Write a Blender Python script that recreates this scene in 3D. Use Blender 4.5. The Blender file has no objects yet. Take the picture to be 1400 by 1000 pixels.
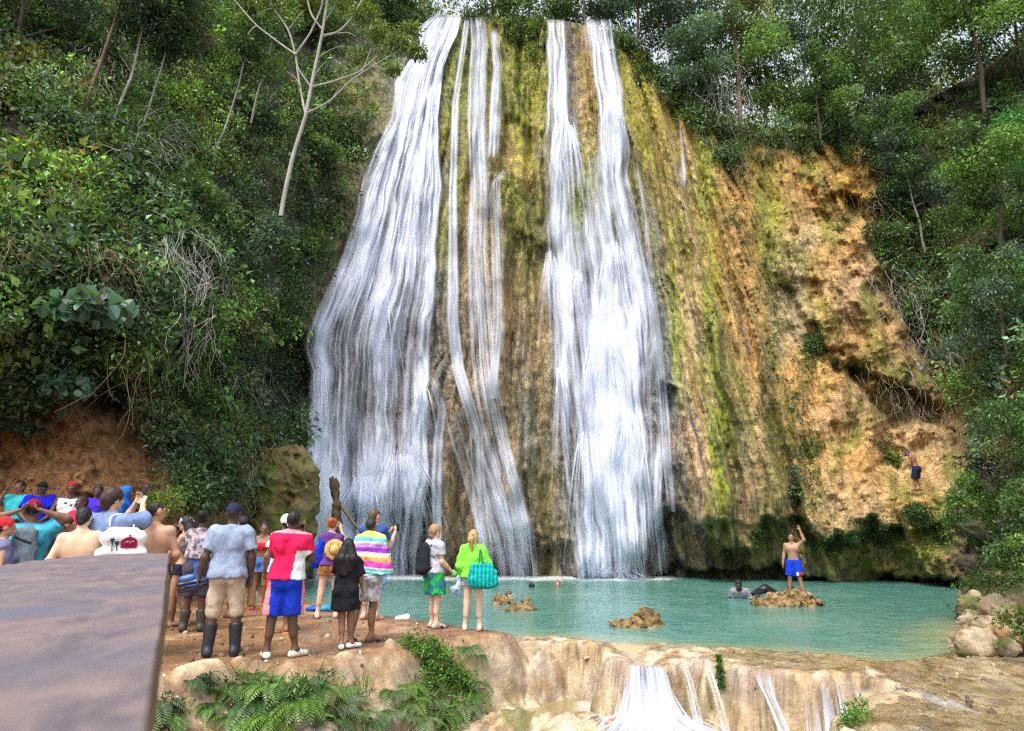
import bpy, math, random
import numpy as np
from mathutils import Vector, Matrix, Euler
rng = np.random.default_rng(7)
random.seed(7)
S = bpy.context.scene
COL = S.collection
R = math.radians

# ------------------------------------------------------------------ camera
FPX, PITCH, CZ = 930.0, math.atan(225 / 930.0), 1.45
SP, CP = math.sin(PITCH), math.cos(PITCH)
WATER = -0.27
cam = bpy.data.cameras.new('camera')
camo = bpy.data.objects.new('camera', cam)
COL.objects.link(camo)
camo.location = (0, 0, CZ)
camo.rotation_euler = (math.pi / 2 + PITCH, 0, 0)
cam.sensor_width = 36
cam.lens = FPX / 1400 * 36
cam.clip_start = 0.02
cam.clip_end = 900
cam.dof.use_dof = True
cam.dof.focus_distance = 12
cam.dof.aperture_fstop = 4.8
S.camera = camo


def wp(u, v, Y):
    """world points of photo pixels (u, v) at world depth Y (arrays allowed)"""
    u, v, Y = np.broadcast_arrays(np.asarray(u, float), np.asarray(v, float), np.asarray(Y, float))
    dy = FPX * CP + (v - 500) * SP
    dz = FPX * SP - (v - 500) * CP
    k = Y / dy
    return np.stack([(u - 700) * k, Y, CZ + dz * k], -1)


def wz(u, v, z):
    """world point where the ray of pixel (u, v) meets height z"""
    dy = FPX * CP + (v - 500) * SP
    dz = FPX * SP - (v - 500) * CP
    k = (z - CZ) / dz
    return np.array([(u - 700) * k, dy * k, z])


def to_px(p):
    x, y, z = p[..., 0], p[..., 1], p[..., 2] - CZ
    fy = y * CP + z * SP
    fz = -y * SP + z * CP
    return 700 + FPX * x / fy, 500 - FPX * fz / fy


# ------------------------------------------------------------------ noise
def _h(ix, iy, iz, seed):
    with np.errstate(over='ignore'):
        h = (ix.astype(np.uint32) * np.uint32(374761393) + iy.astype(np.uint32) * np.uint32(668265263)
             + iz.astype(np.uint32) * np.uint32(2147483647 - 58) + np.uint32(seed * 144665 + 1013))
        h = (h ^ (h >> np.uint32(13))) * np.uint32(1274126177)
        h = (h ^ (h >> np.uint32(15))) * np.uint32(2246822519)
        h ^= h >> np.uint32(16)
    return h.astype(np.float64) / 4294967295.0 * 2 - 1


def vn(x, y, z=0.0, seed=0):
    x, y, z = np.broadcast_arrays(np.asarray(x, float), np.asarray(y, float), np.asarray(z, float))
    ix, iy, iz = np.floor(x).astype(np.int64), np.floor(y).astype(np.int64), np.floor(z).astype(np.int64)
    fx, fy, fz = x - ix, y - iy, z - iz
    fx, fy, fz = [t * t * t * (t * (t * 6 - 15) + 10) for t in (fx, fy, fz)]
    r = 0
    for a in (0, 1):
        wa = fx if a else 1 - fx
        for b in (0, 1):
            wb = fy if b else 1 - fy
            r = r + wa * wb * ((1 - fz) * _h(ix + a, iy + b, iz, seed) + fz * _h(ix + a, iy + b, iz + 1, seed))
    return r


def fbm(x, y, z=0.0, oct=4, seed=0, gain=0.5):
    r, a, f, t = 0, 1.0, 1.0, 0
    for i in range(oct):
        r = r + a * vn(np.asarray(x) * f + 17.3 * i, np.asarray(y) * f - 9.1 * i, np.asarray(z) * f + 3.7 * i, seed + i)
        t += a
        a *= gain
        f *= 2.03
    return r / t


def sstep(a, b, x):
    t = np.clip((x - a) / (b - a), 0, 1)
    return t * t * (3 - 2 * t)


# ------------------------------------------------------------------ meshes and tags
def mesh(name, V, Fq, mat, col=None, smooth=True, attrs=None):
    me = bpy.data.meshes.new(name)
    V = np.asarray(V, np.float32)
    Fq = np.asarray(Fq, np.int32)
    n, k = Fq.shape
    me.vertices.add(len(V))
    me.vertices.foreach_set('co', V.ravel())
    me.loops.add(n * k)
    me.loops.foreach_set('vertex_index', Fq.ravel())
    me.polygons.add(n)
    me.polygons.foreach_set('loop_start', np.arange(n, dtype=np.int32) * k)
    me.polygons.foreach_set('loop_total', np.full(n, k, np.int32))
    me.polygons.foreach_set('use_smooth', np.full(n, smooth, bool))
    if col is not None:
        col = np.asarray(col, np.float32)
        if col.ndim == 1:
            col = np.tile(col, (len(V), 1))
        c4 = np.ones((len(V), 4), np.float32)
        c4[:, :3] = np.clip(col[:, :3], 0, 1)
        a = me.color_attributes.new('Col', 'FLOAT_COLOR', 'POINT')
        a.data.foreach_set('color', c4.ravel())
    for an, av in (attrs or {}).items():
        a = me.attributes.new(an, 'FLOAT', 'POINT')
        a.data.foreach_set('value', np.asarray(av, np.float32))
    me.update(calc_edges=True)
    if mat is not None:
        me.materials.append(mat)
    return me


def obj(name, me, parent=None, label=None, cat=None, group=None, kind=None, loc=None, rot=None, scale=None):
    o = bpy.data.objects.new(name, me)
    COL.objects.link(o)
    if parent is not None:
        o.parent = parent
    if loc is not None:
        o.location = loc
    if rot is not None:
        o.rotation_euler = rot
    if scale is not None:
        o.scale = (scale,) * 3 if np.isscalar(scale) else scale
    if label:
        o['label'] = label
    if cat:
        o['category'] = cat
    if group:
        o['group'] = group
    if kind:
        o['kind'] = kind
    return o


def gridfaces(nr, nc, mask=None):
    i = np.arange(nr * nc).reshape(nr, nc)
    q = np.stack([i[:-1, :-1], i[1:, :-1], i[1:, 1:], i[:-1, 1:]], -1).reshape(-1, 4)
    if mask is not None:
        q = q[mask.reshape(-1)[q].any(1)]
    return q


class Bag:
    """collects pieces into one mesh"""
    def __init__(self):
        self.V, self.F, self.C, self.n = [], [], [], 0

    def add(self, V, F, C):
        V = np.asarray(V, float).reshape(-1, 3)
        C = np.asarray(C, float)
        if C.ndim == 1:
            C = np.tile(C, (len(V), 1))
        self.V.append(V)
        self.F.append(np.asarray(F, int) + self.n)
        self.C.append(C)
        self.n += len(V)

    def mesh(self, name, mat, smooth=True):
        return mesh(name, np.concatenate(self.V), np.concatenate(self.F), mat, np.concatenate(self.C), smooth)


def tube(pts, rad, n=6):
    pts = np.asarray(pts, float)
    m = len(pts)
    rad = np.broadcast_to(np.asarray(rad, float), (m,))
    t = np.gradient(pts, axis=0)
    t /= np.linalg.norm(t, axis=1)[:, None] + 1e-9
    up = np.array([0.31, 0.2, 0.93])
    up2 = np.array([1.0, 0.1, 0.05])
    use = np.abs(t @ up) > 0.9
    ref = np.where(use[:, None], up2, up)
    if use.any() and not use.all():
        ref = np.tile(up2 if abs(t.mean(0) @ up) > 0.7 else up, (m, 1))
    a = np.cross(t, ref)
    a /= np.linalg.norm(a, axis=1)[:, None] + 1e-9
    b = np.cross(t, a)
    an = np.arange(n) / n * 2 * math.pi
    V = pts[:, None] + rad[:, None, None] * (np.cos(an)[None, :, None] * a[:, None] + np.sin(an)[None, :, None] * b[:, None])
    i = np.arange(m * n).reshape(m, n)
    j = np.roll(i, -1, 1)
    F = np.stack([i[:-1], j[:-1], j[1:], i[1:]], -1).reshape(-1, 4)
    return V.reshape(-1, 3), F


# ------------------------------------------------------------------ materials
def new_mat(name):
    m = bpy.data.materials.new(name)
    m.use_nodes = True
    nt = m.node_tree
    return m, nt, nt.nodes, nt.links, nt.nodes['Principled BSDF']


def nd(ns, t, **kw):
    n = ns.new(t)
    for k, v in kw.items():
        if k in n.inputs:
            n.inputs[k].default_value = v
        else:
            setattr(n, k, v)
    return n


def col_mat(name, rough=0.8, var=0.25, vscale=6.0, stretch=1.0, bump=0.3, bscale=30.0, bdist=0.02, spec=0.3, wet=0.0, sss=0.0):
    """vertex colour broken up by noise, plus bump"""
    m, nt, ns, ls, bs = new_mat(name)
    at = nd(ns, 'ShaderNodeAttribute', attribute_name='Col')
    tc = nd(ns, 'ShaderNodeTexCoord')
    mp = nd(ns, 'ShaderNodeMapping')
    mp.inputs['Scale'].default_value = (1, 1, stretch)
    ls.new(tc.outputs['Object'], mp.inputs[0])
    n1 = nd(ns, 'ShaderNodeTexNoise', Scale=vscale, Detail=12.0, Roughness=0.72)
    ls.new(mp.outputs[0], n1.inputs['Vector'])
    mr = nd(ns, 'ShaderNodeMapRange')
    mr.inputs['From Min'].default_value = 0.3
    mr.inputs['From Max'].default_value = 0.7
    mr.inputs['To Min'].default_value = max(0.12, 1 - var)
    mr.inputs['To Max'].default_value = 1 + var
    ls.new(n1.outputs['Fac'], mr.inputs['Value'])
    mx = nd(ns, 'ShaderNodeVectorMath', operation='SCALE')
    ls.new(at.outputs['Color'], mx.inputs[0])
    ls.new(mr.outputs[0], mx.inputs['Scale'])
    ls.new(mx.outputs[0], bs.inputs['Base Color'])
    n2 = nd(ns, 'ShaderNodeTexNoise', Scale=bscale, Detail=9.0, Roughness=0.68)
    ls.new(mp.outputs[0], n2.inputs['Vector'])
    bp = nd(ns, 'ShaderNodeBump', Strength=bump, Distance=bdist)
    ls.new(n2.outputs['Fac'], bp.inputs['Height'])
    ls.new(bp.outputs[0], bs.inputs['Normal'])
    bs.inputs['Roughness'].default_value = rough
    bs.inputs['Specular IOR Level'].default_value = spec
    if wet > 0:
        n3 = nd(ns, 'ShaderNodeTexNoise', Scale=1.3, Detail=4.0)
        ls.new(tc.outputs['Object'], n3.inputs['Vector'])
        m3 = nd(ns, 'ShaderNodeMapRange')
        m3.inputs['From Min'].default_value = 0.36
        m3.inputs['From Max'].default_value = 0.54
        m3.inputs['To Min'].default_value = rough
        m3.inputs['To Max'].default_value = wet
        ls.new(n3.outputs['Fac'], m3.inputs['Value'])
        ls.new(m3.outputs[0], bs.inputs['Roughness'])
    if sss > 0:
        bs.inputs['Subsurface Weight'].default_value = sss
        bs.inputs['Subsurface Radius'].default_value = (0.02, 0.008, 0.004)
        bs.inputs['Subsurface Scale'].default_value = 0.5
    return m


M = {}
M['cliff'] = col_mat('cliff rock', 0.7, 1.0, 4.2, 0.55, 1.0, 8.0, 0.22, 0.35)
M['stone'] = col_mat('travertine', 0.7, 0.45, 5.0, 1.0, 0.8, 22.0, 0.03, 0.4, wet=0.10)
M['boulder'] = col_mat('boulder rock', 0.8, 0.5, 5.0, 1.0, 0.9, 16.0, 0.04, 0.3)
M['bark'] = col_mat('bark', 0.85, 0.4, 6.0, 0.3, 0.6, 20.0, 0.02, 0.2)
M['cloth'] = col_mat('cloth', 0.85, 0.22, 7.0, 0.6, 0.8, 9.0, 0.045, 0.15)
M['skin'] = col_mat('skin', 0.5, 0.10, 14.0, 1.0, 0.1, 60.0, 0.003, 0.35)
M['hair'] = col_mat('hair', 0.5, 0.35, 40.0, 0.15, 0.6, 90.0, 0.01, 0.3)
M['rubber'] = col_mat('rubber', 0.4, 0.2, 9.0, 1.0, 0.1, 40.0, 0.004, 0.4)


def leaf_mat(name, trans=0.35, gloss=0.45):
    m, nt, ns, ls, bs = new_mat(name)
    at = nd(ns, 'ShaderNodeAttribute', attribute_name='Col')
    oi = nd(ns, 'ShaderNodeObjectInfo')
    hs = nd(ns, 'ShaderNodeHueSaturation')
    a1 = nd(ns, 'ShaderNodeMapRange')
    a1.inputs['To Min'].default_value = 0.8
    a1.inputs['To Max'].default_value = 1.2
    ls.new(oi.outputs['Random'], a1.inputs['Value'])
    ls.new(a1.outputs[0], hs.inputs['Value'])
    ls.new(at.outputs['Color'], hs.inputs['Color'])
    ls.new(hs.outputs[0], bs.inputs['Base Color'])
    bs.inputs['Roughness'].default_value = gloss
    bs.inputs['Specular IOR Level'].default_value = 0.45
    tr = nd(ns, 'ShaderNodeBsdfTranslucent')
    g2 = nd(ns, 'ShaderNodeMix', data_type='RGBA', blend_type='MULTIPLY')
    g2.inputs[0].default_value = 1.0
    ls.new(hs.outputs[0], g2.inputs[6])
    g2.inputs[7].default_value = (1.3, 1.25, 0.5, 1)
    ls.new(g2.outputs[2], tr.inputs['Color'])
    mx = nd(ns, 'ShaderNodeMixShader')
    mx.inputs[0].default_value = trans
    ls.new(bs.outputs[0], mx.inputs[1])
    ls.new(tr.outputs[0], mx.inputs[2])
    ls.new(mx.outputs[0], ns['Material Output'].inputs['Surface'])
    return m


M['leaf'] = leaf_mat('leaves', 0.35, 0.36)
M['leaf_soft'] = leaf_mat('soft leaves', 0.4, 0.6)


def fall_mat(name):
    m, nt, ns, ls, bs = new_mat(name)
    at = nd(ns, 'ShaderNodeAttribute', attribute_name='dens')
    bs.inputs['Base Color'].default_value = (0.75, 0.79, 0.92, 1)
    bs.inputs['Roughness'].default_value = 0.35
    bs.inputs['Specular IOR Level'].default_value = 0.3
    tl = nd(ns, 'ShaderNodeBsdfTranslucent')
    tl.inputs['Color'].default_value = (0.77, 0.81, 0.93, 1)
    m1 = nd(ns, 'ShaderNodeMixShader')
    m1.inputs[0].default_value = 0.3
    ls.new(bs.outputs[0], m1.inputs[1])
    ls.new(tl.outputs[0], m1.inputs[2])
    tp = nd(ns, 'ShaderNodeBsdfTransparent')
    mx = nd(ns, 'ShaderNodeMixShader')
    ls.new(at.outputs['Fac'], mx.inputs[0])
    ls.new(tp.outputs[0], mx.inputs[1])
    ls.new(m1.outputs[0], mx.inputs[2])
    ls.new(mx.outputs[0], ns['Material Output'].inputs['Surface'])
    return m


M['fall'] = fall_mat('falling water')


def pool_mat():
    m, nt, ns, ls, bs = new_mat('milky pool water')
    at = nd(ns, 'ShaderNodeAttribute', attribute_name='Col')
    ls.new(at.outputs['Color'], bs.inputs['Base Color'])
    bs.inputs['Roughness'].default_value = 0.06
    bs.inputs['IOR'].default_value = 1.33
    tc = nd(ns, 'ShaderNodeTexCoord')
    mp = nd(ns, 'ShaderNodeMapping')
    mp.inputs['Scale'].default_value = (1.0, 1.5, 1)
    ls.new(tc.outputs['Object'], mp.inputs[0])
    n1 = nd(ns, 'ShaderNodeTexNoise', Scale=2.2, Detail=5.0, Roughness=0.6, Distortion=0.6)
    ls.new(mp.outputs[0], n1.inputs['Vector'])
    bp = nd(ns, 'ShaderNodeBump', Strength=0.55, Distance=0.09)
    ls.new(n1.outputs['Fac'], bp.inputs['Height'])
    ls.new(bp.outputs[0], bs.inputs['Normal'])
    return m


M['pool'] = pool_mat()
# ------------------------------------------------------------------ cliff and hillsides: one sheet with real depth
CP_ = np.array([
 (-300,-330,22),(-300,-100,18),(-300,100,15),(-300,300,12.5),(-300,450,11.5),(-300,560,12.5),(-300,690,12.5),(-300,830,12),
 (0,-250,25),(0,-60,20.5),(0,100,17),(0,300,14),(0,430,13),(0,540,14.2),(0,640,14.4),(0,690,13.7),(0,712,13.0),(0,830,12.8),
 (200,-200,29),(200,-50,24.5),(200,100,20.5),(200,300,16.5),(200,440,15),(200,550,16.2),(200,640,15.8),(190,690,14.8),(180,780,14),(200,830,14),
 (400,-100,32),(390,100,27),(370,300,23),(340,450,20.5),(330,560,20.5),(330,640,20.5),(300,690,18.5),(390,690,23.5),(250,790,17),(330,790,21),(400,800,24.5),
 (470,60,30),(480,200,28),(440,350,26.6),(400,480,25.2),
 (600,18,32),(540,112,30),(700,40,31.6),(760,28,31.2),(830,45,30.6),(900,95,30.2),(600,200,29.5),(600,400,27.6),(600,600,26.8),(600,810,26.4),
 (450,480,26.4),(430,600,25.6),(430,800,25.6),(750,200,29),(750,400,27.5),(750,600,26.6),(750,800,26.2),
 (900,200,28.5),(900,400,27),(900,600,25.7),(900,800,25.4),
 (1000,170,30),(1000,300,28),(1000,420,26.6),(1000,550,25),(1000,690,23.8),(1000,830,24.4),
 (1100,190,31.5),(1100,300,29.6),(1100,400,28),(1100,550,25.6),(1100,690,23.6),(1100,830,23.6),
 (1200,170,32),(1200,300,30.2),(1200,400,28.6),(1200,500,27.2),(1200,560,26.4),(1200,640,24.4),(1200,720,22.4),(1200,830,22.6),
 (1290,400,29),(1300,560,26.4),(1280,640,24.4),(1280,720,21.8),(1300,830,21.5),
 (1400,60,33),(1400,300,26),(1400,500,22),(1400,700,19),(1400,830,18.5),
 (1700,-50,26),(1700,200,20),(1700,500,14),(1700,830,12)], float)


def tps_fit(P):
    X = P[:, :2] / 500
    d2 = ((X[:, None] - X[None]) ** 2).sum(-1)
    K = 0.5 * d2 * np.log(d2 + 1e-12) + np.eye(len(X)) * 0.003
    A = np.concatenate([np.ones((len(X), 1)), X], 1)
    n = len(X)
    L = np.zeros((n + 3, n + 3))
    L[:n, :n] = K
    L[:n, n:] = A
    L[n:, :n] = A.T
    w = np.linalg.solve(L, np.concatenate([P[:, 2], np.zeros(3)]))
    return X, w


def tps_eval(fit, u, v):
    X, w = fit
    x, y = u / 500, v / 500
    r = w[-3] + w[-2] * x + w[-1] * y
    for i in range(len(X)):
        d2 = (x - X[i, 0]) ** 2 + (y - X[i, 1]) ** 2
        r = r + w[i] * 0.5 * d2 * np.log(d2 + 1e-12)
    return r


def poly_sd(pts, u, v):
    """signed pixel distance to a polygon, positive inside"""
    pts = np.asarray(pts, float)
    d = np.full(u.shape, 1e9)
    ins = np.zeros(u.shape, bool)
    for (x1, y1), (x2, y2) in zip(pts, np.roll(pts, -1, 0)):
        ex, ey = x2 - x1, y2 - y1
        t = np.clip(((u - x1) * ex + (v - y1) * ey) / (ex * ex + ey * ey + 1e-9), 0, 1)
        d = np.minimum(d, np.hypot(u - x1 - t * ex, v - y1 - t * ey))
        c = ((y1 > v) != (y2 > v)) & (u < ex * (v - y1) / (ey + 1e-12) + x1)
        ins ^= c
    return np.where(ins, d, -d)


RU = np.array([-300, 0, 300, 450, 530, 590, 640, 700, 745, 790, 840, 900, 960, 1040, 1100, 1200, 1300, 1400, 1700])
RV = np.array([-330, -260, -160, -70, -10, 20, 22, 34, 26, 32, 46, 92, 160, 186, 186, 168, 120, 60, -50])
NC, NR = 700, 400
gu = np.linspace(-300, 1700, NC)
tt = np.linspace(0, 1, NR) ** 0.95
vtop = np.interp(gu, RU, RV)
U = np.tile(gu, (NR, 1))
V_ = vtop[None] * (1 - tt[:, None]) + 845 * tt[:, None]
Y0 = tps_eval(tps_fit(CP_), U, V_)

# fan coordinate: the streaks of the tufa spread out from a point far above the lip
FAN = (U - 730) / (V_ + 560) * 1000
FAN = FAN + 10 * fbm(U / 75, V_ / 95, 2, 3, 5) + 3.5 * fbm(U / 24, V_ / 34, 2, 2, 6)
wu = U + 22 * fbm(U / 45, V_ / 45, 0, 4, 3)
wv = V_ + 26 * fbm(U / 32, V_ / 45, 5, 4, 4)
face = sstep(395, 470, U + 0.33 * (V_ - 480)) * (1 - sstep(1000, 1120, U - 0.20 * (V_ - 400)))   # the streaked fall face
right = sstep(1000, 1120, U - 0.2 * (V_ - 400)) * (1 - sstep(1290, 1360, U))
# flutes and draperies
fl = np.abs(fbm(FAN / 26, V_ / 420, 1, 3, 11)) * 2 - 0.5
fl2 = fbm(FAN / 7, V_ / 130, 2, 3, 12)
fl3 = fbm(FAN / 3.0, V_ / 22, 3, 3, 13)
pit = fbm(U / 15, V_ / 11, 14, 4, 24)
dY = face * (0.9 * fl + 0.34 * fl2 + 0.16 * fl3 + 0.07 * pit + 0.22 * fbm(U / 45, V_ / 60, 12, 3, 25))
lump = fbm(U / 60, V_ / 60, 4, 5, 21)
lump2 = fbm(U / 16, V_ / 13, 6, 4, 22)
ANG = np.arctan2(U - 1050, np.maximum(V_ - 90, 8)) * 57.3
RAD = np.hypot(U - 1050, V_ - 90)
rdg = 1.25 * np.abs(fbm(ANG / 9.0, RAD / 190, 8, 2, 23)) + 0.45 * np.abs(fbm(ANG / 3.0, RAD / 90, 9, 2, 26)) + 0.10 * fl3
dY += (1 - face) * (0.8 * lump + 0.26 * lump2) + right * (0.1 * lump + 0.0 * lump2 + 1.5 * rdg)


def dent(pts, amt, soft=5.0):
    global dY
    dY = dY + amt * sstep(-soft, soft, poly_sd(pts, wu, wv))


# overhangs, caves and undercuts (metres pushed back), and bulges (negative)
dent([(925,690),(960,721),(982,721),(989,750),(1024,753),(1040,714),(1066,718),(1088,708),(1130,734),(1165,740),(1184,716),(1210,707),(1235,716),(1248,742),(1250,772),(1267,787),(1290,792),(1330,845),(900,845),(905,720)], 1.15, 6)
dent([(900,786),(1000,776),(1100,788),(1230,796),(1320,800),(1330,846),(900,846)], 1.0, 3)
dent([(1150,498),(1200,520),(1250,533),(1285,554),(1300,588),(1250,580),(1200,554),(1168,528)], 1.3, 8)
#dent([(1098,285),(1125,288),(1130,302),(1105,306)], 1.6, 4)
dent([(1160,272),(1190,262),(1215,300),(1180,306),(1160,290)], 0.7, 8)
dent([(470,700),(550,690),(590,730),(590,845),(480,845)], 1.0, 10)
dent([(900,520),(925,545),(905,585),(895,560)], 0.9, 5)
dent([(785,790),(786,740),(560,760),(560,845),(920,845),(915,700),(880,760)], 0.9, 8)
dent([(100,470),(250,470),(420,470),(415,560),(300,580),(120,560),(60,540)], 1.4, 14)
dent([(680,170),(700,160),(745,185),(738,225),(715,240),(690,210)], 0.45, 12)
dent([(690,222),(735,240),(748,330),(700,325),(672,280)], -0.35, 16)          # mossy boss in the middle of the face
dent([(1222,676),(1250,668),(1292,660),(1312,700),(1285,722),(1240,716)], -0.7, 7)     # ledge under the climbing man
dent([(1190,650),(1220,612),(1262,590),(1310,592),(1300,640),(1250,660)], 0.5, 10)
dent([(922,535),(950,540),(990,640),(1010,718),(962,720),(930,640)], -0.7, 6)   # big drapery
dent([(588,505),(690,520),(700,600),(720,780),(600,790),(584,600)], -0.6, 14)
dent([(1040,320),(1120,300),(1180,320),(1250,500),(1240,528),(1180,505),(1100,445)], -0.9, 8)
dent([(1150,205),(1190,215),(1200,250),(1180,270),(1120,280),(1100,240)], -0.8, 8)
YC = Y0 + dY
VC = wp(U, V_, YC)


def yc(u, v):
    """depth of the cliff sheet at a pixel"""
    u = np.asarray(u, float)
    v = np.asarray(v, float)
    fu = np.clip((u + 300) / 2000 * (NC - 1), 0, NC - 1.001)
    vt = np.interp(u, RU, RV)
    fv = np.clip(np.clip((v - vt) / (845 - vt), 0, 1) ** (1 / 0.95) * (NR - 1), 0, NR - 1.001)
    i, j = fv.astype(int), fu.astype(int)
    a, b = fv - i, fu - j
    return (YC[i, j] * (1 - a) * (1 - b) + YC[i + 1, j] * a * (1 - b) + YC[i, j + 1] * (1 - a) * b + YC[i + 1, j + 1] * a * b)


# rock colours: broad regions of tone, one sunlit bank patch painted in, broken up along the streaks
OCH, TAN, PNK, MOS, MOD, GRY, TEA, SOI_LIT, DRK, YEL, LGT, OLV = [(0.54,0.30,0.09),(0.44,0.30,0.14),(0.53,0.34,0.18),(0.29,0.35,0.02),
    (0.12,0.13,0.02),(0.27,0.25,0.25),(0.10,0.145,0.15),(0.44,0.215,0.085),(0.055,0.045,0.03),(0.32,0.28,0.03),(0.42,0.32,0.17),(0.20,0.165,0.035)]
DABS = [
 (100,640,170,48,SOI_LIT),(210,600,80,40,(0.25,0.12,0.05)),(60,580,80,30,(0.25,0.13,0.05)),(100,500,120,30,DRK),(300,520,120,70,DRK),(100,300,200,200,DRK),(250,100,250,200,DRK),  # first dab: sunshine on the bank put into the soil colour
 (370,640,45,50,OLV),(400,600,30,50,MOD),(405,500,15,25,MOS),(330,700,60,50,(0.2,0.14,0.06)),
 (505,140,25,60,YEL),(480,240,25,60,TAN),(460,330,25,60,OLV),(425,420,25,40,OLV),
 (560,200,60,150,GRY),(520,420,80,150,GRY),(470,560,60,60,(0.24,0.21,0.2)),(500,640,70,60,(0.26,0.24,0.25)),(560,740,40,40,TEA),
 (625,90,18,60,MOS),(622,200,16,80,(0.22,0.25,0.02)),(612,310,14,60,MOS),(600,440,10,60,(0.05,0.09,0.09)),(640,60,20,30,MOD),(672,60,14,30,YEL),
 (705,90,20,40,MOD),(735,110,14,60,YEL),(725,190,18,30,(0.4,0.37,0.05)),(715,225,16,20,(0.35,0.17,0.07)),(700,270,35,35,OLV),(710,330,30,60,MOD),(650,300,25,80,TAN),
 (700,420,30,60,TAN),(640,480,40,60,(0.3,0.23,0.14)),(730,480,18,80,TAN),(720,580,16,80,TEA),(748,600,14,90,(0.34,0.25,0.14)),(640,620,50,80,(0.33,0.22,0.11)),(690,640,30,80,TAN),
 (735,690,12,60,(0.12,0.10,0.05)),(750,690,18,80,OLV),(650,740,50,50,(0.28,0.19,0.10)),(730,770,30,20,DRK),
 (775,200,20,60,GRY),(800,270,20,60,MOS),(805,150,12,50,(0.42,0.24,0.12)),(840,400,50,150,GRY),(830,650,60,120,GRY),(775,580,12,120,(0.3,0.24,0.2)),
 (870,130,14,50,YEL),(900,130,30,40,(0.46,0.33,0.05)),(890,190,20,50,YEL),(880,250,15,60,OLV),(925,150,20,20,OCH),(915,290,18,80,TAN),(935,250,12,60,PNK),(960,240,14,60,MOS),
 (900,430,12,100,TEA),(905,530,14,40,(0.2,0.22,0.23)),(925,400,14,100,MOS),(945,370,16,120,PNK),(968,380,12,100,MOS),(985,330,20,90,OCH),(990,470,10,90,MOD),(1010,380,16,80,OCH),
 (1025,470,18,70,OCH),(1000,220,20,25,OCH),(985,600,11,80,MOS),(1010,610,12,80,MOD),(950,610,16,80,PNK),(975,690,16,50,OLV),(1035,600,12,80,TAN),(1030,680,30,40,TAN),(915,700,20,40,(0.12,0.12,0.12)),
 (1050,500,12,60,MOD),(1060,600,14,70,MOD),(1065,680,20,40,MOD),
 (1055,270,18,50,YEL),(1085,250,20,50,OCH),(1130,235,40,30,(0.55,0.32,0.06)),(1090,200,30,15,(0.2,0.13,0.07)),(1080,330,20,30,(0.42,0.3,0.08)),(1075,380,20,50,LGT),(1100,370,12,50,(0.5,0.44,0.3)),(1060,330,14,40,MOS),
 (1130,350,30,40,OCH),(1165,400,35,40,PNK),(1200,450,30,40,OCH),(1220,490,30,25,OLV),(1125,420,20,40,YEL),(1090,440,25,25,LGT),
 (1120,520,35,40,OCH),(1090,560,25,50,OCH),(1160,570,40,30,PNK),(1180,620,40,40,OCH),(1100,640,20,60,OCH),(1170,690,40,25,TAN),(1130,680,25,30,TAN),(1085,600,12,50,MOD),
 (1240,610,40,25,(0.55,0.36,0.16)),(1290,590,30,20,PNK),(1260,660,35,25,(0.55,0.36,0.17)),(1210,650,25,25,(0.5,0.32,0.13)),(1255,700,30,30,OCH),(1275,740,25,30,MOS),(1310,690,20,40,TAN),
 (1225,560,40,10,(0.12,0.08,0.04)),(1290,540,25,25,(0.2,0.14,0.07)),(1280,460,30,60,(0.22,0.16,0.07)),(1330,400,60,120,(0.1,0.08,0.04)),(1380,250,60,150,DRK),  # first dab: thin darker strip across the cave
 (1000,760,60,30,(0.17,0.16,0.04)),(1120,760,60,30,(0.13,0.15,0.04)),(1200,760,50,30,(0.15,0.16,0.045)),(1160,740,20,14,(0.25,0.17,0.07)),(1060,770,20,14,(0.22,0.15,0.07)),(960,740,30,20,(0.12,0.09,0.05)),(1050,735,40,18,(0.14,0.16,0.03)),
 (960,795,80,12,(0.05,0.05,0.045)),(1200,800,120,10,(0.06,0.05,0.04)),(1330,770,40,40,(0.07,0.05,0.04)),(1380,600,60,100,DRK),  # thin dark dabs along the water line under the overhang
]
cu = U + face * (16 * fbm(FAN / 9, V_ / 90, 1, 4, 31) + 10 * fbm(FAN / 3.5, V_ / 40, 1, 3, 32)) + (1 - face) * 22 * fbm(U / 40, V_ / 40, 1, 4, 33)
cv = V_ + face * 90 * fbm(FAN / 6, V_ / 160, 3, 4, 34) + (1 - face) * 22 * fbm(U / 40, V_ / 40, 7, 4, 35)
W = np.full(U.shape, 1e-4)
C = np.zeros(U.shape + (3,)) + np.array(TAN) * 1e-4
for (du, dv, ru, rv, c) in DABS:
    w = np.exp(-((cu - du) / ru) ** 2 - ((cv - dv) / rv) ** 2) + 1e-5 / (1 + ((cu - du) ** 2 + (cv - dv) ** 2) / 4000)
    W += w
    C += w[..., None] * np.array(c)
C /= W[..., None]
# fine streaks of moss, dark algae and pale lime
s1 = fbm(FAN / 2.2, V_ / 60, 1, 4, 41)
s2 = fbm(FAN / 5, V_ / 110, 2, 4, 42)
s3 = fbm(U / 12, V_ / 10, 2, 4, 43)
f_ = face[..., None]


def blend(C, c, k):
    k = np.clip(k, 0, 1)[..., None]
    return C * (1 - k) + np.array(c) * k


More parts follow.
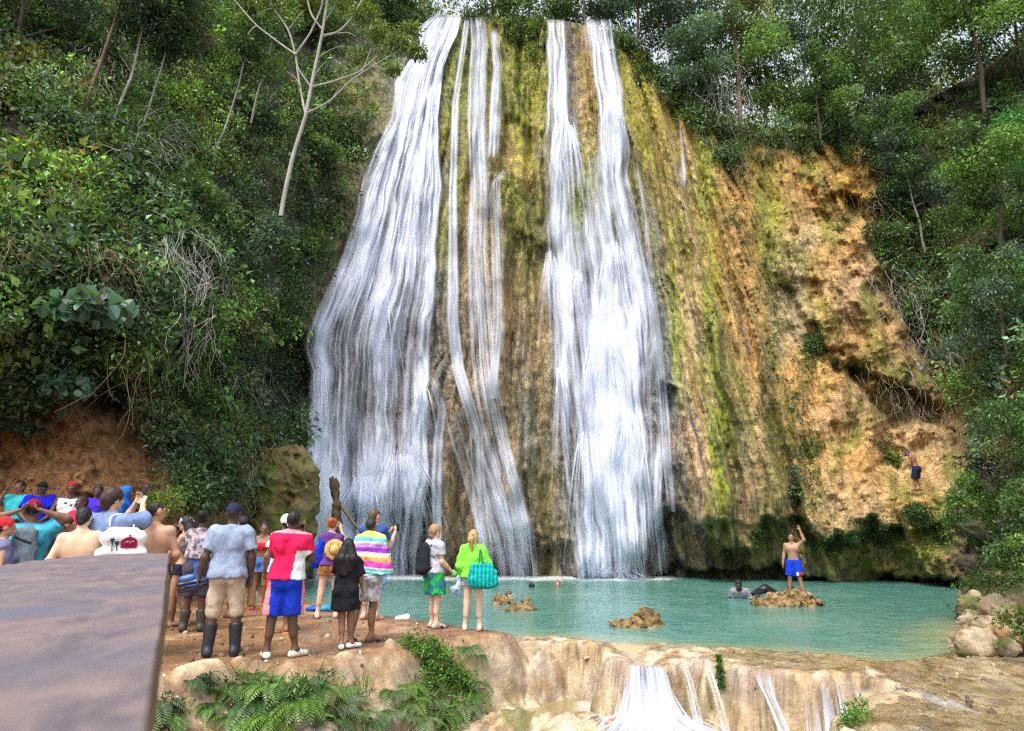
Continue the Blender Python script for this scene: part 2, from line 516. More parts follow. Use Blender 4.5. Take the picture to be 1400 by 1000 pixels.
up_ = 1 - sstep(150, 520, V_)
C = blend(C, (0.29, 0.29, 0.02), face * sstep(0.05, 0.38, s2) * (0.10 + 0.7 * up_))
C = blend(C, (0.10, 0.085, 0.05), face * sstep(0.2, 0.55, s1) * 0.6)
C = blend(C, (0.07, 0.10, 0.11), face * sstep(0.22, 0.5, fbm(FAN / 3, V_ / 150, 9, 3, 47)) * (1 - up_) * 0.8)
C = blend(C, (0.52, 0.38, 0.22), face * sstep(0.15, 0.5, -s1) * 0.4)
C = blend(C, (0.09, 0.07, 0.045), face * sstep(0.15, 0.45, pit) * 0.22)  # recessed pits also darkened in the colour
C = blend(C, (0.30, 0.30, 0.025), face * sstep(0.1, 0.4, fbm(U / 11, V_ / 9, 3, 4, 48)) * up_ * 0.55)
C = blend(C, (0.17, 0.19, 0.025), right * sstep(0.05, 0.4, fbm(U / 22, V_ / 40, 5, 4, 44)) * 0.75)
C = blend(C, (0.52, 0.34, 0.15), right * sstep(0.12, 0.5, s3) * 0.4)
C = blend(C, (0.24, 0.14, 0.05), right * sstep(0.12, 0.5, -s3) * 0.35)
C = blend(C, (0.30, 0.18, 0.065), right * sstep(0.1, 0.45, fbm(ANG / 1.3, RAD / 60, 3, 3, 49)) * 0.6)
Cc = C * (1 + 0.22 * fbm(U / 7, V_ / 7, 3, 3, 45))[..., None]
# rows that carry the ground back behind the ridge
back = VC[:1].copy()
rows = [back + np.array([0, d, h]) for d, h in ((70, 9.0), (40, 7.0), (20, 3.5), (8, 1.2))]
VB = np.concatenate([np.concatenate(rows), VC])
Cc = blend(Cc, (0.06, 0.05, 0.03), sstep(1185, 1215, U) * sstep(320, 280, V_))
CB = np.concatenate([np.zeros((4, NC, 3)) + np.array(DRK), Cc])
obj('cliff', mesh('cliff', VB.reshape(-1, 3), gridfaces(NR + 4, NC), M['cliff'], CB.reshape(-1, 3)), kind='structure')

# ------------------------------------------------------------------ sheets of falling water that lie on the cliff
def make_fall(label, Lp, Rp, v0, v1, densf, off=0.22, nstr=120, seed=0, du=1.3, bursts=(), group='waterfalls of the big cliff'):
    Lp, Rp = np.array(Lp, float), np.array(Rp, float)
    nv = int((v1 - v0) / 3.2) + 2
    vv = np.linspace(v0, v1, nv)
    L = np.interp(vv, Lp[:, 1], Lp[:, 0])
    Rr = np.interp(vv, Rp[:, 1], Rp[:, 0])
    ns = max(6, int((Rr - L).max() / du))
    s = np.linspace(0, 1, ns)
    wid = (Rr - L).max()
    sg, vg = np.meshgrid(s, vv)
    edge = 5 * fbm(sg * 0 + vg / 50, sg * 3, seed, 3, seed)
    Ls, Rs = L.copy(), Rr.copy()
    if wid > 60:
        for _ in range(160):
            for q in (Ls, Rs):
                q[1:-1] = (q[:-2] + 2 * q[1:-1] + q[2:]) / 4
    Ue = lambda s_, l_, r_, ls_, rs_: ls_ + (rs_ - ls_) * s_ + (l_ - ls_) * (1 - s_) ** 5 + (r_ - rs_) * s_ ** 5
    u = Ue(sg, L[:, None], Rr[:, None], Ls[:, None], Rs[:, None]) + edge * np.minimum(1, wid / 60)
    b = Bag()
    A = []
    K = wid
    sw_ = sg + (0.030 * fbm(sg * 5, vg / 75, seed + 11, 3, seed + 7) + 0.010 * fbm(sg * 15, vg / 26, seed + 12, 3, seed + 8)) * min(1, wid / 60)
    st1 = fbm(sw_ * K / 10, vg / 170, seed, 4, seed + 1)
    st2 = fbm(sw_ * K / 3.6, vg / 90, seed + 3, 3, seed + 2)
    st3 = fbm(sw_ * K / 2.0, vg / 60, seed + 5, 2, seed + 3)
    d = densf(sg, vg, u)
    a = d + 0.80 * st1 + 0.42 * st2 + 0.20 * st3 + 0.35 * fbm(u / 22, vg / 45, seed + 8, 3, seed + 6)
    ef = np.minimum(1, np.minimum(sg, 1 - sg) * K / (5 + 5 * np.abs(st1)))
    a = np.clip(a + 0.10, 0, 1.2) ** 1.1 * ef * sstep(v0 - 1, v0 + 10, vg)
    a = np.clip(a, 0, 0.97)
    ycl = yc(u, vg)
    # water clears small hollows: take the nearest rock across a few pixels
    ymin = np.minimum.reduce([ycl] + [yc(u + q, vg + r_) for q, r_ in ((-6, 0), (6, 0), (0, -8), (0, 8))])
    for _ in range(10):
        ymin[1:-1] = (ymin[:-2] + 2 * ymin[1:-1] + ymin[2:]) / 4
        ymin[:, 1:-1] = (ymin[:, :-2] + 2 * ymin[:, 1:-1] + ymin[:, 2:]) / 4
    Y = np.minimum(ymin, ycl + 0.1) - off - 0.30 * a - 0.12 * st1
    P = wp(u, vg, Y)
    b.add(P, gridfaces(nv, ns), (1, 1, 1))
    A.append(a.ravel())
    # single strands in front
    rs = np.random.default_rng(seed + 100)
    for i in range(nstr):
        s0 = rs.uniform(0.02, 0.98)
        va = v0 + (v1 - v0) * rs.uniform(-0.15, 0.85)
        vb = va + rs.uniform(60, 330)
        va, vb = max(va, v0), min(vb, v1)
        if vb - va < 25:
            continue
        n = int((vb - va) / 9) + 3
        sv = np.linspace(va, vb, n)
        ss = np.clip(s0 + rs.normal(0, 3 / K) + 0.010 * np.cumsum(rs.normal(0, 1, n)) * 12 / K, 0.0, 1.0)
        cu_ = Ue(ss, *[np.interp(sv, vv, q) for q in (L, Rr, Ls, Rs)])
        dl = np.clip(densf(ss, sv, cu_) + 0.2, 0, 1)
        t = np.linspace(0, 1, n)
        w = rs.uniform(0.8, 3.4) * np.sin(np.pi * np.clip(t * 0.9 + 0.08, 0, 1)) ** 0.6 + 0.15
        al = rs.uniform(0.2, 0.7) * dl * np.sin(np.pi * np.clip(t * 0.96 + 0.02, 0, 1)) ** 0.5
        ymn = np.minimum(yc(cu_, sv), np.minimum(yc(cu_ - 5, sv), yc(cu_ + 5, sv))) - off - 0.38 - rs.uniform(0, 0.2)
        P3 = np.stack([wp(cu_ - w, sv, ymn + 0.03), wp(cu_, sv, ymn), wp(cu_ + w, sv, ymn + 0.03)], 1)
        b.add(P3, gridfaces(n, 3), (1, 1, 1))
        A.append(np.stack([al * 0.15, al, al * 0.15], 1).ravel())
    # water thrown outwards where it strikes a ledge, falling on in arcs
    for (u0, vb0, ru, rv, m_) in bursts:
        for i in range(m_):
            q = rs.normal(0, 1)
            n = 16
            t = np.linspace(0, 1, n)
            h = rv * rs.uniform(0.5, 1.15)
            su = u0 + rs.normal(0, 0.12 * ru) + ru * q * 0.5 * np.sqrt(t + 0.002)
            sv = vb0 + rs.normal(0, 3) + abs(q) * 5 - 5 * np.sin(np.pi * np.clip(t * 5, 0, 1)) + h * t ** 1.1
            sv = np.minimum(sv, v1 + 6)
            w = rs.uniform(0.7, 2.6) * (0.5 + 0.5 * t)
            al = rs.uniform(0.3, 0.8) * sstep(0, 0.08, t) * (1 - t) ** 0.7
            yb = np.minimum(yc(su, sv), np.minimum(yc(su - 5, sv), yc(su + 5, sv))) - off - 0.5 - 0.5 * np.sin(np.pi * np.clip(t * 1.3, 0, 1)) * rs.uniform(0.2, 1)
            P3 = np.stack([wp(su - w, sv, yb + 0.03), wp(su, sv, yb), wp(su + w, sv, yb + 0.03)], 1)
            b.add(P3, gridfaces(n, 3), (1, 1, 1))
            A.append(np.stack([al * 0.1, al, al * 0.1], 1).ravel())
    me = mesh('waterfall', np.concatenate(b.V), np.concatenate(b.F), M['fall'], None, True, {'dens': np.concatenate(A)})
    return obj('waterfall', me, None, label, 'waterfall', group)


def bump_at(u, v, u0, v0, ru, rv, a):
    return a * np.exp(-((u - u0) / ru) ** 2 - ((v - v0) / rv) ** 2)


def dA(s, v, u):
    d = 0.60 + 0.30 * (1 - sstep(60, 300, v))
    d = d + bump_at(u, v, 500, 340, 30, 120, 0.25) + bump_at(u, v, 560, 200, 30, 150, 0.2)
    d = d - bump_at(u, v, 490, 545, 26, 80, 0.42) - bump_at(u, v, 535, 560, 26, 60, 0.38) - bump_at(u, v, 560, 430, 14, 90, 0.3)
    d = d + bump_at(u, v, 432, 540, 16, 70, 0.4) + bump_at(u, v, 425, 700, 18, 70, 0.35)
    d = d + bump_at(u, v, 540, 650, 34, 40, 0.5) + bump_at(u, v, 575, 560, 16, 50, 0.35) + bump_at(u, v, 500, 690, 40, 60, 0.35)
    d = d - bump_at(u, v, 465, 640, 14, 40, 0.35)
    d = d - sstep(660, 720, v) * sstep(535, 560, u) * 0.5
    return d


make_fall('widest white waterfall, fanning out over the rock at the left of the cliff',
          [(594,20),(570,40),(574,60),(540,112),(536,160),(510,208),(490,270),(472,332),(432,424),(413,474),(424,508),(418,568),(413,648),(420,704),(428,800)],
          [(632,20),(626,50),(606,92),(601,180),(603,260),(600,340),(596,420),(590,480),(590,520),(584,545),(588,640),(584,690),(570,800)],
          20, 800, dA, 0.22, 80, 1, bursts=((545,620,60,120,70),(576,520,22,120,34),(438,490,16,150,30),(500,650,50,130,50),(432,620,18,150,30),(520,400,30,140,24),(570,250,16,110,14),(500,782,110,26,70)))


def dC(s, v, u):
    d = 0.50 + 0.16 * sstep(350, 450, v)
    d = d - bump_at(u, v, 786, 55, 10, 75, 2.6) - bump_at(u, v, 803, 150, 11, 60, 1.7)
    d = d - bump_at(u, v, 788, 275, 16, 70, 0.62) - bump_at(u, v, 815, 250, 10, 70, 0.3)
    d = d - bump_at(u, v, 790, 470, 9, 60, 0.55) - bump_at(u, v, 780, 560, 7, 70, 0.6) - bump_at(u, v, 783, 680, 8, 100, 0.65)
    d = d + bump_at(u, v, 825, 450, 16, 60, 0.4) + bump_at(u, v, 838, 580, 20, 130, 0.4) + bump_at(u, v, 840, 250, 18, 120, 0.3)
    d = d + bump_at(u, v, 760, 150, 12, 90, 0.25) + bump_at(u, v, 765, 560, 8, 120, 0.3) + bump_at(u, v, 768, 380, 14, 80, 0.2)
    d = d - sstep(855, 900, u) * sstep(380, 520, v) * 0.42 - sstep(680, 790, v) * 0.18
    return d


make_fall('tall white waterfall right of the middle, falling from two lips that merge into one curtain',
          [(746,26),(745,160),(744,300),(744,400),(747,420),(752,500),(763,580),(775,680),(786,800)],
          [(836,26),(842,60),(857,120),(857,192),(861,240),(873,300),(889,368),(894,410),(900,470),(906,568),(908,680),(914,800)],
          26, 800, dC, 0.22, 80, 2, bursts=((845,782,120,24,90),(824,455,36,150,60),(775,165,34,130,40),(752,345,18,120,24),(768,500,22,140,30),(838,330,34,130,30),(862,560,36,170,40),(800,590,26,160,26),(842,130,22,90,20),(790,372,24,70,18)))


def strand_path(label, path, w, dens, seed, n=30):
    path = np.array(path, float)
    Lp = path.copy()
    Rp = path.copy()
    ww = np.interp(path[:, 1], [path[0, 1], path[-1, 1]], w) if not np.isscalar(w) else w
    Lp[:, 0] -= ww
    Rp[:, 0] += ww
    return make_fall(label, Lp, Rp, path[0, 1], path[-1, 1], lambda s, v, u: dens + 0 * v, 0.2, n, seed, 0.8)


strand_path('thin trickle of white water on the bright moss just right of the widest waterfall', [(639,24),(630,90),(623,140),(618,260),(619,380),(618,440),(626,505),(640,550),(652,590),(656,680),(664,740),(668,798)], (4, 10), 0.40, 3, 44)
strand_path('streaky middle waterfall of several thin strands running down to the pool', [(653,24),(656,60),(650,160),(654,260),(652,340),(656,420),(660,490),(667,545),(682,620),(696,670),(708,720),(716,798)], (10, 22), 0.27, 4, 110)
strand_path('short narrow waterfall strand under the lip, right of the middle strands', [(675,40),(682,90),(677,160),(674,215)], 6, 0.4, 5, 26)
strand_path('faint thread of water below the mossy boss in the middle of the cliff', [(690,232),(676,250),(680,330),(682,400),(682,450),(674,545)], (6, 7), 0.18, 6, 26)
strand_path('slim trickle leaving the widest waterfall over the brown drapery', [(592,515),(606,560),(600,600),(597,660),(598,745)], (5, 5), 0.36, 7, 22)
strand_path('broad thin veil sliding over the brown drapery between the two big waterfalls', [(625,560),(650,640),(668,700),(690,798)], (24, 30), 0.02, 8, 44)
strand_path('hair-thin trickle along the right side of the tallest curtain', [(872,225),(884,300),(892,400),(900,470),(908,560),(914,650),(920,700)], (3, 5), 0.2, 9, 16)
strand_path('small trickle at the far upper right edge of the cliff face', [(929,168),(932,200),(935,255)], 2.5, 0.35, 10, 6)
# ------------------------------------------------------------------ signed-distance solids -> one continuous mesh
def surfnets(Fg, org, h):
    ins = Fg < 0
    nx, ny, nz = Fg.shape
    c = np.zeros((nx - 1, ny - 1, nz - 1), np.int8)
    for a in (0, 1):
        for b in (0, 1):
            for d in (0, 1):
                c += ins[a:nx - 1 + a, b:ny - 1 + b, d:nz - 1 + d]
    act = (c > 0) & (c < 8)
    I, J, K = np.nonzero(act)
    n = len(I)
    idx = np.full(act.shape, -1, np.int64)
    idx[I, J, K] = np.arange(n)
    acc = np.zeros((n, 3))
    cnt = np.zeros(n)
    cs = [(a, b, d) for a in (0, 1) for b in (0, 1) for d in (0, 1)]
    vals = {q: Fg[I + q[0], J + q[1], K + q[2]] for q in cs}
    for q in cs:
        for ax in range(3):
            if q[ax] == 0:
                q2 = list(q)
                q2[ax] = 1
                q2 = tuple(q2)
                va, vb = vals[q], vals[q2]
                m = (va < 0) != (vb < 0)
                t = np.where(m, va / np.where(m, va - vb, 1), 0)
                p = np.tile(np.array(q, float), (n, 1))
                p[:, ax] = t
                acc += p * m[:, None]
                cnt += m
    P = np.stack([I, J, K], 1) + acc / np.maximum(cnt, 1)[:, None]
    quads = []
    for ax in range(3):
        o = [0, 0, 0]
        sl0 = [slice(None)] * 3
        sl1 = [slice(None)] * 3
        sl0[ax] = slice(0, -1)
        sl1[ax] = slice(1, None)
        sgn = ins[tuple(sl0)] != ins[tuple(sl1)]
        i, j, k = np.nonzero(sgn)
        q = [i, j, k]
        b_, c_ = (ax + 1) % 3, (ax + 2) % 3
        ok = (q[b_] > 0) & (q[c_] > 0) & (q[b_] < Fg.shape[b_] - 1) & (q[c_] < Fg.shape[c_] - 1)
        i, j, k = i[ok], j[ok], k[ok]
        q = np.stack([i, j, k], 1)
        fl = ins[i, j, k]
        def cell(db, dc):
            w = q.copy()
            w[:, b_] += db
            w[:, c_] += dc
            return idx[w[:, 0], w[:, 1], w[:, 2]]
        f = np.stack([cell(-1, -1), cell(0, -1), cell(0, 0), cell(-1, 0)], 1)
        f[~fl] = f[~fl][:, ::-1]
        quads.append(f)
    Q = np.concatenate(quads)
    Q = Q[(Q >= 0).all(1)]
    return np.asarray(org) + P * h, Q


def rot_pts(P, e, c=(0, 0, 0)):
    m = np.array(Euler(e).to_matrix())
    return (P - c) @ m.T + c


def rock_mesh(name, blobs, h, amp, freq, colf, seed=0, zmin=None, k=0.25):
    """blobs: (centre, radii); smooth union, roughened; returns mesh in world coordinates"""
    lo = np.min([np.array(c) - np.array(r) for c, r in blobs], 0) - amp * 2 - 3 * h
    hi = np.max([np.array(c) + np.array(r) for c, r in blobs], 0) + amp * 2 + 3 * h
    if zmin is not None:
        lo[2] = max(lo[2], zmin)
    g = [np.arange(lo[i], hi[i], h) for i in range(3)]
    X, Y, Z = np.meshgrid(*g, indexing='ij')
    Fg = np.full(X.shape, 9.0)
    for c, r in blobs:
        q = np.sqrt(((X - c[0]) / r[0]) ** 2 + ((Y - c[1]) / r[1]) ** 2 + ((Z - c[2]) / r[2]) ** 2)
        d = (q - 1) * min(r)
        hh = np.maximum(k - np.abs(Fg - d), 0) / k
        Fg = np.minimum(Fg, d) - hh * hh * k / 4
    Fg = Fg + amp * (1.2 * fbm(X * freq, Y * freq, Z * freq, 4, seed) + 0.5 * (np.abs(fbm(X * freq * 2.5, Y * freq * 2.5, Z * freq * 2.5, 3, seed + 5)) - 0.2))
    V, Q = surfnets(Fg, lo, h)
    return mesh(name, V, Q, M['boulder'], colf(V), True)


def mix(c1, c2, t):
    return np.array(c1) * (1 - t[:, None]) + np.array(c2) * t[:, None]


# ------------------------------------------------------------------ ledge, pool basin, travertine sill, lower stream bed
NOTCH = wz(868, 888, -0.25)
MND, MND2 = wz(735, 978, -0.9), wz(1010, 985, -0.95)
LEDF = [wz(u, v, 0) for u, v in ((225,938),(300,918),(345,908),(420,917),(470,905),(520,893),(560,882),(610,874),(655,868))]
DAMF = [wz(u, v, -0.25) for u, v in ((676,890),(720,886),(765,880),(810,884),(842,890),(880,900),(925,897),(966,900),(1005,908),(1030,918),(1080,922),(1130,923),(1180,920),(1212,935),(1190,955),(1165,972),(1150,1000),(1150,1040))]
LEDB = [wz(u, v, 0) for u, v in ((698,863),(650,858),(607,851),(570,846),(538,842),(487,832),(414,820),(385,808),(345,796),(270,790))]
DAMB = [wz(u, v, -0.25) for u, v in ((705,872),(765,872),(830,878),(900,882),(1000,888),(1100,893),(1165,898),(1200,904),(1250,904),(1308,892))]
solid = [p[:2] for p in LEDF + DAMF] + [np.array(q) for q in ((9.5, 3.0), (16, 3), (16, 30), (-16, 30), (-16, -6), (-3.2, -6), (-3.6, 6.0))]
pool = [p[:2] for p in LEDB[::-1] + DAMB] + [np.array(q) for q in ((7.5, 12.5), (9.0, 14), (15, 16), (15, 32), (-15, 32), (-15, 22))]
ledge = [p[:2] for p in LEDF] + [p[:2] for p in LEDB] + [np.array(q) for q in ((-15, 23), (-15, -6), (-3.2, -6), (-3.6, 6.0))]


def axis(*segs):
    return np.concatenate([np.arange(a, b, s) for a, b, s in segs])


gx = axis((-16, -6.5, 0.3), (-6.5, 7.2, 0.033), (7.2, 16, 0.3))
gy = axis((-6, 6.0, 0.3), (6.0, 13.2, 0.033), (13.2, 30, 0.1))
X, Y = np.meshgrid(gx, gy)


def ground_z(X, Y, detail=True):
    n1 = fbm(X * 1.3, Y * 1.3, 0, 4, 51)
    n2 = fbm(X * 4.5, Y * 4.5, 0, 4, 52)
    n3 = fbm(X * 13, Y * 13, 0, 3, 53)
    sd = poly_sd(solid, X + 0.14 * n1 + 0.14 * n2, Y + 0.16 * fbm(X * 1.3, Y * 1.3, 9, 4, 54) + 0.10 * n2)
    wl = sstep(-0.4, -1.6, X)
    sd = sd - (1 - wl) * 0.34 * (0.55 - 1.9 * np.abs(fbm(X * 1.15, Y * 0.5, 3, 2, 60)))
    sdl = poly_sd(ledge, X + 0.10 * n1, Y + 0.10 * n2)
    sdp = poly_sd(pool, X + 0.07 * n1, Y + 0.07 * n2)
    isl = sstep(-0.25, 0.12, sdl)
    right_ = sstep(3.6, 6.0, X)
    slab = -0.235 - 0.20 * right_ * sstep(10.0, 7.6, Y) + 0.05 * n1 * right_ - 0.035 * right_
    slab = slab - 0.12 * np.exp(-((X - NOTCH[0]) / 0.26) ** 2)
    top = slab + isl * (-slab)
    wl = sstep(-0.4, -1.6, X)           # 1 on the ledge side
    wid = 0.34 + 0.75 * wl
    drop = sstep(0.06, -1.0, sd / wid)
    bed = -1.06 + 0.04 * wl + (1 - wl) * (0.10 * n1 + 0.06 * n2) + 0.22 * np.exp(-((X - MND[0]) / 1.0) ** 2 - ((Y - MND[1]) / 0.75) ** 2) * (0.9 + 0.8 * n1) + 0.30 * np.exp(-((X - MND2[0]) / 0.45) ** 2 - ((Y - MND2[1]) / 0.4) ** 2)
    z = top * (1 - drop) + bed * drop
    z = z - 1.3 * sstep(0.0, 0.5, sdp)
    onledge = isl * (1 - drop)
    z = z + (0.22 * n2 + 0.16 * n1) * drop * (1 - drop) * 4 + (0.035 * n2 + 0.022 * n3) * (1 - onledge) + onledge * (0.010 * n1 + 0.004 * n2)
    return z, sd, sdl, sdp, drop, onledge, n1, n2, n3, wl


GZ, sd, sdl, sdp, drop, onl, n1, n2, n3, wl = ground_z(X, Y)
# knobbly rim stones along the front of the ledge
rim = np.exp(-((sd - 0.12) / 0.16) ** 2) * wl * sstep(0.0, 0.35, n1 + 0.5 * n2 + 0.15)
GZ = GZ + 0.10 * rim
q1, q2, q3 = [fbm(X * f_1, Y * f_1, GZ * f_1, 4, 58) for f_1 in (1.3, 4.0, 12.0)]
c = np.zeros(X.shape + (3,))
led_c = np.array((0.26, 0.145, 0.07))
c[:] = (0.41, 0.305, 0.18)
c = blend(c, (0.60, 0.50, 0.36), sstep(0.0, 0.45, q2 + 0.5 * q1) * 0.8)
c = blend(c, (0.32, 0.19, 0.08), sstep(0.05, 0.45, -q2 + 0.4 * q1) * 0.7)
c = blend(c, (0.15, 0.11, 0.07), sstep(0.15, 0.5, q3 - 0.6 * q2) * 0.85)
c = blend(c, (0.26, 0.20, 0.19), sstep(0.1, 0.4, fbm(X * 2.4, Y * 2.4, GZ * 2.4, 3, 59)) * 0.55)
lc = blend(np.zeros(X.shape + (3,)) + led_c, (0.36, 0.22, 0.12), sstep(0.0, 0.5, n1))
lc = blend(lc, (0.17, 0.09, 0.045), sstep(0.1, 0.5, -n1 + 0.4 * n2) * 0.8)
c = blend(c, (0, 0, 0), onl) + lc * onl[..., None]
c = blend(c, (0.55, 0.43, 0.29), rim * 0.8)
c = blend(c, (0.20, 0.14, 0.085), drop * (1 - wl) * sstep(0.0, 0.35, fbm(X * 6, Y * 3, GZ * 0.7, 3, 56)) * 0.7)
c = blend(c, (0.14, 0.085, 0.045), drop * wl * sstep(-0.35, 0.3, n1 + 0.3 * n2 + 0.15) * 0.9)
c = blend(c, (0.12, 0.12, 0.03), drop * (1 - wl) * sstep(0.15, 0.5, fbm(X * 2.2, Y * 2.2, 3, 3, 57)) * 0.8)
obj('ground', mesh('ground', np.stack([X, Y, GZ], -1).reshape(-1, 3), gridfaces(*X.shape), M['stone'], c.reshape(-1, 3)), kind='structure')


def gz(x, y):
    return float(ground_z(np.array([[x]], float), np.array([[y]], float))[0][0, 0])


# ------------------------------------------------------------------ water surfaces
px_ = np.arange(-15, 15, 0.07)
py_ = axis((9.0, 20, 0.06), (20, 31, 0.12))
X, Y = np.meshgrid(px_, py_)
sp = poly_sd(pool, X, Y)
Z = WATER + 0.014 * fbm(X * 1.1, Y * 1.6, 0, 3, 61) + 0.008 * fbm(X * 3.3, Y * 4.5, 0, 2, 62)
Z = Z - 0.6 * np.clip(-sp - 0.10, 0, 1)
uu, vv_ = to_px(np.stack([X, Y, Z], -1))
cw = np.zeros(X.shape + (3,)) + np.array((0.07, 0.195, 0.16))
cw = blend(cw, (0.12, 0.26, 0.21), sstep(-0.2, 0.4, fbm(X * 0.35, Y * 0.5, 0, 3, 63)) * 0.6)
cw = blend(cw, (0.24, 0.27, 0.15), sstep(1.1, 0.1, sp) * 0.75)
cw = blend(cw, (0.36, 0.27, 0.15), sstep(0.12, -0.08, sp) * 0.85)
foam = sstep(24.2, 25.8, Y + 0.6 * fbm(X * 0.9, Y * 0.9, 0, 3, 64)) * (1 - sstep(905, 945, uu)) * sstep(395, 440, uu)
fo2 = foam * sstep(-0.25, 0.35, fbm(X * 2.5, Y * 5, 0, 4, 65) + 1.3 * foam - 0.75)
cw = blend(cw, (0.42, 0.55, 0.53), foam * 0.5)
cw = blend(cw, (0.80, 0.84, 0.86), fo2 * 0.85)
Z = Z + 0.05 * fo2 * np.abs(fbm(X * 5, Y * 5, 0, 3, 66))
obj('pool', mesh('pool', np.stack([X, Y, Z], -1).reshape(-1, 3), gridfaces(*X.shape, mask=(sp > -0.45) & (poly_sd(solid, X, Y) > 0.16)), M['pool'], cw.reshape(-1, 3)), kind='structure')

X, Y = np.meshgrid(np.arange(-1.2, 9, 0.05), np.arange(2.0, 11.2, 0.05))
Z = -0.985 + 0.02 * fbm(X * 2, Y * 3, 0, 3, 67)
ca = np.array(wz(872, 972, -0.97))
cb = np.array(wz(1118, 985, -0.97))
fd = np.minimum(np.hypot(X - ca[0], (Y - ca[1]) * 1.2), np.hypot(X - cb[0], (Y - cb[1]) * 1.2) + 0.15)
fm = sstep(1.0, 0.25, fd + 0.35 * fbm(X * 4, Y * 4, 0, 4, 68))
cs_ = np.zeros(X.shape + (3,)) + np.array((0.26, 0.20, 0.09))
cs_ = blend(cs_, (0.16, 0.17, 0.08), sstep(0, 0.4, fbm(X, Y, 0, 3, 69)))
cs_ = blend(cs_, (0.82, 0.84, 0.88), fm)
obj('stream', mesh('stream', np.stack([X, Y, Z + 0.05 * fm], -1).reshape(-1, 3), gridfaces(*X.shape), M['pool'], cs_.reshape(-1, 3)), kind='structure')


def lip_y(x, y0):
    """y of the sill's front lip at x"""
    ys = np.arange(y0 - 1.5, y0 + 0.8, 0.02)
    g = ground_z(np.full((1, len(ys)), float(x)), ys[None])[0][0]
    return float(ys[np.argmax(g > -0.47)])


# thin clear sheet of water running over the slab at the right of the sill
fm_, nt, ns, ls, bs = new_mat('running water film')
fr = nd(ns, 'ShaderNodeFresnel', IOR=1.33)
tp = nd(ns, 'ShaderNodeBsdfTransparent')
tp.inputs[0].default_value = (0.97, 0.96, 0.90, 1)
gl = nd(ns, 'ShaderNodeBsdfGlossy', Roughness=0.06)
tc = nd(ns, 'ShaderNodeTexCoord')
nz = nd(ns, 'ShaderNodeTexNoise', Scale=5.0, Detail=5.0, Distortion=0.8)
ls.new(tc.outputs['Object'], nz.inputs['Vector'])
bp = nd(ns, 'ShaderNodeBump', Strength=0.4, Distance=0.03)
ls.new(nz.outputs['Fac'], bp.inputs['Height'])
ls.new(bp.outputs[0], gl.inputs['Normal'])
ls.new(bp.outputs[0], fr.inputs['Normal'])
mxs = nd(ns, 'ShaderNodeMixShader')
mm = nd(ns, 'ShaderNodeMath', operation='MULTIPLY')
ls.new(fr.outputs[0], mm.inputs[0])
mm.inputs[1].default_value = 0.55
ls.new(mm.outputs[0], mxs.inputs[0])
ls.new(tp.outputs[0], mxs.inputs[1])
ls.new(gl.outputs[0], mxs.inputs[2])
ls.new(mxs.outputs[0], ns['Material Output'].inputs['Surface'])
X, Y = np.meshgrid(np.arange(2.9, 9.4, 0.04), np.arange(6.2, 11.0, 0.04))
zz_, sd_s = ground_z(X, Y)[:2]
Zf = np.maximum(zz_ + 0.004, -0.262 - 0.20 * sstep(3.6, 6.0, X) * sstep(10.0, 7.6, Y) + 0.012 * fbm(X * 3, Y * 3, 0, 3, 70))
obj('water_film', mesh('water_film', np.stack([X, Y, Zf], -1).reshape(-1, 3), gridfaces(*X.shape, mask=(sd_s > 0.22) & (poly_sd(pool, X, Y) < 0.05)), fm_), kind='structure')


# loose stones and pebbles on the ledge and the sill
pb_ = Bag()
rp = np.random.default_rng(77)
th_, ph_ = np.meshgrid(np.linspace(0, 2 * math.pi, 8)[:-1], np.linspace(0.15, math.pi - 0.15, 5))
sph = np.stack([np.sin(ph_) * np.cos(th_), np.sin(ph_) * np.sin(th_), np.cos(ph_)], -1)
ii = np.arange(35).reshape(5, 7)
jj = np.roll(ii, -1, 1)
sf = np.stack([ii[1:], jj[1:], jj[:-1], ii[:-1]], -1).reshape(-1, 4)
for k_ in range(420):
    if k_ < 260:
        q = wz(rp.uniform(215, 690), 850 + 85 * rp.random(), 0)
    else:
        q = wz(rp.uniform(660, 1390), 880 + 90 * rp.random(), -0.25)
    g_ = gz(q[0], q[1])
    if g_ < -0.5:
        continue
    r_ = 0.008 + 0.03 * rp.random() ** 3
    V = sph.reshape(-1, 3) * (r_ * rp.uniform(0.6, 1.3, 3)) * (1 + 0.25 * rp.normal(0, 1, (35, 1)).clip(-1, 1))
    pb_.add(V + np.array((q[0], q[1], g_ + r_ * 0.3)), sf, np.array([(0.42, 0.32, 0.2), (0.2, 0.13, 0.08), (0.5, 0.43, 0.34), (0.12, 0.09, 0.05)][rp.integers(4)]) * rp.uniform(0.7, 1.2))
obj('pebbles', pb_.mesh('pebbles', M['boulder']), kind='stuff')


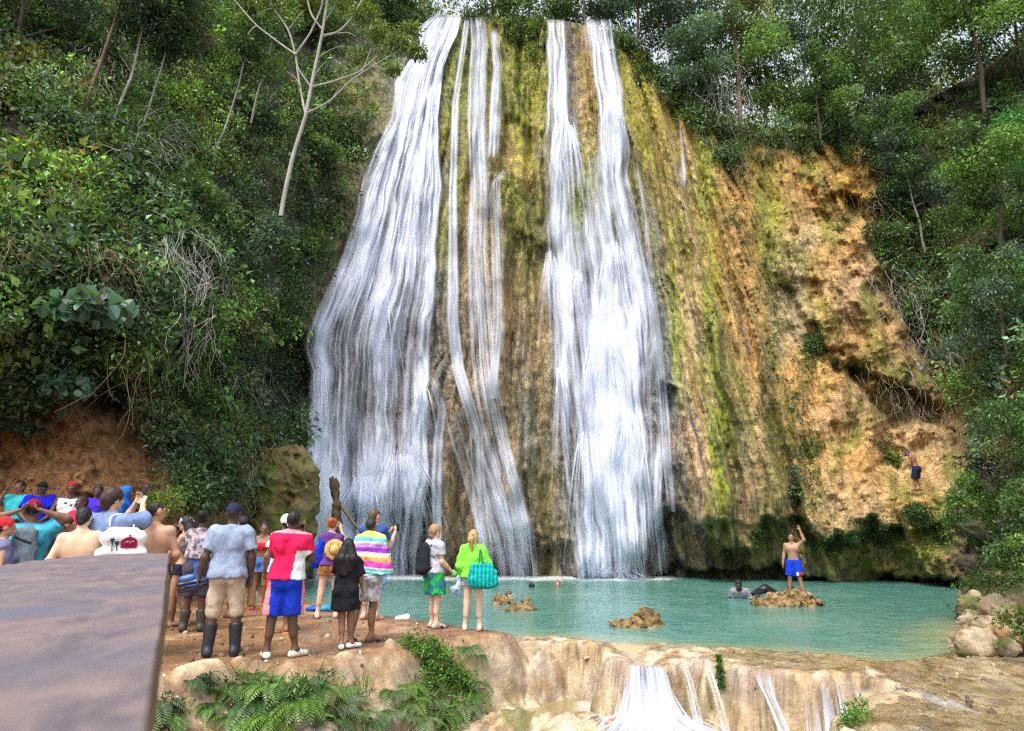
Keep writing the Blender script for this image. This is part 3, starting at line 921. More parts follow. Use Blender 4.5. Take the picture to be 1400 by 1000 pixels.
# ------------------------------------------------------------------ small cascades over the sill: draped sheets that follow the ground's profile
def cascade(label, top, bot, w0, w1, dens, seed, reach=0.0, spread=1.0):
    """top, bot: pixels of the lip and the foot"""
    a = wz(top[0], top[1], -0.25)
    b_ = wz(bot[0], bot[1], -1.05)
    n, m = 110, 70
    a[1] = lip_y(a[0], a[1])
    t = np.linspace(0, 1, n)[:, None]
    s = np.linspace(-1, 1, m)[None]
    w = w0 + (w1 - w0) * t ** 1.3
    x = a[0] + (b_[0] - a[0]) * t + s * w
    y = a[1] + 0.34 - 1.25 * t + 0 * s
    gzz = ground_z(x, y)[0]
    arc = -0.26 - 1.6 * np.clip(a[1] + 0.05 + reach - y, 0, 9) ** 1.6
    z = np.maximum(np.maximum(arc, gzz + 0.022), -0.95) + 0.015 * fbm(s * 8, t * 6, seed, 3, seed + 1)
    al = dens + 0.6 * fbm(s * w0 * 30, t * 1.6, seed, 3, seed + 2) + 0.5 * fbm(s * w0 * 70, t * 2.5, seed, 3, seed + 3) + 0.4 * sstep(-0.75, -1.0, z)
    al = np.clip(al, 0, 0.95) * np.minimum(1, (1 - np.abs(s)) * 4) * sstep(-0.255, -0.33, z) * sstep(1.0, 0.8, t)
    me = mesh('cascade', np.stack([x, y, z], -1).reshape(-1, 3), gridfaces(n, m), M['fall'], None, True, {'dens': al.ravel()})
    obj('cascade', me, None, label, 'cascade', 'small cascades over the pool sill')


cascade('largest small cascade, pouring through the notch in the sill into white foam', (868, 888), (874, 990), 0.22, 0.40, 0.34, 71)
cascade('streaky wide cascade at the right end of the travertine sill', (1135, 905), (1125, 985), 0.5, 0.52, 0.26, 74)
cascade('single thin trickle on the sill right of the notch', (922, 898), (920, 965), 0.05, 0.08, 0.45, 75)
cascade('thin trickle in the middle of the sill, right of the dark green moss stripe', (1008, 908), (1008, 965), 0.06, 0.09, 0.45, 77)
cascade('slight trickle just left of the dark green moss stripe on the sill', (947, 898), (946, 965), 0.04, 0.06, 0.35, 78)

# white water thrown out where the largest cascade and the right one strike the stream
def splash(label, u, vtop, vfoot, hw, sp_, n, seed):
    a = wz(u, vtop, -0.25)
    rs = np.random.default_rng(seed)
    b, A = Bag(), []
    for i in range(n):
        m = 18
        t = np.linspace(0, 1, m)
        q = rs.normal(0, 0.55)
        x0 = a[0] + q * hw
        ly = lip_y(x0, a[1])
        run = rs.uniform(0.5, 1.3)
        x = x0 + q * sp_ * np.clip(t - 0.25, 0, 1) ** 1.2 * 1.6
        y = ly + 0.03 - rs.uniform(0.05, 0.25) * t - run * np.clip(t - 0.35, 0, 1) ** 1.1
        z = -0.30 - 0.67 * np.clip(t / rs.uniform(0.45, 0.6), 0, 1) ** 1.6 + rs.uniform(0.02, 0.16) * np.sin(np.pi * np.clip((t - 0.45) / 0.55, 0, 1))
        z = np.maximum(z, ground_z(x[None], y[None])[0][0] + 0.03)
        w = rs.uniform(0.008, 0.035) * (0.4 + t)
        if z[12] > -0.40:
            continue
        al = rs.uniform(0.3, 0.95) * (0.12 + 0.88 * sstep(0.25, 0.55, t)) * sstep(1.0, 0.75, t) * sstep(0, 0.05, t)
        P = np.stack([x, y, z], -1)
        b.add(np.stack([P + np.stack([k_ * w, 0 * w, 0.004 - 0.004 * abs(k_) + 0 * w], -1) for k_ in (-1, 0, 1)], 1), gridfaces(m, 3), (1, 1, 1))
        A.append(np.stack([al * 0.1, al, al * 0.1], 1).ravel())
    me = mesh('cascade', np.concatenate(b.V), np.concatenate(b.F), M['fall'], None, True, {'dens': np.concatenate(A)})
    obj('cascade', me, None, label, 'cascade', 'small cascades over the pool sill')


splash('white splash fanning out at the foot of the largest small cascade', 868, 889, 960, 0.19, 0.42, 420, 5)
splash('broken white splash below the streaky cascade at the right end of the sill', 1128, 906, 980, 0.42, 0.2, 200, 6)

# ------------------------------------------------------------------ rocks in and beside the pool
def rockcol(base, alt, moss=None, seed=0, mt=0.2, f=3.0):
    def fn(V):
        t = sstep(-0.3, 0.4, fbm(V[:, 0] * f, V[:, 1] * f, V[:, 2] * f, 4, seed))
        c = mix(base, alt, t)
        if moss is not None:
            k = sstep(mt, mt + 0.35, fbm(V[:, 0] * f * 0.6, V[:, 1] * f * 0.6, V[:, 2] * f * 0.6, 4, seed + 9))
            c = c * (1 - k[:, None]) + np.array(moss) * k[:, None]
        return c
    return fn


def pool_rock(u, v, rx, ry, top, label, seed):
    p = wz(u, v, WATER)
    bl = [((p[0], p[1] + ry * 0.6, WATER - 0.15), (rx, ry, top + 0.15)), ((p[0] + rx * 0.25, p[1] + ry * 0.7, WATER - 0.1), (rx * 0.5, ry * 0.6, top + 0.2)), ((p[0] - rx * 0.4, p[1] + ry * 0.5, WATER - 0.2), (rx * 0.6, ry * 0.7, top + 0.08))]
    me = rock_mesh('rock', bl, 0.02, 0.125, 5.5, rockcol((0.25, 0.155, 0.06), (0.09, 0.055, 0.025), (0.36, 0.26, 0.12), seed, 0.2, 12.0), seed, -0.75, 0.12)
    obj('rock', me, None, label, 'rock', 'rocks standing out of the pool')


pool_rock(875, 858, 0.52, 0.42, 0.16, 'brown knobbly rock standing alone in the middle of the pool, nearest the sill', 81)
pool_rock(1083, 829, 0.86, 0.6, 0.24, 'broad brown rock in the pool that carries the man with his arm raised', 82)
pool_rock(711, 836, 0.34, 0.3, 0.12, 'small brown rock in the pool right of the teal bag', 83)
pool_rock(684, 826, 0.22, 0.22, 0.08, 'smallest rock in the pool, by the swimmer behind the teal bag', 84)

# knobbly bank at the right edge of the pool
def bankcol(V):
    c = rockcol((0.34, 0.24, 0.14), (0.13, 0.09, 0.05), None, 91, 0.2, 4.0)(V)
    n = fbm(V[:, 0] * 5, V[:, 1] * 5, V[:, 2] * 5, 4, 92)
    c = mix((1, 1, 1), (1, 1, 1), n * 0) * c
    k = sstep(0.05, 0.35, n)[:, None]
    c = c * (1 - k) + np.array((0.50, 0.37, 0.27)) * k
    k = sstep(0.0, 0.3, -n + 0.5 * fbm(V[:, 0] * 1.5, V[:, 1] * 1.5, V[:, 2] * 1.5, 3, 93) - 0.1)[:, None]
    return c * (1 - k) + np.array((0.10, 0.11, 0.03)) * k


BANK = [((10.7, 12.6, 0.1), (2.2, 2.3, 1.4)), ((9.5, 11.6, -0.1), (1.4, 1.3, 0.9)), ((10.75, 13.0, 1.75), (2.2, 1.8, 1.0)), ((11.8, 13.4, 2.5), (2.2, 1.9, 1.2)), ((8.2, 11.0, -0.4), (0.8, 0.7, 0.45)), ((10.3, 11.4, 0.3), (1.4, 1.4, 1.3)), ((13.3, 12.5, 1.5), (2.5, 2.5, 2.4))]
bank_o = obj('bank', rock_mesh('bank', BANK, 0.055, 0.26, 1.7, bankcol, 94, -1.0, 0.3), kind='structure')
BL_ = [(1337, 888, 0.24, 'orange-brown boulder at the water line of the right bank', 95), (1388, 872, 0.26, 'pale knobbly boulder at the foot of the right bank, nearest the frame edge', 96), (1362, 838, 0.22, 'greyish pink boulder set into the right bank above the water', 97)]
rb = np.random.default_rng(31)
for k_ in range(13):
    BL_.append((1326 + 80 * rb.random(), 812 + 80 * rb.random() ** 0.8, rb.uniform(0.07, 0.19), None, 130 + k_))
for (uu_, vv2, r_, lab, sd_) in BL_:
    p = wp(uu_, vv2, float(np.interp(vv2, [780, 840, 900], [11.35, 10.9, 10.2])) - 0.004 * (uu_ - 1330))
    bl = [(tuple(p + np.array((0, 0, 0.05))), (r_ * 1.15, r_, r_ * 0.8)), (tuple(p + np.array((r_ * 0.5, 0.1, 0.1))), (r_ * 0.7, r_ * 0.7, r_ * 0.6))]
    obj('boulder', rock_mesh('boulder', bl, 0.022, 0.5 * r_, 1.1 / r_, rockcol((0.22, 0.16, 0.09) if sd_ % 2 else (0.26, 0.16, 0.07), (0.36, 0.29, 0.20), (0.09, 0.10, 0.03), sd_, 0.02, 5.0), sd_, -0.9, 0.1), None, lab or 'small knobbly rock in the heap at the foot of the right bank', 'boulder', None if lab else 'rocks heaped at the foot of the right bank')
# mossy boulder left of the foot of the widest fall
p = wp(375, 660, 21.5)
obj('boulder', rock_mesh('boulder', [(tuple(p), (0.8, 0.8, 1.0)), (tuple(p + np.array((0.3, 0.1, -1.5))), (1.1, 1.0, 1.4)), (tuple(p + np.array((-1.1, 0.1, -1.3))), (1.0, 0.9, 0.9)), (tuple(p + np.array((0.75, -0.1, 0.3))), (0.35, 0.5, 0.6)), (tuple(p + np.array((-0.9, -0.1, -2.2))), (1.2, 0.8, 0.9))], 0.05, 0.42, 1.3, rockcol((0.16, 0.12, 0.05), (0.10, 0.10, 0.03), (0.10, 0.13, 0.02), 98, -0.1, 2.0), 98, -0.8, 0.3), None,
    'large mossy olive boulder left of the foot of the widest waterfall', 'boulder')
# snag standing in the fall
p0 = wp(462, 735, 23.6)
p1 = wp(458, 655, 23.6)
t = np.linspace(0, 1, 24)
pt = p0[None] * (1 - t[:, None]) + p1[None] * t[:, None] + np.stack([0.06 * fbm(t * 5, 1, 0, 3, 5), 0.05 * fbm(t * 5, 2, 0, 3, 6), 0 * t], -1)
b = Bag()
Vt, Ft = tube(pt, 0.12 + 0.06 * np.sin(t * 2.6) + 0.06 * fbm(t * 9, 4, 0, 3, 7), 14)
Vt += 0.11 * np.stack([fbm(Vt[:, 0] * 9, Vt[:, 2] * 4, 1, 3, 8), fbm(Vt[:, 0] * 9, Vt[:, 2] * 4, 5, 3, 9), 1.6 * np.repeat(t ** 6, 14) * fbm(Vt[:, 0] * 14, Vt[:, 1] * 14, 0, 2, 3)], -1)
b.add(Vt, Ft, (0.11, 0.08, 0.05))
b.add(np.concatenate([Vt[-14:], pt[-1:] - np.array([[0.0, 0, 0.06]])]), [(i, (i + 1) % 14, 14, 14) for i in range(14)], (0.10, 0.07, 0.04))
sn = obj('dead_trunk', b.mesh('dead_trunk', M['bark']), None, 'dark broken tree trunk standing in the spray at the foot of the widest waterfall', 'dead trunk')
pb = [wp(466, 690, 23.5), wp(474, 702, 23.4), wp(484, 716, 23.3), wp(494, 728, 23.3)]
Vt, Ft = tube(pb, [0.07, 0.06, 0.05, 0.03], 8)
obj('branch', mesh('branch', Vt, Ft, M['bark'], (0.15, 0.11, 0.08)), sn)

# ------------------------------------------------------------------ weathered plank in the near left foreground
def plank_mat():
    m, nt, ns, ls, bs = new_mat('weathered wood')
    tc = nd(ns, 'ShaderNodeTexCoord')
    mp = nd(ns, 'ShaderNodeMapping')
    mp.inputs['Rotation'].default_value = (0, 0, R(8))
    mp.inputs['Scale'].default_value = (15.0, 5.5, 9.0)
    ls.new(tc.outputs['Object'], mp.inputs[0])
    n1 = nd(ns, 'ShaderNodeTexNoise', Scale=1.5, Detail=12.0, Roughness=0.78, Distortion=0.9)
    ls.new(mp.outputs[0], n1.inputs['Vector'])
    cr = nd(ns, 'ShaderNodeValToRGB')
    e = cr.color_ramp.elements
    e[0].position, e[0].color = 0.30, (0.06, 0.055, 0.08, 1)
    e[1].position, e[1].color = 0.72, (0.33, 0.285, 0.275, 1)
    for p_, c_ in ((0.42, (0.09, 0.07, 0.085, 1)), (0.52, (0.15, 0.115, 0.12, 1)), (0.62, (0.21, 0.145, 0.12, 1))):
        q = e.new(p_)
        q.color = c_
    ls.new(n1.outputs['Fac'], cr.inputs[0])
    mp2 = nd(ns, 'ShaderNodeMapping')
    mp2.inputs['Scale'].default_value = (5.0, 3.2, 3.0)
    ls.new(tc.outputs['Object'], mp2.inputs[0])
    n2 = nd(ns, 'ShaderNodeTexNoise', Scale=1.4, Detail=4.0)
    ls.new(mp2.outputs[0], n2.inputs['Vector'])
    mr = nd(ns, 'ShaderNodeMapRange')
    mr.inputs['From Min'].default_value = 0.52
    mr.inputs['From Max'].default_value = 0.68
    ls.new(n2.outputs['Fac'], mr.inputs['Value'])
    mx = nd(ns, 'ShaderNodeMix', data_type='RGBA')
    ls.new(mr.outputs[0], mx.inputs[0])
    ls.new(cr.outputs[0], mx.inputs[6])
    mx.inputs[7].default_value = (0.10, 0.095, 0.13, 1)
    at = nd(ns, 'ShaderNodeAttribute', attribute_name='Col')
    m2 = nd(ns, 'ShaderNodeMix', data_type='RGBA', blend_type='MULTIPLY')
    m2.inputs[0].default_value = 1
    ls.new(mx.outputs[2], m2.inputs[6])
    ls.new(at.outputs['Color'], m2.inputs[7])
    ls.new(m2.outputs[2], bs.inputs['Base Color'])
    bs.inputs['Roughness'].default_value = 0.7
    bp = nd(ns, 'ShaderNodeBump', Strength=0.5, Distance=0.01)
    ls.new(n1.outputs['Fac'], bp.inputs['Height'])
    ls.new(bp.outputs[0], bs.inputs['Normal'])
    return m


M['plank'] = plank_mat()
# plan outline of the plank's top, from its far right corner; top is 0.09 m under the lens
far_r, far_l = wz(231, 757, CZ - 0.09), wz(-120, 784, CZ - 0.09)
near_r = wz(199, 1010, CZ - 0.09)
near_r = near_r + (near_r - far_r) * 0.02
far_m1, far_m2 = wz(70, 764, CZ - 0.09), wz(150, 758, CZ - 0.09)
k = far_l - np.array((0.2, 0, 0))
near_l = near_r + np.array((-1.1, 0.15, 0))
nu, nw = 60, 60
topP = []
fe = np.stack([far_r, wz(200, 757, CZ - 0.09), far_m2, far_m1, wz(0, 776, CZ - 0.09), far_l])
fx = np.linspace(0, 1, nu)
fs = np.linspace(0, 1, len(fe))
FE = np.stack([np.interp(fx, fs, fe[:, i]) for i in range(3)], -1)
NE = near_r[None] + (near_l - near_r)[None] * fx[:, None]
tq = np.linspace(0, 1, nw)[:, None, None]
TP = FE[None] * (1 - tq) + NE[None] * tq
TP[..., 2] += 0.004 * fbm(TP[..., 0] * 9, TP[..., 1] * 20, 0, 4, 5)
TP[:, 0, 0] += 0.002 * fbm(TP[:, 0, 1] * 9, 3, 0, 3, 5)
th = 0.19
b = Bag()
b.add(TP, gridfaces(nw, nu)[:, ::-1], (1, 1, 1))
edge = np.concatenate([TP[::-1, 0], TP[0, 1:], TP[1:, -1], TP[-1, -2:0:-1]])
lv = np.array([0, 0.012, 0.03, 0.10, th])
ow = np.array([0.0, 0.007, 0.01, 0.012, 0.0])
ctr = TP.mean((0, 1))
dirs = edge - ctr
dirs[:, 2] = 0
dirs /= np.linalg.norm(dirs, axis=1)[:, None]
SV = np.stack([edge + dirs * o_ - np.array((0, 0, l_)) for l_, o_ in zip(lv, ow)])
ne = len(edge)
i = np.arange(5 * ne).reshape(5, ne)
j = np.roll(i, -1, 1)
b.add(SV, np.stack([i[:-1], j[:-1], j[1:], i[1:]], -1).reshape(-1, 4), (0.9, 0.72, 0.36))
pk = obj('wooden_beam', b.mesh('wooden_beam', M['plank']), None, 'thick weathered grey wooden beam top, blurred in the near left foreground', 'beam')
Vt, Ft = tube([ctr + np.array((-0.25, 0.25, -th + 0.01)), ctr + np.array((-0.25, 0.25, -1.4)), ctr + np.array((-0.25, 0.25, -2.5))], 0.09, 10)
obj('post', mesh('post', Vt, Ft, M['bark'], (0.25, 0.2, 0.15)), pk)

# ------------------------------------------------------------------ daylight
w = bpy.data.worlds.new('World')
S.world = w
w.use_nodes = True
ns, ls = w.node_tree.nodes, w.node_tree.links
sky = ns.new('ShaderNodeTexSky')
sky.sky_type = 'NISHITA'
sky.sun_disc = False
SUN_EL, SUN_AZ = 64.0, 208.0      # azimuth measured clockwise from +Y; the sun stands behind the camera, a little left
sky.sun_elevation = R(SUN_EL)
sky.sun_rotation = R(SUN_AZ)
sky.dust_density = 3.0
hz = ns.new('ShaderNodeHueSaturation')      # thin bright overcast: paler than a clear sky
hz.inputs['Saturation'].default_value = 0.35
hz.inputs['Value'].default_value = 1.25
ls.new(sky.outputs[0], hz.inputs['Color'])
ls.new(hz.outputs[0], ns['Background'].inputs[0])
ns['Background'].inputs[1].default_value = 0.15
sl = bpy.data.lights.new('sun', 'SUN')
sl.energy = 1.5
sl.angle = R(14)
sl.color = (1.0, 0.94, 0.85)
so = bpy.data.objects.new('sun', sl)
COL.objects.link(so)
d = Vector((math.sin(R(SUN_AZ)) * math.cos(R(SUN_EL)), math.cos(R(SUN_AZ)) * math.cos(R(SUN_EL)), math.sin(R(SUN_EL))))
so.rotation_euler = (-d).to_track_quat('-Z', 'Y').to_euler()
S.view_settings.view_transform = 'Standard'
S.view_settings.look = 'None'
S.view_settings.exposure = 1.1
S.view_settings.gamma = 1
S.cycles.max_bounces = 8
S.cycles.transparent_max_bounces = 24
S.cycles.use_denoising = False       # a fine grain keeps the textures of rock, leaves and cloth crisp
S.cycles.use_adaptive_sampling = False
S.cycles.filter_width = 1.3
S.cycles.sample_clamp_indirect = 3.0
S.cycles.caustics_reflective = False
# ------------------------------------------------------------------ foliage
G_DK, G_MD, G_BL, G_YG, G_LT, G_OL = (0.036,0.068,0.028), (0.062,0.118,0.036), (0.065,0.112,0.078), (0.16,0.19,0.03), (0.105,0.19,0.046), (0.095,0.098,0.035)
rl = np.random.default_rng(11)


def norm(a):
    return a / (np.linalg.norm(a, axis=-1, keepdims=True) + 1e-9)


def leaves(bag, P, out, L, Wr, col, droop=0.25, rnd=0.8, var=0.35):
    n = len(P)
    out = np.broadcast_to(out, P.shape)
    L = np.broadcast_to(L, (n,)) * rl.uniform(0.65, 1.3, n)
    a = norm(out * 0.7 + rl.normal(0, rnd, (n, 3)) + np.array((0, 0, -droop)))
    nr = norm(out * 0.5 + rl.normal(0, 0.5, (n, 3)) + np.array((0, 0, 0.75)))
    s = norm(np.cross(a, nr))
    nr = np.cross(s, a)
    w = L * Wr * 0.5
    f = (0.12 * L)[:, None] * nr
    m = P + a * (L * 0.42)[:, None]
    V = np.stack([P, m + s * w[:, None] + f, P + a * L[:, None] - f * 0.6, m - s * w[:, None] + f], 1).reshape(-1, 3)
    F = np.arange(4 * n).reshape(n, 4)
    c = np.broadcast_to(np.asarray(col, float), (n, 3)) * np.exp(rl.normal(0, var, (n, 1))) * (1 + rl.normal(0, 0.10, (n, 3)))
    if Wr > 0.7:        # broad round leaves: two rounded halves folded along the midrib
        w3 = w[:, None]
        L3 = L[:, None]
        V = np.stack([P, P + a * L3 * .22 + s * w3 * .85 + f, P + a * L3 * .62 + s * w3 + f, P + a * L3 * .92 + s * w3 * .45 + f * .5, P + a * L3, P + a * L3 * .92 - s * w3 * .45 + f * .5, P + a * L3 * .62 - s * w3 + f, P + a * L3 * .22 - s * w3 * .85 + f, P + a * L3 * .5], 1).reshape(-1, 3)
        q = np.array([[0, 1, 2, 8], [8, 2, 3, 4], [8, 4, 5, 6], [0, 8, 6, 7]])
        bag.add(V, (np.arange(n)[:, None, None] * 9 + q).reshape(-1, 4), np.repeat(c, 9, 0))
        return
    bag.add(V, F, np.repeat(c, 4, 0))


def clump(bag, c, r, n, L, col, Wr=0.5, flat=0.75, shell=0.6, droop=0.25, up=0.3, var=0.35):
    d = norm(rl.normal(0, 1, (n, 3)) + np.array((0, 0, up)))
    rr = r * (shell + (1 - shell) * rl.random((n, 1)) ** 0.5) * rl.uniform(0.6, 1.05, (n, 1))
    P = np.asarray(c) + d * rr * np.array((1, 1, flat))
    leaves(bag, P, d, L, Wr, col, droop, 0.8, var)


def limb(bag, p0, p1, r0, r1, col, sag=0.1, n=8, sides=6, wob=0.05):
    t = np.linspace(0, 1, n)
    p0, p1 = np.asarray(p0, float), np.asarray(p1, float)
    ln = np.linalg.norm(p1 - p0)
    P = p0 * (1 - t[:, None]) + p1 * t[:, None]
    P[:, 2] += sag * ln * np.sin(t * np.pi)
    sd_ = rl.uniform(0, 99)
    P += ln * wob * np.stack([fbm(t * 2.5 + sd_, 1, 0, 2, 1), fbm(t * 2.5 + sd_, 5, 0, 2, 2), 0 * t], -1) * np.sin(t * np.pi)[:, None]
    V, F = tube(P, r0 + (r1 - r0) * t, sides)
    bag.add(V, F, np.asarray(col) * (1 + 0.2 * rl.normal(0, 1, (len(V), 1)).clip(-1, 1)))
    return P


def tree(label, u, v, H, lean=(0, 0), spread=0.3, nl=4000, L=0.17, pal=(G_MD, G_LT), bark=(0.20, 0.17, 0.14), c0=0.35, rt=None, dy=0.0, group=None, nlimb=14, cat='tree', parent_name='tree', Wr=0.5):
    """a tree rooted where the pixel meets the hillside; H metres tall"""
    base = wp(u, v, float(yc(u, v)) + dy)
    root = obj(parent_name, None, None, label, cat, group, loc=tuple(base))
    rt = rt or 0.016 * H
    tb, cb = Bag(), Bag()
    top = np.array((lean[0] * H, lean[1] * H, H * 0.9))
    ax = limb(tb, (0, 0, -0.6), top, rt * 0.85, rt * 0.3, bark, 0.0, 14, 7, 0.035)
    for i in range(nlimb):
        t = c0 + (1 - c0) * (i + rl.random()) / nlimb
        p = np.array([np.interp(t, np.linspace(0, 1, 14), ax[:, k]) for k in range(3)])
        an = i * 2.4 + rl.uniform(-0.5, 0.5)
        ln = H * spread * rl.uniform(0.55, 1.1) * (1.1 - 0.55 * t)
        q = p + np.array((math.cos(an), math.sin(an), rl.uniform(0.15, 0.8))) * ln
        lp = limb(tb, p, q, rt * 0.4 * (1.2 - t), rt * 0.08, bark, 0.08, 7, 5, 0.15)
        col = np.array(pal[rl.integers(len(pal))]) * rl.uniform(0.75, 1.3) * (1.35 if u > 560 else 1.0)  # ridge and right trees lightened: backlight and haze put into leaf colour
        for j, (f, sc) in enumerate(((1.0, 1.0), (0.72, 0.8), (0.5, 0.6))):
            c = lp[int(f * 6)] + rl.normal(0, 0.1 * ln, 3)
            r = H * spread * rl.uniform(0.28, 0.5) * sc
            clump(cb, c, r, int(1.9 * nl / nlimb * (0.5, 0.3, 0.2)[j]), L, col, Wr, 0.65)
    obj('trunk', tb.mesh('trunk', M['bark']), root)
    obj('crown', cb.mesh('crown', M['leaf'], False), root)
    return root


def shrub(label, u, v, r, n=900, L=0.12, pal=(G_MD,), dy=0.0, flat=0.8, group=None, Wr=0.5, name='shrub', cat='shrub', lumps=6, Y=None, up=0.35, mat='leaf', stems=True, var=0.35):
    Y = (float(yc(u, v)) if Y is None else Y) + dy
    base = wp(u, v, Y)
    root = obj(name, None, None, label, cat, group, loc=tuple(base))
    fb, sb = Bag(), Bag()
    for i in range(lumps):
        d = norm(rl.normal(0, 1, 3) + np.array((0, -0.5, 0.4)))
        c = d * r * np.array((0.75, 0.6, 0.75 * flat)) * rl.uniform(0.4, 1) if lumps > 1 else np.zeros(3)
        col = np.array(pal[i % len(pal)]) * rl.uniform(0.8, 1.25)
        clump(fb, c, r * rl.uniform(0.4, 0.62) if lumps > 1 else r, n // lumps, L, col, Wr, flat, 0.5, 0.2, up, var)
        if stems:
            limb(sb, (0, 0.3 * r, -0.35 * r), c, 0.02, 0.008, (0.12, 0.10, 0.07), 0.1, 5, 4, 0.1)
    obj('foliage', fb.mesh('foliage', M[mat], False), root)
    if stems:
        obj('stems', sb.mesh('stems', M['bark']), root)
    return root


# --- undergrowth of the two slopes: nobody could count it
def undergrowth(name, poly, n, rmin, rmax, L, pals, gapseed, perb, pull=0.5, thr=-0.05, hole=None):
    b = Bag()
    poly = np.array(poly, float)
    k = 0
    lo, hi = poly.min(0), poly.max(0)
    cu_ = rl.uniform(lo[0], hi[0], n * 4)
    cv_ = rl.uniform(lo[1], hi[1], n * 4)
    sdv = poly_sd(poly, cu_, cv_)
    keep = (sdv > -4) & (fbm(cu_ / 65, cv_ / 65, 0, 3, gapseed) > thr) & (cv_ > np.interp(cu_, RU, RV))
    cu_, cv_ = cu_[keep][:n], cv_[keep][:n]
    Yv = yc(cu_, cv_)
    inside = (cu_ > -30) & (cu_ < 1430) & (cv_ > -30)
    for u, v, Y, ins_ in zip(cu_, cv_, Yv, inside):
        r = rl.uniform(rmin, rmax)
        q = fbm(np.array([u / 90]), np.array([v / 90]), 0, 2, gapseed + 7)[0] + rl.normal(0, 0.25)
        col = np.array(pals[int(np.clip((q + 0.6) / 1.2, 0, 0.999) * len(pals))]) * np.exp(rl.normal(0.44, 0.42))
        c = wp(u, v, Y - r * pull)
        big = rl.random() < 0.24
        clump(b, c, r, int(perb * (r / rmax) ** 1.3 * (1.0 if ins_ else 0.35) * (0.4 if big else 1)), L * (2.0 if big else 1.0), col, 0.6 if big else 0.48, 0.7, 0.45, 0.25, 0.3)
    return obj(name, b.mesh(name, M['leaf'], False), kind='stuff')


LEFTP = [(-300,-320),(560,-60),(578,20),(560,60),(535,95),(520,110),(505,180),(470,290),(440,350),(428,400),(395,450),(412,560),(400,630),(350,665),(300,690),(240,685),(222,640),(210,560),(120,510),(60,545),(-300,600)]
undergrowth('jungle_undergrowth', LEFTP, 4600, 0.25, 0.9, 0.125, [G_DK, G_DK, G_MD, G_BL, G_MD, G_OL, G_LT], 101, 150, thr=-0.42)
RIGHTP = [(905,98),(950,160),(985,215),(1040,205),(1100,190),(1195,190),(1215,290),(1195,320),(1240,410),(1285,500),(1300,560),(1330,560),(1345,640),(1700,800),(1700,-60),(1400,40),(1300,100),(1200,150),(1040,165),(960,140)]
undergrowth('slope_undergrowth', RIGHTP, 2000, 0.3, 0.95, 0.15, [G_DK, G_MD, G_MD, G_BL, G_OL, G_LT], 120, 120, thr=-0.3)
# bushes and creepers that hang over the rim of the cliff
b = Bag()
for i in range(620):
    z_ = rl.random()
    u = rl.uniform(636, 748) if z_ < .27 else (rl.uniform(838, 1205) if z_ < .9 else rl.uniform(500, 590))
    vr = float(np.interp(u, RU, RV))
    dn = abs(rl.normal(0, 1)) * (26 if u < 760 else 20)
    if 645 < u < 690 and rl.random() < .6:
        continue
    if dn > 12 and fbm(np.array([u / 16]), np.array([dn / 40]), 0, 2, 121)[0] < 0.0:
        continue
    v = vr + dn
    r = rl.uniform(0.18, 0.6) * (1 if dn < 20 else 0.6)
    c = wp(u, v, float(yc(u, v)) - 0.4 * r) + np.array((0, 0, 0.3 * r))
    clump(b, c, r, int(110 * r) + 14, 0.16, np.array([G_MD, G_LT, G_YG, G_BL, G_MD][rl.integers(5)]) * rl.uniform(0.9, 1.6), 0.48, 0.8, 0.4, 0.5)
obj('rim_plants', b.mesh('rim_plants', M['leaf'], False), kind='stuff')
# moss tufts and small plants rooted on the cliff
# the wood behind the ridge reads as one mass
b = Bag()
for i in range(1900):
    u = rl.uniform(430, 1560)
    d = rl.uniform(2, 34)
    e = wp(u, float(np.interp(u, RU, RV)), float(yc(u, np.interp(u, RU, RV) + 1)))
    hgt = rl.uniform(0.2, 1.0) ** 1.2 * (8.5 + 0.1 * d) * (0.75 if u < 950 else 1.0)
    r = rl.uniform(0.5, 1.3)
    if fbm(np.array([u / 45]), np.array([hgt / 2.2]), d / 30, 2, 66)[0] < -0.30:
        continue
    col = np.array([G_MD, G_MD, G_LT, G_YG, G_BL][rl.integers(5)]) * rl.uniform(0.9, 1.6)
    clump(b, e + np.array((0, d, hgt + 0.12 * d)), r, int(95 * r), 0.24, col, 0.5, 0.65, 0.4)
obj('forest', b.mesh('forest', M['leaf'], False), kind='stuff')
b = Bag()
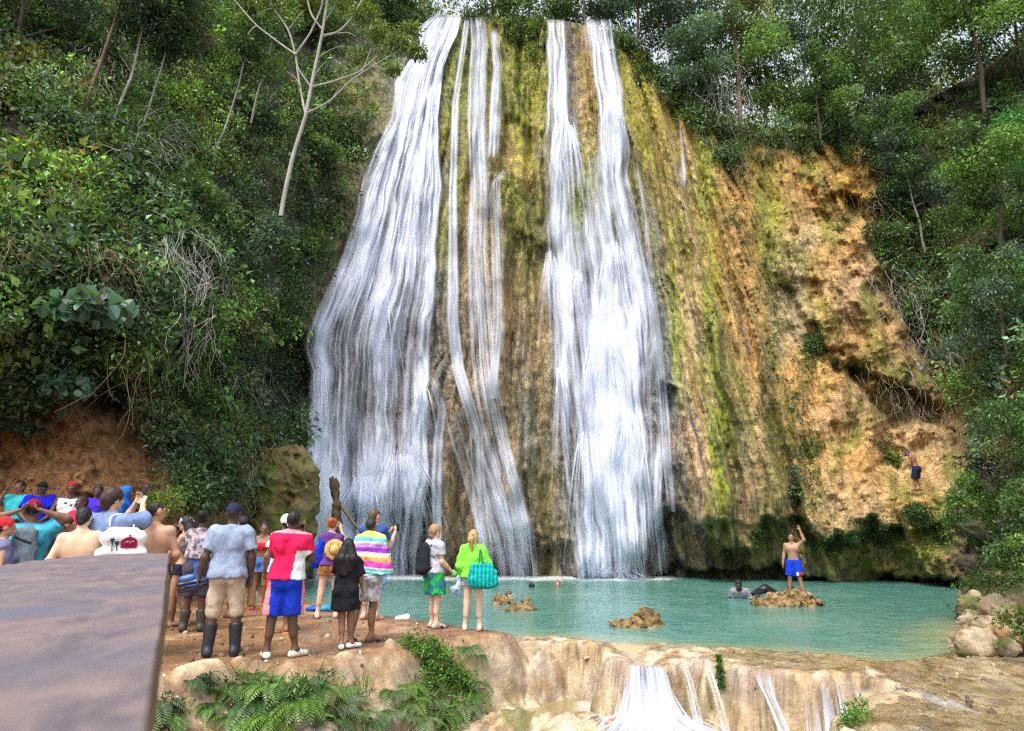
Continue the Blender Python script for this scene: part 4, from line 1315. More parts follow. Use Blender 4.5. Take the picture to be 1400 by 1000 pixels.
TU = [(700,90,22,60,60,G_LT),(715,75,16,40,40,G_LT),(712,140,14,40,30,G_MD),(728,100,18,50,40,G_LT),(690,260,16,30,30,G_MD),(725,265,14,30,25,G_MD),(745,110,10,50,20,G_LT),(655,225,12,30,20,G_LT),
      (1112,470,16,26,40,G_MD),(1104,490,12,16,26,G_LT),(1080,560,10,40,30,G_MD),(1100,600,14,40,40,G_MD),(1115,630,16,40,40,G_LT),(1085,650,16,26,40,G_BL),(1095,685,18,18,30,G_BL),(1060,440,10,60,26,G_MD),(1045,560,10,60,24,G_MD),(1225,630,14,16,26,G_LT),(1205,610,12,14,16,G_MD),(1250,700,14,20,30,G_MD),(1290,735,18,22,40,G_LT),(1270,745,14,20,24,G_YG),
      (1080,345,16,20,24,G_LT),(1075,385,10,20,16,G_LT),(1050,380,12,40,24,G_BL),(970,455,10,30,24,G_MD),(1165,500,30,10,26,G_MD),(1230,525,30,8,20,G_MD),(1120,745,40,14,50,G_MD),(1180,730,30,14,40,G_MD),(1040,735,20,14,30,G_LT),(1210,735,20,20,40,G_MD),(1000,760,40,20,40,G_OL),
      (500,100,20,30,40,G_MD),(490,200,18,50,50,G_MD),(460,270,18,50,50,G_LT),(440,330,16,30,40,G_MD),(425,380,16,30,40,G_MD),(408,500,10,26,30,G_YG),(400,560,14,26,30,G_DK),(350,560,30,30,60,G_MD),(370,600,20,30,40,G_DK),(400,650,8,30,20,G_YG),(985,200,20,14,30,G_BL),(1015,240,16,20,30,G_BL),(960,180,16,10,20,G_MD),(1000,290,14,24,26,G_MD),(1020,330,12,30,26,G_BL),(870,250,6,40,14,G_MD),(1150,300,20,14,24,G_MD),(1195,300,14,20,30,G_DK)]
for (u, v, ru, rv, n, c) in TU:
    for i in range(n):
        uu_, vv2 = u + rl.normal(0, ru * 0.6), v + rl.normal(0, rv * 0.6)
        r = rl.uniform(0.07, 0.24)
        clump(b, wp(uu_, vv2, float(yc(uu_, vv2)) - 0.3 * r), r, 16, 0.10, np.array(c) * rl.uniform(0.8, 1.3), 0.5, 0.8, 0.4, 0.4)
obj('moss', b.mesh('moss', M['leaf_soft'], False), kind='stuff')

# --- low plants that cover the upper part of the right bank
bv = np.zeros(len(bank_o.data.vertices) * 3)
bank_o.data.vertices.foreach_get('co', bv)
bv = bv.reshape(-1, 3)
bn = np.zeros(len(bank_o.data.vertices) * 3)
bank_o.data.vertices.foreach_get('normal', bn)
bn = bn.reshape(-1, 3)
pu, pv_ = to_px(bv)
lim = 735 + 40 * fbm(pu / 30, pv_ / 30, 0, 3, 71)
ok = np.nonzero((bv[:, 1] > 8) & (bn[:, 1] < 0.35) & (pu < 1560) & (pu > 1240) & (pv_ > 480) & (((pv_ < lim) & (bn[:, 2] > -0.45)) | (fbm(pu / 22, pv_ / 22, 3, 3, 72) > 0.08)))[0]
b = Bag()
for i in rl.choice(ok, min(3600, len(ok)), replace=False):
    q = fbm(bv[i, 0:1] * 0.9, bv[i, 1:2] * 0.9, bv[i, 2:3] * 0.9, 3, 73)[0]
    col = np.array((0.10, 0.21, 0.035) if q > 0.08 else (G_MD if q > -0.1 else G_OL)) * rl.uniform(0.75, 1.3)
    r = rl.uniform(0.05, 0.17)
    clump(b, bv[i] + bn[i] * r * 0.4, r, int(40 * (r / 0.2) ** 1.2) + 6, 0.055, col, 0.5, 0.8, 0.4, 0.3, 0.3)
obj('bank_plants', b.mesh('bank_plants', M['leaf'], False), kind='stuff')

# --- dry vines, twigs and hanging roots
b = Bag()


def twig(u, v, n, ln, dirv, col, r=0.0075, off=0.9, spread=0.3):
    for i in range(int(n * (1.5 if col[0] > .3 else 0.8))):
        uu_, vv2 = u + rl.normal(0, 22), v + rl.normal(0, 18)
        p = wp(uu_, vv2, float(yc(uu_, vv2)) - off * rl.uniform(0.5, 1.7))
        m = 10
        st = norm(np.array(dirv) + rl.normal(0, spread, 3))
        P = [p]
        for k in range(m):
            st = norm(st + rl.normal(0, 0.22, 3) + np.array((0, 0, -0.10)))
            P.append(P[-1] + st * ln / m * rl.uniform(0.6, 1.3))
        V, F = tube(np.array(P), np.linspace(r, r * 0.35, m + 1) * rl.uniform(0.6, 1.4), 4)
        b.add(V, F, np.array(col) * rl.uniform(0.6, 1.3))


GR = (0.40, 0.37, 0.345)
BR = (0.16, 0.11, 0.07)
for (u, v, n, ln, dv, c) in ((150,340,50,1.6,(0.5,-0.4,-0.5),BR),(250,340,60,1.6,(0.3,-0.4,-0.6),GR),(300,370,50,1.7,(-0.5,-0.4,-0.8),GR),(270,430,26,1.8,(-0.5,-0.2,-1),GR),(230,200,40,1.2,(0.6,-0.4,-0.1),GR),(200,210,30,1.0,(-0.5,-0.4,0.2),GR),(60,250,40,1.4,(0.4,-0.4,-0.8),BR),(40,330,40,1.4,(0.6,-0.3,-0.5),BR),(130,90,40,1.8,(0.2,-0.3,-1),GR),(330,60,40,1.7,(0.1,-0.3,1),BR),(250,60,40,2.0,(0,-0.3,-1),BR),
                         (380,230,26,1.6,(0.1,-0.2,-1),BR),(345,580,40,1.6,(0.1,-0.3,-1),BR),(370,620,40,1.6,(0.1,-0.3,-1),GR),(195,480,14,2.2,(0,-0.2,-1),(0.33,0.22,0.13)),(340,520,40,1.4,(0.2,-0.3,-0.8),GR),
                         (1180,240,16,1.2,(0.1,-0.2,-1),(0.45,0.25,0.10)),(1205,290,26,1.5,(0,-0.2,-1),(0.36,0.22,0.10)),(1230,400,50,1.8,(0.1,-0.3,-1),GR),(1270,470,50,1.8,(0.1,-0.3,-1),GR),(1320,300,50,2.0,(-0.2,-0.3,-0.7),BR),(1340,420,50,2.0,(0.2,-0.3,-1),GR),(1150,160,40,1.9,(0.4,-0.3,0.3),BR),(1240,120,40,2.2,(0.5,-0.3,0.1),BR),(1000,120,40,2.2,(0,-0.2,-1),GR),(1050,170,40,2,(0,-0.2,-1),BR),(1300,560,30,1.2,(0,-0.3,-1),(0.4,0.3,0.17)),(1240,540,26,0.9,(0,-0.1,-1),(0.4,0.33,0.24)),(1200,520,20,0.8,(0,-0.1,-1),(0.4,0.33,0.24))):
    twig(u, v, n, ln, dv, c)
obj('dry_vines', b.mesh('dry_vines', M['bark']), kind='stuff')

# --- trees one can tell apart
PALE = (0.30, 0.285, 0.26)
tree('slender whitish trunk leaning right in the upper left jungle, leftmost of the pale trunks', 152, 170, 5.5, (0.16, 0.0), 0.22, 2600, 0.13, (G_BL, G_MD), PALE, 0.55, 0.055, -0.5)
tree('thin pale trunk right of the farthest left one, with a narrow crown', 190, 185, 5.2, (0.10, 0.0), 0.2, 2200, 0.13, (G_DK, G_MD), (0.22, 0.2, 0.18), 0.6, 0.04, -0.5)
tree('crooked brown tree arching over the upper left corner of the jungle', 118, 130, 5.5, (0.20, -0.05), 0.26, 2600, 0.13, (G_DK, G_BL), (0.2, 0.13, 0.09), 0.5, 0.07, -1.0)
tree('straight thin whitish trunk beneath bright leaves, left of the big pale forked tree', 292, 205, 6.4, (0.16, 0.0), 0.2, 2400, 0.14, (G_MD, G_LT), PALE, 0.55, 0.05, -0.7)
tree('forked pale sapling close to the left of the big pale forked tree', 345, 150, 5.2, (0.12, 0.0), 0.24, 1600, 0.14, (G_LT, G_MD), PALE, 0.5, 0.05, -1.4)
tree('dark bushy tree filling the top left corner', 25, 60, 4.5, (0.05, -0.1), 0.42, 4200, 0.13, (G_DK, G_BL, G_MD), (0.12, 0.1, 0.08), 0.1, 0.09, -0.5)
tree('dense green tree between the upper left trunks and the frame top', 225, 40, 4.2, (0.0, -0.1), 0.42, 4200, 0.14, (G_MD, G_BL, G_OL), (0.15, 0.12, 0.1), 0.1, 0.09, -0.6)
tree('light green leafy tree behind the big pale forked tree', 400, 40, 5.0, (0.05, -0.1), 0.4, 4600, 0.16, (G_LT, G_MD, G_YG), (0.2, 0.17, 0.14), 0.1, 0.1, -0.5)
tree('leafy tree leaning over the left lip of the widest waterfall', 520, 45, 4.4, (0.10, -0.15), 0.4, 3600, 0.17, (G_MD, G_LT), (0.2, 0.17, 0.14), 0.15, 0.1, 0.2)
tree('dark trunked tree standing at the lip of the widest waterfall', 578, 22, 7.0, (0.0, 0.05), 0.25, 3000, 0.18, (G_DK, G_MD), (0.16, 0.11, 0.08), 0.35, 0.13, 1.5)
tree('tree in yellowish light just above the middle of the cliff lip', 668, 34, 7.0, (0.05, 0.1), 0.36, 4200, 0.18, (G_YG, G_LT, (0.25, 0.22, 0.03)), (0.2, 0.15, 0.1), 0.1, 0.1, 2.5)  # yellow sunlight put into the leaf colours
tree('bushy green tree between the two lips of the cliff', 722, 38, 6.0, (0.0, 0.05), 0.4, 4600, 0.18, (G_MD, G_LT), (0.15, 0.12, 0.1), 0.08, 0.1, 1.0)
tree('dark green tree right behind the twin lip of the tall curtain', 800, 34, 6.5, (0.0, 0.05), 0.42, 5000, 0.18, (G_MD, G_DK, G_BL), (0.15, 0.12, 0.1), 0.06, 0.1, 1.2)
tree('bluish green tree above the right side of the tall curtain', 868, 62, 7.0, (0.05, 0.0), 0.42, 5200, 0.18, (G_BL, G_DK), (0.2, 0.18, 0.15), 0.05, 0.1, 0.5)
tree('tall tree with a pale trunk at the top right of the fall face', 922, 118, 9.5, (-0.03, 0.05), 0.3, 5200, 0.18, (G_MD, G_BL), PALE, 0.22, 0.1, 0.6)
tree('small dark tree rooted on the ridge right of the fall face', 950, 155, 5.0, (0.05, 0.0), 0.42, 4200, 0.17, (G_DK, G_BL), (0.15, 0.12, 0.1), 0.1, 0.08, 0.0)
tree('tree with a thick brown trunk on the saddle of the ridge', 1012, 172, 9.5, (0.03, 0.05), 0.3, 5200, 0.18, (G_LT, G_MD, G_OL), (0.2, 0.13, 0.08), 0.2, 0.15, 0.8)
tree('airy yellow-green tree on the saddle where the sky shows through', 1050, 178, 10.0, (-0.02, 0.08), 0.26, 3600, 0.17, (G_YG, G_LT), (0.33, 0.26, 0.18), 0.15, 0.07, 2.0)
tree('wide leafy tree above the orange overhanging ledge', 1105, 180, 8.5, (0.05, -0.08), 0.42, 6500, 0.18, (G_MD, G_LT, G_BL), (0.2, 0.17, 0.14), 0.12, 0.12, 0.5)
tree('low bush-like tree drooping over the orange overhanging ledge', 1120, 188, 3.6, (-0.1, -0.35), 0.5, 3600, 0.17, (G_LT, G_MD), (0.22, 0.19, 0.16), 0.1, 0.08, -0.3)
tree('tree with a long bare arching branch right of the orange ledge', 1195, 175, 8.0, (-0.1, -0.15), 0.4, 5600, 0.18, (G_MD, G_LT), (0.2, 0.17, 0.15), 0.15, 0.12, 0.2)
tree('dense tree on the upper right slope, between arching branch and frame top', 1240, 130, 8.0, (0.0, -0.1), 0.42, 6000, 0.18, (G_LT, G_MD, G_OL), (0.15, 0.12, 0.1), 0.1, 0.12, 0.3)
tree('tall dark trunked tree near the top right corner', 1345, 150, 8.5, (-0.08, -0.1), 0.36, 6000, 0.18, (G_MD, G_LT), (0.12, 0.09, 0.07), 0.3, 0.16, -1.0)
tree('leafy tree cut by the right frame edge near the top', 1410, 120, 7.0, (-0.1, -0.1), 0.45, 5600, 0.18, (G_MD, G_LT), (0.12, 0.09, 0.07), 0.1, 0.12, -0.5)
tree('whitish leaning trunk low on the right slope, above the cave', 1262, 330, 5.0, (-0.16, -0.1), 0.34, 3600, 0.15, (G_MD, G_BL), (0.36, 0.32, 0.28), 0.4, 0.07, -0.8)
tree('bright green drooping tree reaching in from the right frame edge', 1370, 345, 4.6, (-0.20, -0.35), 0.5, 6500, 0.15, (G_LT, (0.06, 0.2, 0.045), G_MD), (0.15, 0.12, 0.1), 0.12, 0.1, -1.5)
tree('dark green tree under the bright drooping one at the right frame edge', 1375, 480, 3.6, (-0.1, -0.2), 0.5, 4600, 0.13, (G_DK, G_MD, G_BL), (0.15, 0.12, 0.1), 0.1, 0.08, -1.0)
tree('slim tree on the dark slope left of the bright drooping tree', 1220, 260, 4.5, (0.02, -0.2), 0.4, 3600, 0.16, (G_MD, G_DK), (0.22, 0.2, 0.17), 0.25, 0.07, -0.4)

# the big pale forked tree
base = wp(384, 296, 18.2)
root = obj('tree', None, None, 'big pale forked tree with bare crooked branches, left of the widest waterfall', 'tree', loc=tuple(base))
tb, cb = Bag(), Bag()


def pxl(u, v, Y=18.2):
    return wp(u, v, Y) - base


def stem(pts, r0, r1, par=tb, n=26):
    P = np.array(pts, float)
    d = np.concatenate([[0], np.cumsum(np.linalg.norm(np.diff(P, axis=0), axis=1))])
    s = np.linspace(0, d[-1], n)
    Q = np.stack([np.interp(s, d, P[:, i]) for i in range(3)], -1)
    for _ in range(3):
        Q[1:-1] = (Q[:-2] + 2 * Q[1:-1] + Q[2:]) / 4
    V, F = tube(Q, np.linspace(r0, r1, n), 8)
    par.add(V, F, np.array((0.34, 0.32, 0.285)) * (1 + 0.25 * fbm(V[:, 0] * 9, V[:, 1] * 9, V[:, 2] * 4, 3, 6))[:, None])


PT = lambda l, dy=0.0: [pxl(u, v, 18.2 + dy * i) for i, (u, v) in enumerate(l)]
stem(PT([(384,296),(388,270),(400,215),(418,158)]), 0.068, 0.056)
stem(PT([(418,158),(428,105),(440,50),(452,-30),(458,-90)]), 0.056, 0.035)
for k_, (u0, v0, u1, v1) in enumerate(((433,80,470,62),(395,40,415,15),(372,12,352,22),(450,142,466,118),(480,112,500,120),(510,92,528,100),(495,98,508,64),(350,36,338,48),(444,30,458,8),(462,46,486,50),(428,106,446,84),(410,118,392,98))):
    stem(PT([(u0, v0), ((u0 + u1) / 2 + 2, (v0 + v1) / 2 - 4), (u1, v1)], 0.03 * (-1) ** k_), 0.018, 0.007, n=10)
stem(PT([(418,158),(410,120),(404,75),(395,40),(372,10),(350,-40)], 0.05), 0.037, 0.02)
stem(PT([(404,75),(380,58),(350,35),(320,0)], 0.06), 0.035, 0.02)
stem(PT([(404,75),(425,45),(440,10),(446,-40)], -0.05), 0.035, 0.018)
stem(PT([(420,155),(450,140),(480,110),(510,90),(545,70)], -0.1), 0.036, 0.014)
stem(PT([(424,120),(455,112),(490,100),(515,78)], 0.1), 0.04, 0.018)
stem(PT([(438,50),(462,45),(482,25),(500,-10)], 0.1), 0.04, 0.018)
stem(PT([(440,40),(425,20),(418,-10),(400,-50)], 0.1), 0.035, 0.018)
stem(PT([(424,118),(408,95),(404,80)], 0.0), 0.03, 0.02)
obj('trunk', tb.mesh('trunk', M['bark']), root)
for (u, v, r, n, Y) in ((545,60,0.5,420,17.9),(570,72,0.35,280,17.8),(520,48,0.5,420,18.2),(560,40,0.4,260,18.0),(500,20,0.55,420,18.4),(535,95,0.3,180,17.7),(490,78,0.35,160,18.6),(370,5,0.6,420,18.4),(330,-10,0.6,420,18.6),(440,-30,0.7,420,18.0),(395,-20,0.5,300,18.3),(470,5,0.4,200,18.5)):
    clump(cb, pxl(u, v, Y), r * 1.1, n, 0.14, (0.15, 0.21, 0.055), 0.42, 0.4, 0.15, 0.5)
obj('crown', cb.mesh('crown', M['leaf'], False), root)

# --- shrubs one can tell apart
shrub('spray of big round pale blue-green leaves hanging out of the dark left jungle', 128, 425, 0.85, 170, 0.26, ((0.12,0.22,0.17),(0.09,0.19,0.14)), -1.4, 0.35, Wr=0.85, lumps=7, var=0.2)
shrub('glossy dark shrub to the lower right of the spray of big round leaves', 195, 450, 0.7, 460, 0.15, (G_BL, G_MD), -1.2, 0.6, Wr=0.55)
shrub('round-leaved shrub overhanging the brown earth bank at far left', 72, 525, 0.85, 480, 0.16, ((0.06,0.13,0.085), G_BL), -1.0, 0.5, Wr=0.8)
shrub('soft mid green bush over the right end of the brown earth bank', 255, 560, 0.95, 1500, 0.10, (G_MD, (0.04,0.12,0.045)), -0.8, 0.75)
shrub('low dark shrub at the left frame edge under the round-leaved one', 30, 590, 0.5, 220, 0.14, (G_BL, G_DK), -0.6, 0.3)
shrub('bright green bush behind the man photographing with both hands', 212, 690, 0.62, 1100, 0.09, (G_LT, G_YG, G_LT), -0.9, 0.8)
shrub('bright yellow-green bush at the left frame edge, halfway up the jungle', 12, 455, 0.55, 700, 0.10, (G_LT, G_MD), -0.9, 0.7)
shrub('dense light green bush in the middle of the left jungle', 265, 265, 0.9, 1300, 0.12, (G_LT, G_MD), -0.8, 0.6)
shrub('leafy bush right of the big pale forked tree', 440, 220, 1.2, 1700, 0.14, (G_MD, G_LT, G_DK), -0.6, 0.8)
shrub('leafy bush hanging beside the left rim of the widest waterfall', 425, 345, 1.2, 1700, 0.14, (G_MD, G_LT), -0.4, 0.8)
shrub('leafy bush hiding the foot of the big pale forked tree', 366, 345, 1.0, 1500, 0.13, (G_MD, G_BL), 0, 0.9, Y=17.4)
shrub('dark bush below the leafy bush beside the left rim of the widest waterfall', 385, 430, 0.9, 1300, 0.13, (G_DK, G_MD), -0.5, 0.8)
shrub('light green flowering bush in the left jungle, near the frame edge', 40, 225, 0.7, 800, 0.12, (G_LT, G_YG), -0.8, 0.7)
shrub('bluish bush on the left slope between the thin pale trunks', 100, 180, 0.9, 1100, 0.13, (G_BL, G_MD), -0.8, 0.7)
shrub('dark leafy shrub on the left slope above the soft mid green bush', 330, 470, 0.8, 900, 0.13, (G_DK, G_BL), -0.9, 0.8)
shrub('pale leaved plant clinging beside the foot of the left rim', 350, 535, 0.5, 300, 0.12, ((0.13,0.16,0.11), G_MD), -0.6, 0.8)
shrub('lush bright green shrub crowning the right bank', 1390, 575, 0.85, 4200, 0.075, (G_LT, (0.07,0.19,0.03), G_MD), 0, 0.75, Y=12.0)
shrub('greyish twiggy shrub on the overhang of the right bank', 1345, 645, 0.45, 900, 0.08, (G_OL, G_DK, (0.10,0.10,0.08)), 0, 0.8, Y=12.0)
shrub('green shrub at the right frame edge halfway down the right bank', 1400, 690, 0.45, 1300, 0.075, (G_LT, G_MD), 0, 0.9, Y=11.0)
shrub('bright moss-like shrub hanging over the left lip of the right bank', 1312, 690, 0.26, 500, 0.07, (G_YG, G_LT), 0, 0.9, Y=12.0)
shrub('low leafy plant at the right frame edge just above the boulders', 1392, 765, 0.45, 1000, 0.075, (G_LT, G_MD), 0, 0.9, Y=10.4)
shrub('small grassy plant among the boulders at the right frame edge', 1395, 850, 0.3, 420, 0.075, (G_LT, G_YG), 0, 0.7, Y=9.6)
shrub('dark green creeper on the face of the right bank', 1375, 735, 0.32, 600, 0.07, (G_DK, G_MD), 0, 1.0, Y=11.0)
shrub('whitish leaved shrub high on the dark right slope', 1365, 395, 0.5, 220, 0.18, ((0.25,0.28,0.27), G_BL), -1.0, 0.5)
shrub('bush growing out of the ochre rock above the cave', 1112, 478, 0.6, 700, 0.12, (G_MD, G_LT), -0.2, 1.0)
shrub('dark bush in the crack beside the rock drapery right of the fall face', 1092, 680, 0.6, 800, 0.12, (G_BL, G_MD), -0.2, 0.9)
shrub('light green bush on the rock slope left of the climbing man', 1222, 628, 0.55, 650, 0.11, (G_LT, G_YG), -0.2, 0.8)
shrub('dark green bush hanging over the undercut below the climbing man', 1252, 705, 0.5, 800, 0.10, (G_MD, G_DK), -0.2, 1.0)
shrub('leafy bush at the upper edge of the fall face, beside the bluish tree', 990, 225, 1.1, 1200, 0.16, (G_BL, G_MD), -0.2, 0.9)
shrub('hanging bush right of the orange overhanging ledge', 1212, 330, 1.1, 1300, 0.16, (G_DK, G_MD), -0.5, 0.9)

# ------------------------------------------------------------------ ferns and herbs on the earth bank below the ledge
def ghit(u, v):
    t = np.linspace(5.0, 13.5, 500)
    P = wp(u, v, t)
    g = ground_z(P[:, 0][None], P[:, 1][None])[0][0]
    k = np.argmax(P[:, 2] < g)
    return P[max(k - 1, 0)]


def frond(bag, ang, ln, lift, col, pal=0.0):
    n = 16
    t = np.linspace(0.06, 1, n)
    h = np.array((math.cos(ang), math.sin(ang), 0))
    P = h * (ln * t)[:, None] + np.array((0, 0, 1)) * (ln * (lift * t - (lift * 0.9 + 0.35) * t ** 2.2))[:, None]
    T = norm(np.gradient(P, axis=0))
    sd_ = norm(np.cross(T, np.array((0, 0, 1.0))))
    V, F = tube(P, np.linspace(0.004, 0.001, n), 3)
    bag.add(V, F, np.array(col) * 0.6)
    for s in (-1, 1):
        pl = ln * 0.30 * np.sin(np.pi * (t * 0.86 + 0.12)) ** 0.8
        wd = ln * 0.05
        d = norm(sd_ * s + T * 0.45 + np.array((0, 0, -0.12)))
        b0 = P - T * wd * 0.5
        b1 = P + T * wd * 0.5
        tip = P + d * pl[:, None]
        mid = P + d * (pl * 0.55)[:, None] - T * wd * 0.45
        VV = np.stack([b0, mid, tip, b1 + d * (pl * 0.4)[:, None]], 1).reshape(-1, 3)
        c = np.array(col) * np.exp(rl.normal(0, 0.15, (n, 1)))
        bag.add(VV, np.arange(4 * n).reshape(n, 4), np.repeat(c, 4, 0))


FERN = [G_LT, (0.09,0.17,0.05), (0.06,0.14,0.045), (0.14,0.19,0.10), (0.10,0.20,0.03)]


def fern(label, u, v, ln, n, col, group=None):
    p = ghit(u, v)
    col = np.array(col) * 1.2
    root = obj('fern', None, None, label, 'fern', group, loc=tuple(p + np.array((0, -0.03, 0.02))))
    b = Bag()
    for i in range(n + 2):
        frond(b, -math.pi / 2 + rl.normal(0, 1.0), 1.02 * ln * rl.uniform(0.7, 1.2), rl.uniform(0.4, 0.9), np.array(col) * rl.uniform(0.75, 1.25))
    obj('fronds', b.mesh('fronds', M['leaf'], False), root)


FL = 'green fern in the thicket covering the earth bank below the ledge'
for (u, v, ln, n, ci, lab) in ((216,965,0.30,8,3,'dusty pale fern beside the wooden beam, lowest left on the bank'),(222,985,0.3,7,0,None),(262,935,0.2,6,2,'small dark fern high on the bank, below the black rubber boots'),(286,925,0.2,6,2,None),
    (305,950,0.30,8,1,None),(330,940,0.32,9,0,None),(350,925,0.26,7,1,None),(372,940,0.32,9,0,None),(345,965,0.34,9,2,None),(395,955,0.32,9,1,None),(420,935,0.26,8,2,None),(415,965,0.34,9,4,'bright yellow-green fern in the middle of the thicket'),(445,945,0.3,8,0,None),(460,970,0.3,8,3,None),(320,985,0.32,8,0,None),(375,985,0.34,8,4,None),
    (480,955,0.28,8,3,None),(500,975,0.3,8,3,'greyish dry fern right of the thicket, on bare earth'),(540,950,0.3,8,1,None),(560,965,0.32,8,0,None),(575,985,0.3,8,3,None),(600,975,0.32,9,0,None),(615,985,0.34,9,4,'bright broad fern at the bottom right of the leafy clump'),(635,970,0.3,8,3,'silvery grey fern right of the leafy clump'),(645,950,0.3,7,4,None),
    (640,890,0.28,9,2,'fern on the knob of rock at the right end of the ledge'),(655,900,0.24,8,1,None)):
    fern(lab or FL, u, v, ln, n, FERN[ci], None if lab else 'ferns of the thicket on the bank below the ledge')


for i in range(26):
    fern(FL, rl.uniform(290, 650), rl.uniform(930, 995), rl.uniform(0.16, 0.28), 6, FERN[rl.integers(5)], 'ferns of the thicket on the bank below the ledge')


def herb(label, pts, n, L, cols, rr=0.13):
    p0 = ghit(*pts[0])
    root = obj('leafy_clump', None, None, label, 'plant', loc=tuple(p0))
    b = Bag()
    for (u, v) in pts:
        q = ghit(u, v) - p0
        for i in range(n):
            r = rr * rl.uniform(0.5, 1.2)
            clump(b, q + rl.normal(0, rr * 0.55, 3) + np.array((0, -0.03, 0.04)), r, 26, L, np.array(cols[rl.integers(len(cols))]) * rl.uniform(0.75, 1.25), 0.5, 0.7, 0.5, 0.3, 0.5)
    obj('foliage', b.mesh('foliage', M['leaf'], False), root)


herb('thick bright green leafy clump spilling over the lip of the ledge', [(560,885),(575,893),(590,890),(605,900),(590,912),(612,915),(625,925),(600,930),(580,935),(630,940),(570,950)], 13, 0.045, [(0.07,0.19,0.02),(0.11,0.24,0.03),(0.05,0.14,0.02)])
herb('low dark plant patch on the bank below the white sneakers', [(370,945),(400,960),(340,955),(430,950)], 9, 0.06, [G_MD, G_LT], 0.12)
herb('small dark plant in the hollow next to the wooden beam', [(225,975),(240,985),(280,940)], 8, 0.05, [G_MD, G_DK], 0.1)
herb('narrow strip of dark green moss hanging on the face of the sill', [(982,905),(983,918),(984,930),(985,942)], 9, 0.03, [(0.03,0.11,0.01),(0.05,0.15,0.015)], 0.035)
herb('small mossy plant on the rock at the bottom, right of the cascades', [(1168,985),(1175,975),(1160,992)], 9, 0.035, [(0.07,0.17,0.02),(0.10,0.2,0.03)], 0.07)
# grass blades between the ferns
b = Bag()
for i in range(420):
    u, v = rl.uniform(290, 660), rl.uniform(930, 1000)
    if fbm(np.array([u / 60]), np.array([v / 40]), 0, 2, 88)[0] < -0.05:
        continue
    p = ghit(u, v)
    n = 5
    P = p + rl.normal(0, 0.04, (n, 3))
    leaves(b, P, np.array((0, -0.4, 0.5)), rl.uniform(0.15, 0.3), 0.07, (0.085, 0.16, 0.03), 0.1, 0.5)
obj('grass', b.mesh('grass', M['leaf'], False), kind='stuff')
# ------------------------------------------------------------------ figures: smooth signed-distance bodies
def T4(t):
    m = np.eye(4)
    m[:3, 3] = t
    return m


def R4(ax, deg):
    m = np.eye(4)
    m[:3, :3] = np.array(Matrix.Rotation(R(deg), 3, ax))
    return m


def ap(m, p):
    p = np.asarray(p, float)
    return p @ m[:3, :3].T + m[:3, 3]


def field(prims, h, k=0.03, wr=0.0, seed=0):
    """prims: (kind, frame matrix, a, b, ra, rb, scale, cuts); cuts = list of (point, normal) in the frame"""
    lo, hi = np.full(3, 1e9), np.full(3, -1e9)
    bbs = []
    for (kd, fm, a, b, ra, rb, sc, cuts) in prims:
        mx = max(ra, rb) * max(1.0, *(np.asarray(sc))) + 0.02
        q = np.stack([ap(fm, a), ap(fm, b)])
        if kd == 'e':
            mx = max(np.asarray(sc)) + 0.02
        l_, h_ = q.min(0) - mx, q.max(0) + mx
        bbs.append((l_, h_))
        lo, hi = np.minimum(lo, l_), np.maximum(hi, h_)
    lo -= 2 * h
    hi += 2 * h
    g = [np.arange(lo[i], hi[i] + h, h) for i in range(3)]
    Fg = np.full([len(q) for q in g], 1.0)
    for (kd, fm, a, b, ra, rb, sc, cuts), (l_, h_) in zip(prims, bbs):
        i0 = [max(0, int((l_[i] - k - lo[i]) / h)) for i in range(3)]
        i1 = [min(len(g[i]), int((h_[i] + k - lo[i]) / h) + 2) for i in range(3)]
        if any(i1[i] <= i0[i] for i in range(3)):
            continue
        sl = tuple(slice(i0[i], i1[i]) for i in range(3))
        P = np.stack(np.meshgrid(*[g[i][sl[i]] for i in range(3)], indexing='ij'), -1)
        inv = np.linalg.inv(fm)
        P = P @ inv[:3, :3].T + inv[:3, 3]
        a, b, sc = np.asarray(a, float), np.asarray(b, float), np.asarray(sc, float)
        if kd == 'e':
            q = (P - a) / sc
            n_ = np.sqrt((q ** 2).sum(-1))
            d = (n_ - 1) * sc.min() if sc.max() < 3 * sc.min() else n_ * (n_ - 1) / (np.sqrt(((q / sc) ** 2).sum(-1)) + 1e-6)
        else:
            m = (a + b) / 2
            q, a2, b2 = (P - m) / sc, (a - m) / sc, (b - m) / sc
            ba = b2 - a2
            t = np.clip(((q - a2) @ ba) / (ba @ ba + 1e-9), 0, 1)
            d = np.sqrt(((q - a2 - t[..., None] * ba) ** 2).sum(-1)) - (ra + (rb - ra) * t)
            d = d * min(1.0, sc.min() ** 0.5)
        for (cp, cn) in cuts:
            cn = np.asarray(cn, float)
            d = np.maximum(d, (P - np.asarray(cp, float)) @ (cn / np.linalg.norm(cn)))
        f = Fg[sl]
        hh = np.maximum(k - np.abs(f - d), 0) / k
        Fg[sl] = np.minimum(f, d) - hh * hh * k * 0.25
    if wr:
        G = np.meshgrid(*g, indexing='ij')
        near = np.abs(Fg) < 0.05
        x, y, z = G[0][near], G[1][near], G[2][near]
        Fg[near] += 1.5 * wr * (fbm(x * 7 + z * 3, y * 7, z * 9 - x * 5, 2, seed) + 0.7 * (np.abs(fbm(x * 10 + z * 5, y * 10, z * 6, 2, seed + 3)) * 2 - .5))
    return surfnets(Fg, lo, h)


I4 = np.eye(4)
ONE = (1, 1, 1)


def cone(fm, a, b, ra, rb, sc=ONE, cuts=()):
    return ('c', fm, a, b, ra, rb, sc, list(cuts))


def ell(fm, c, r, cuts=()):
    return ('e', fm, c, c, 0, 0, r, list(cuts))


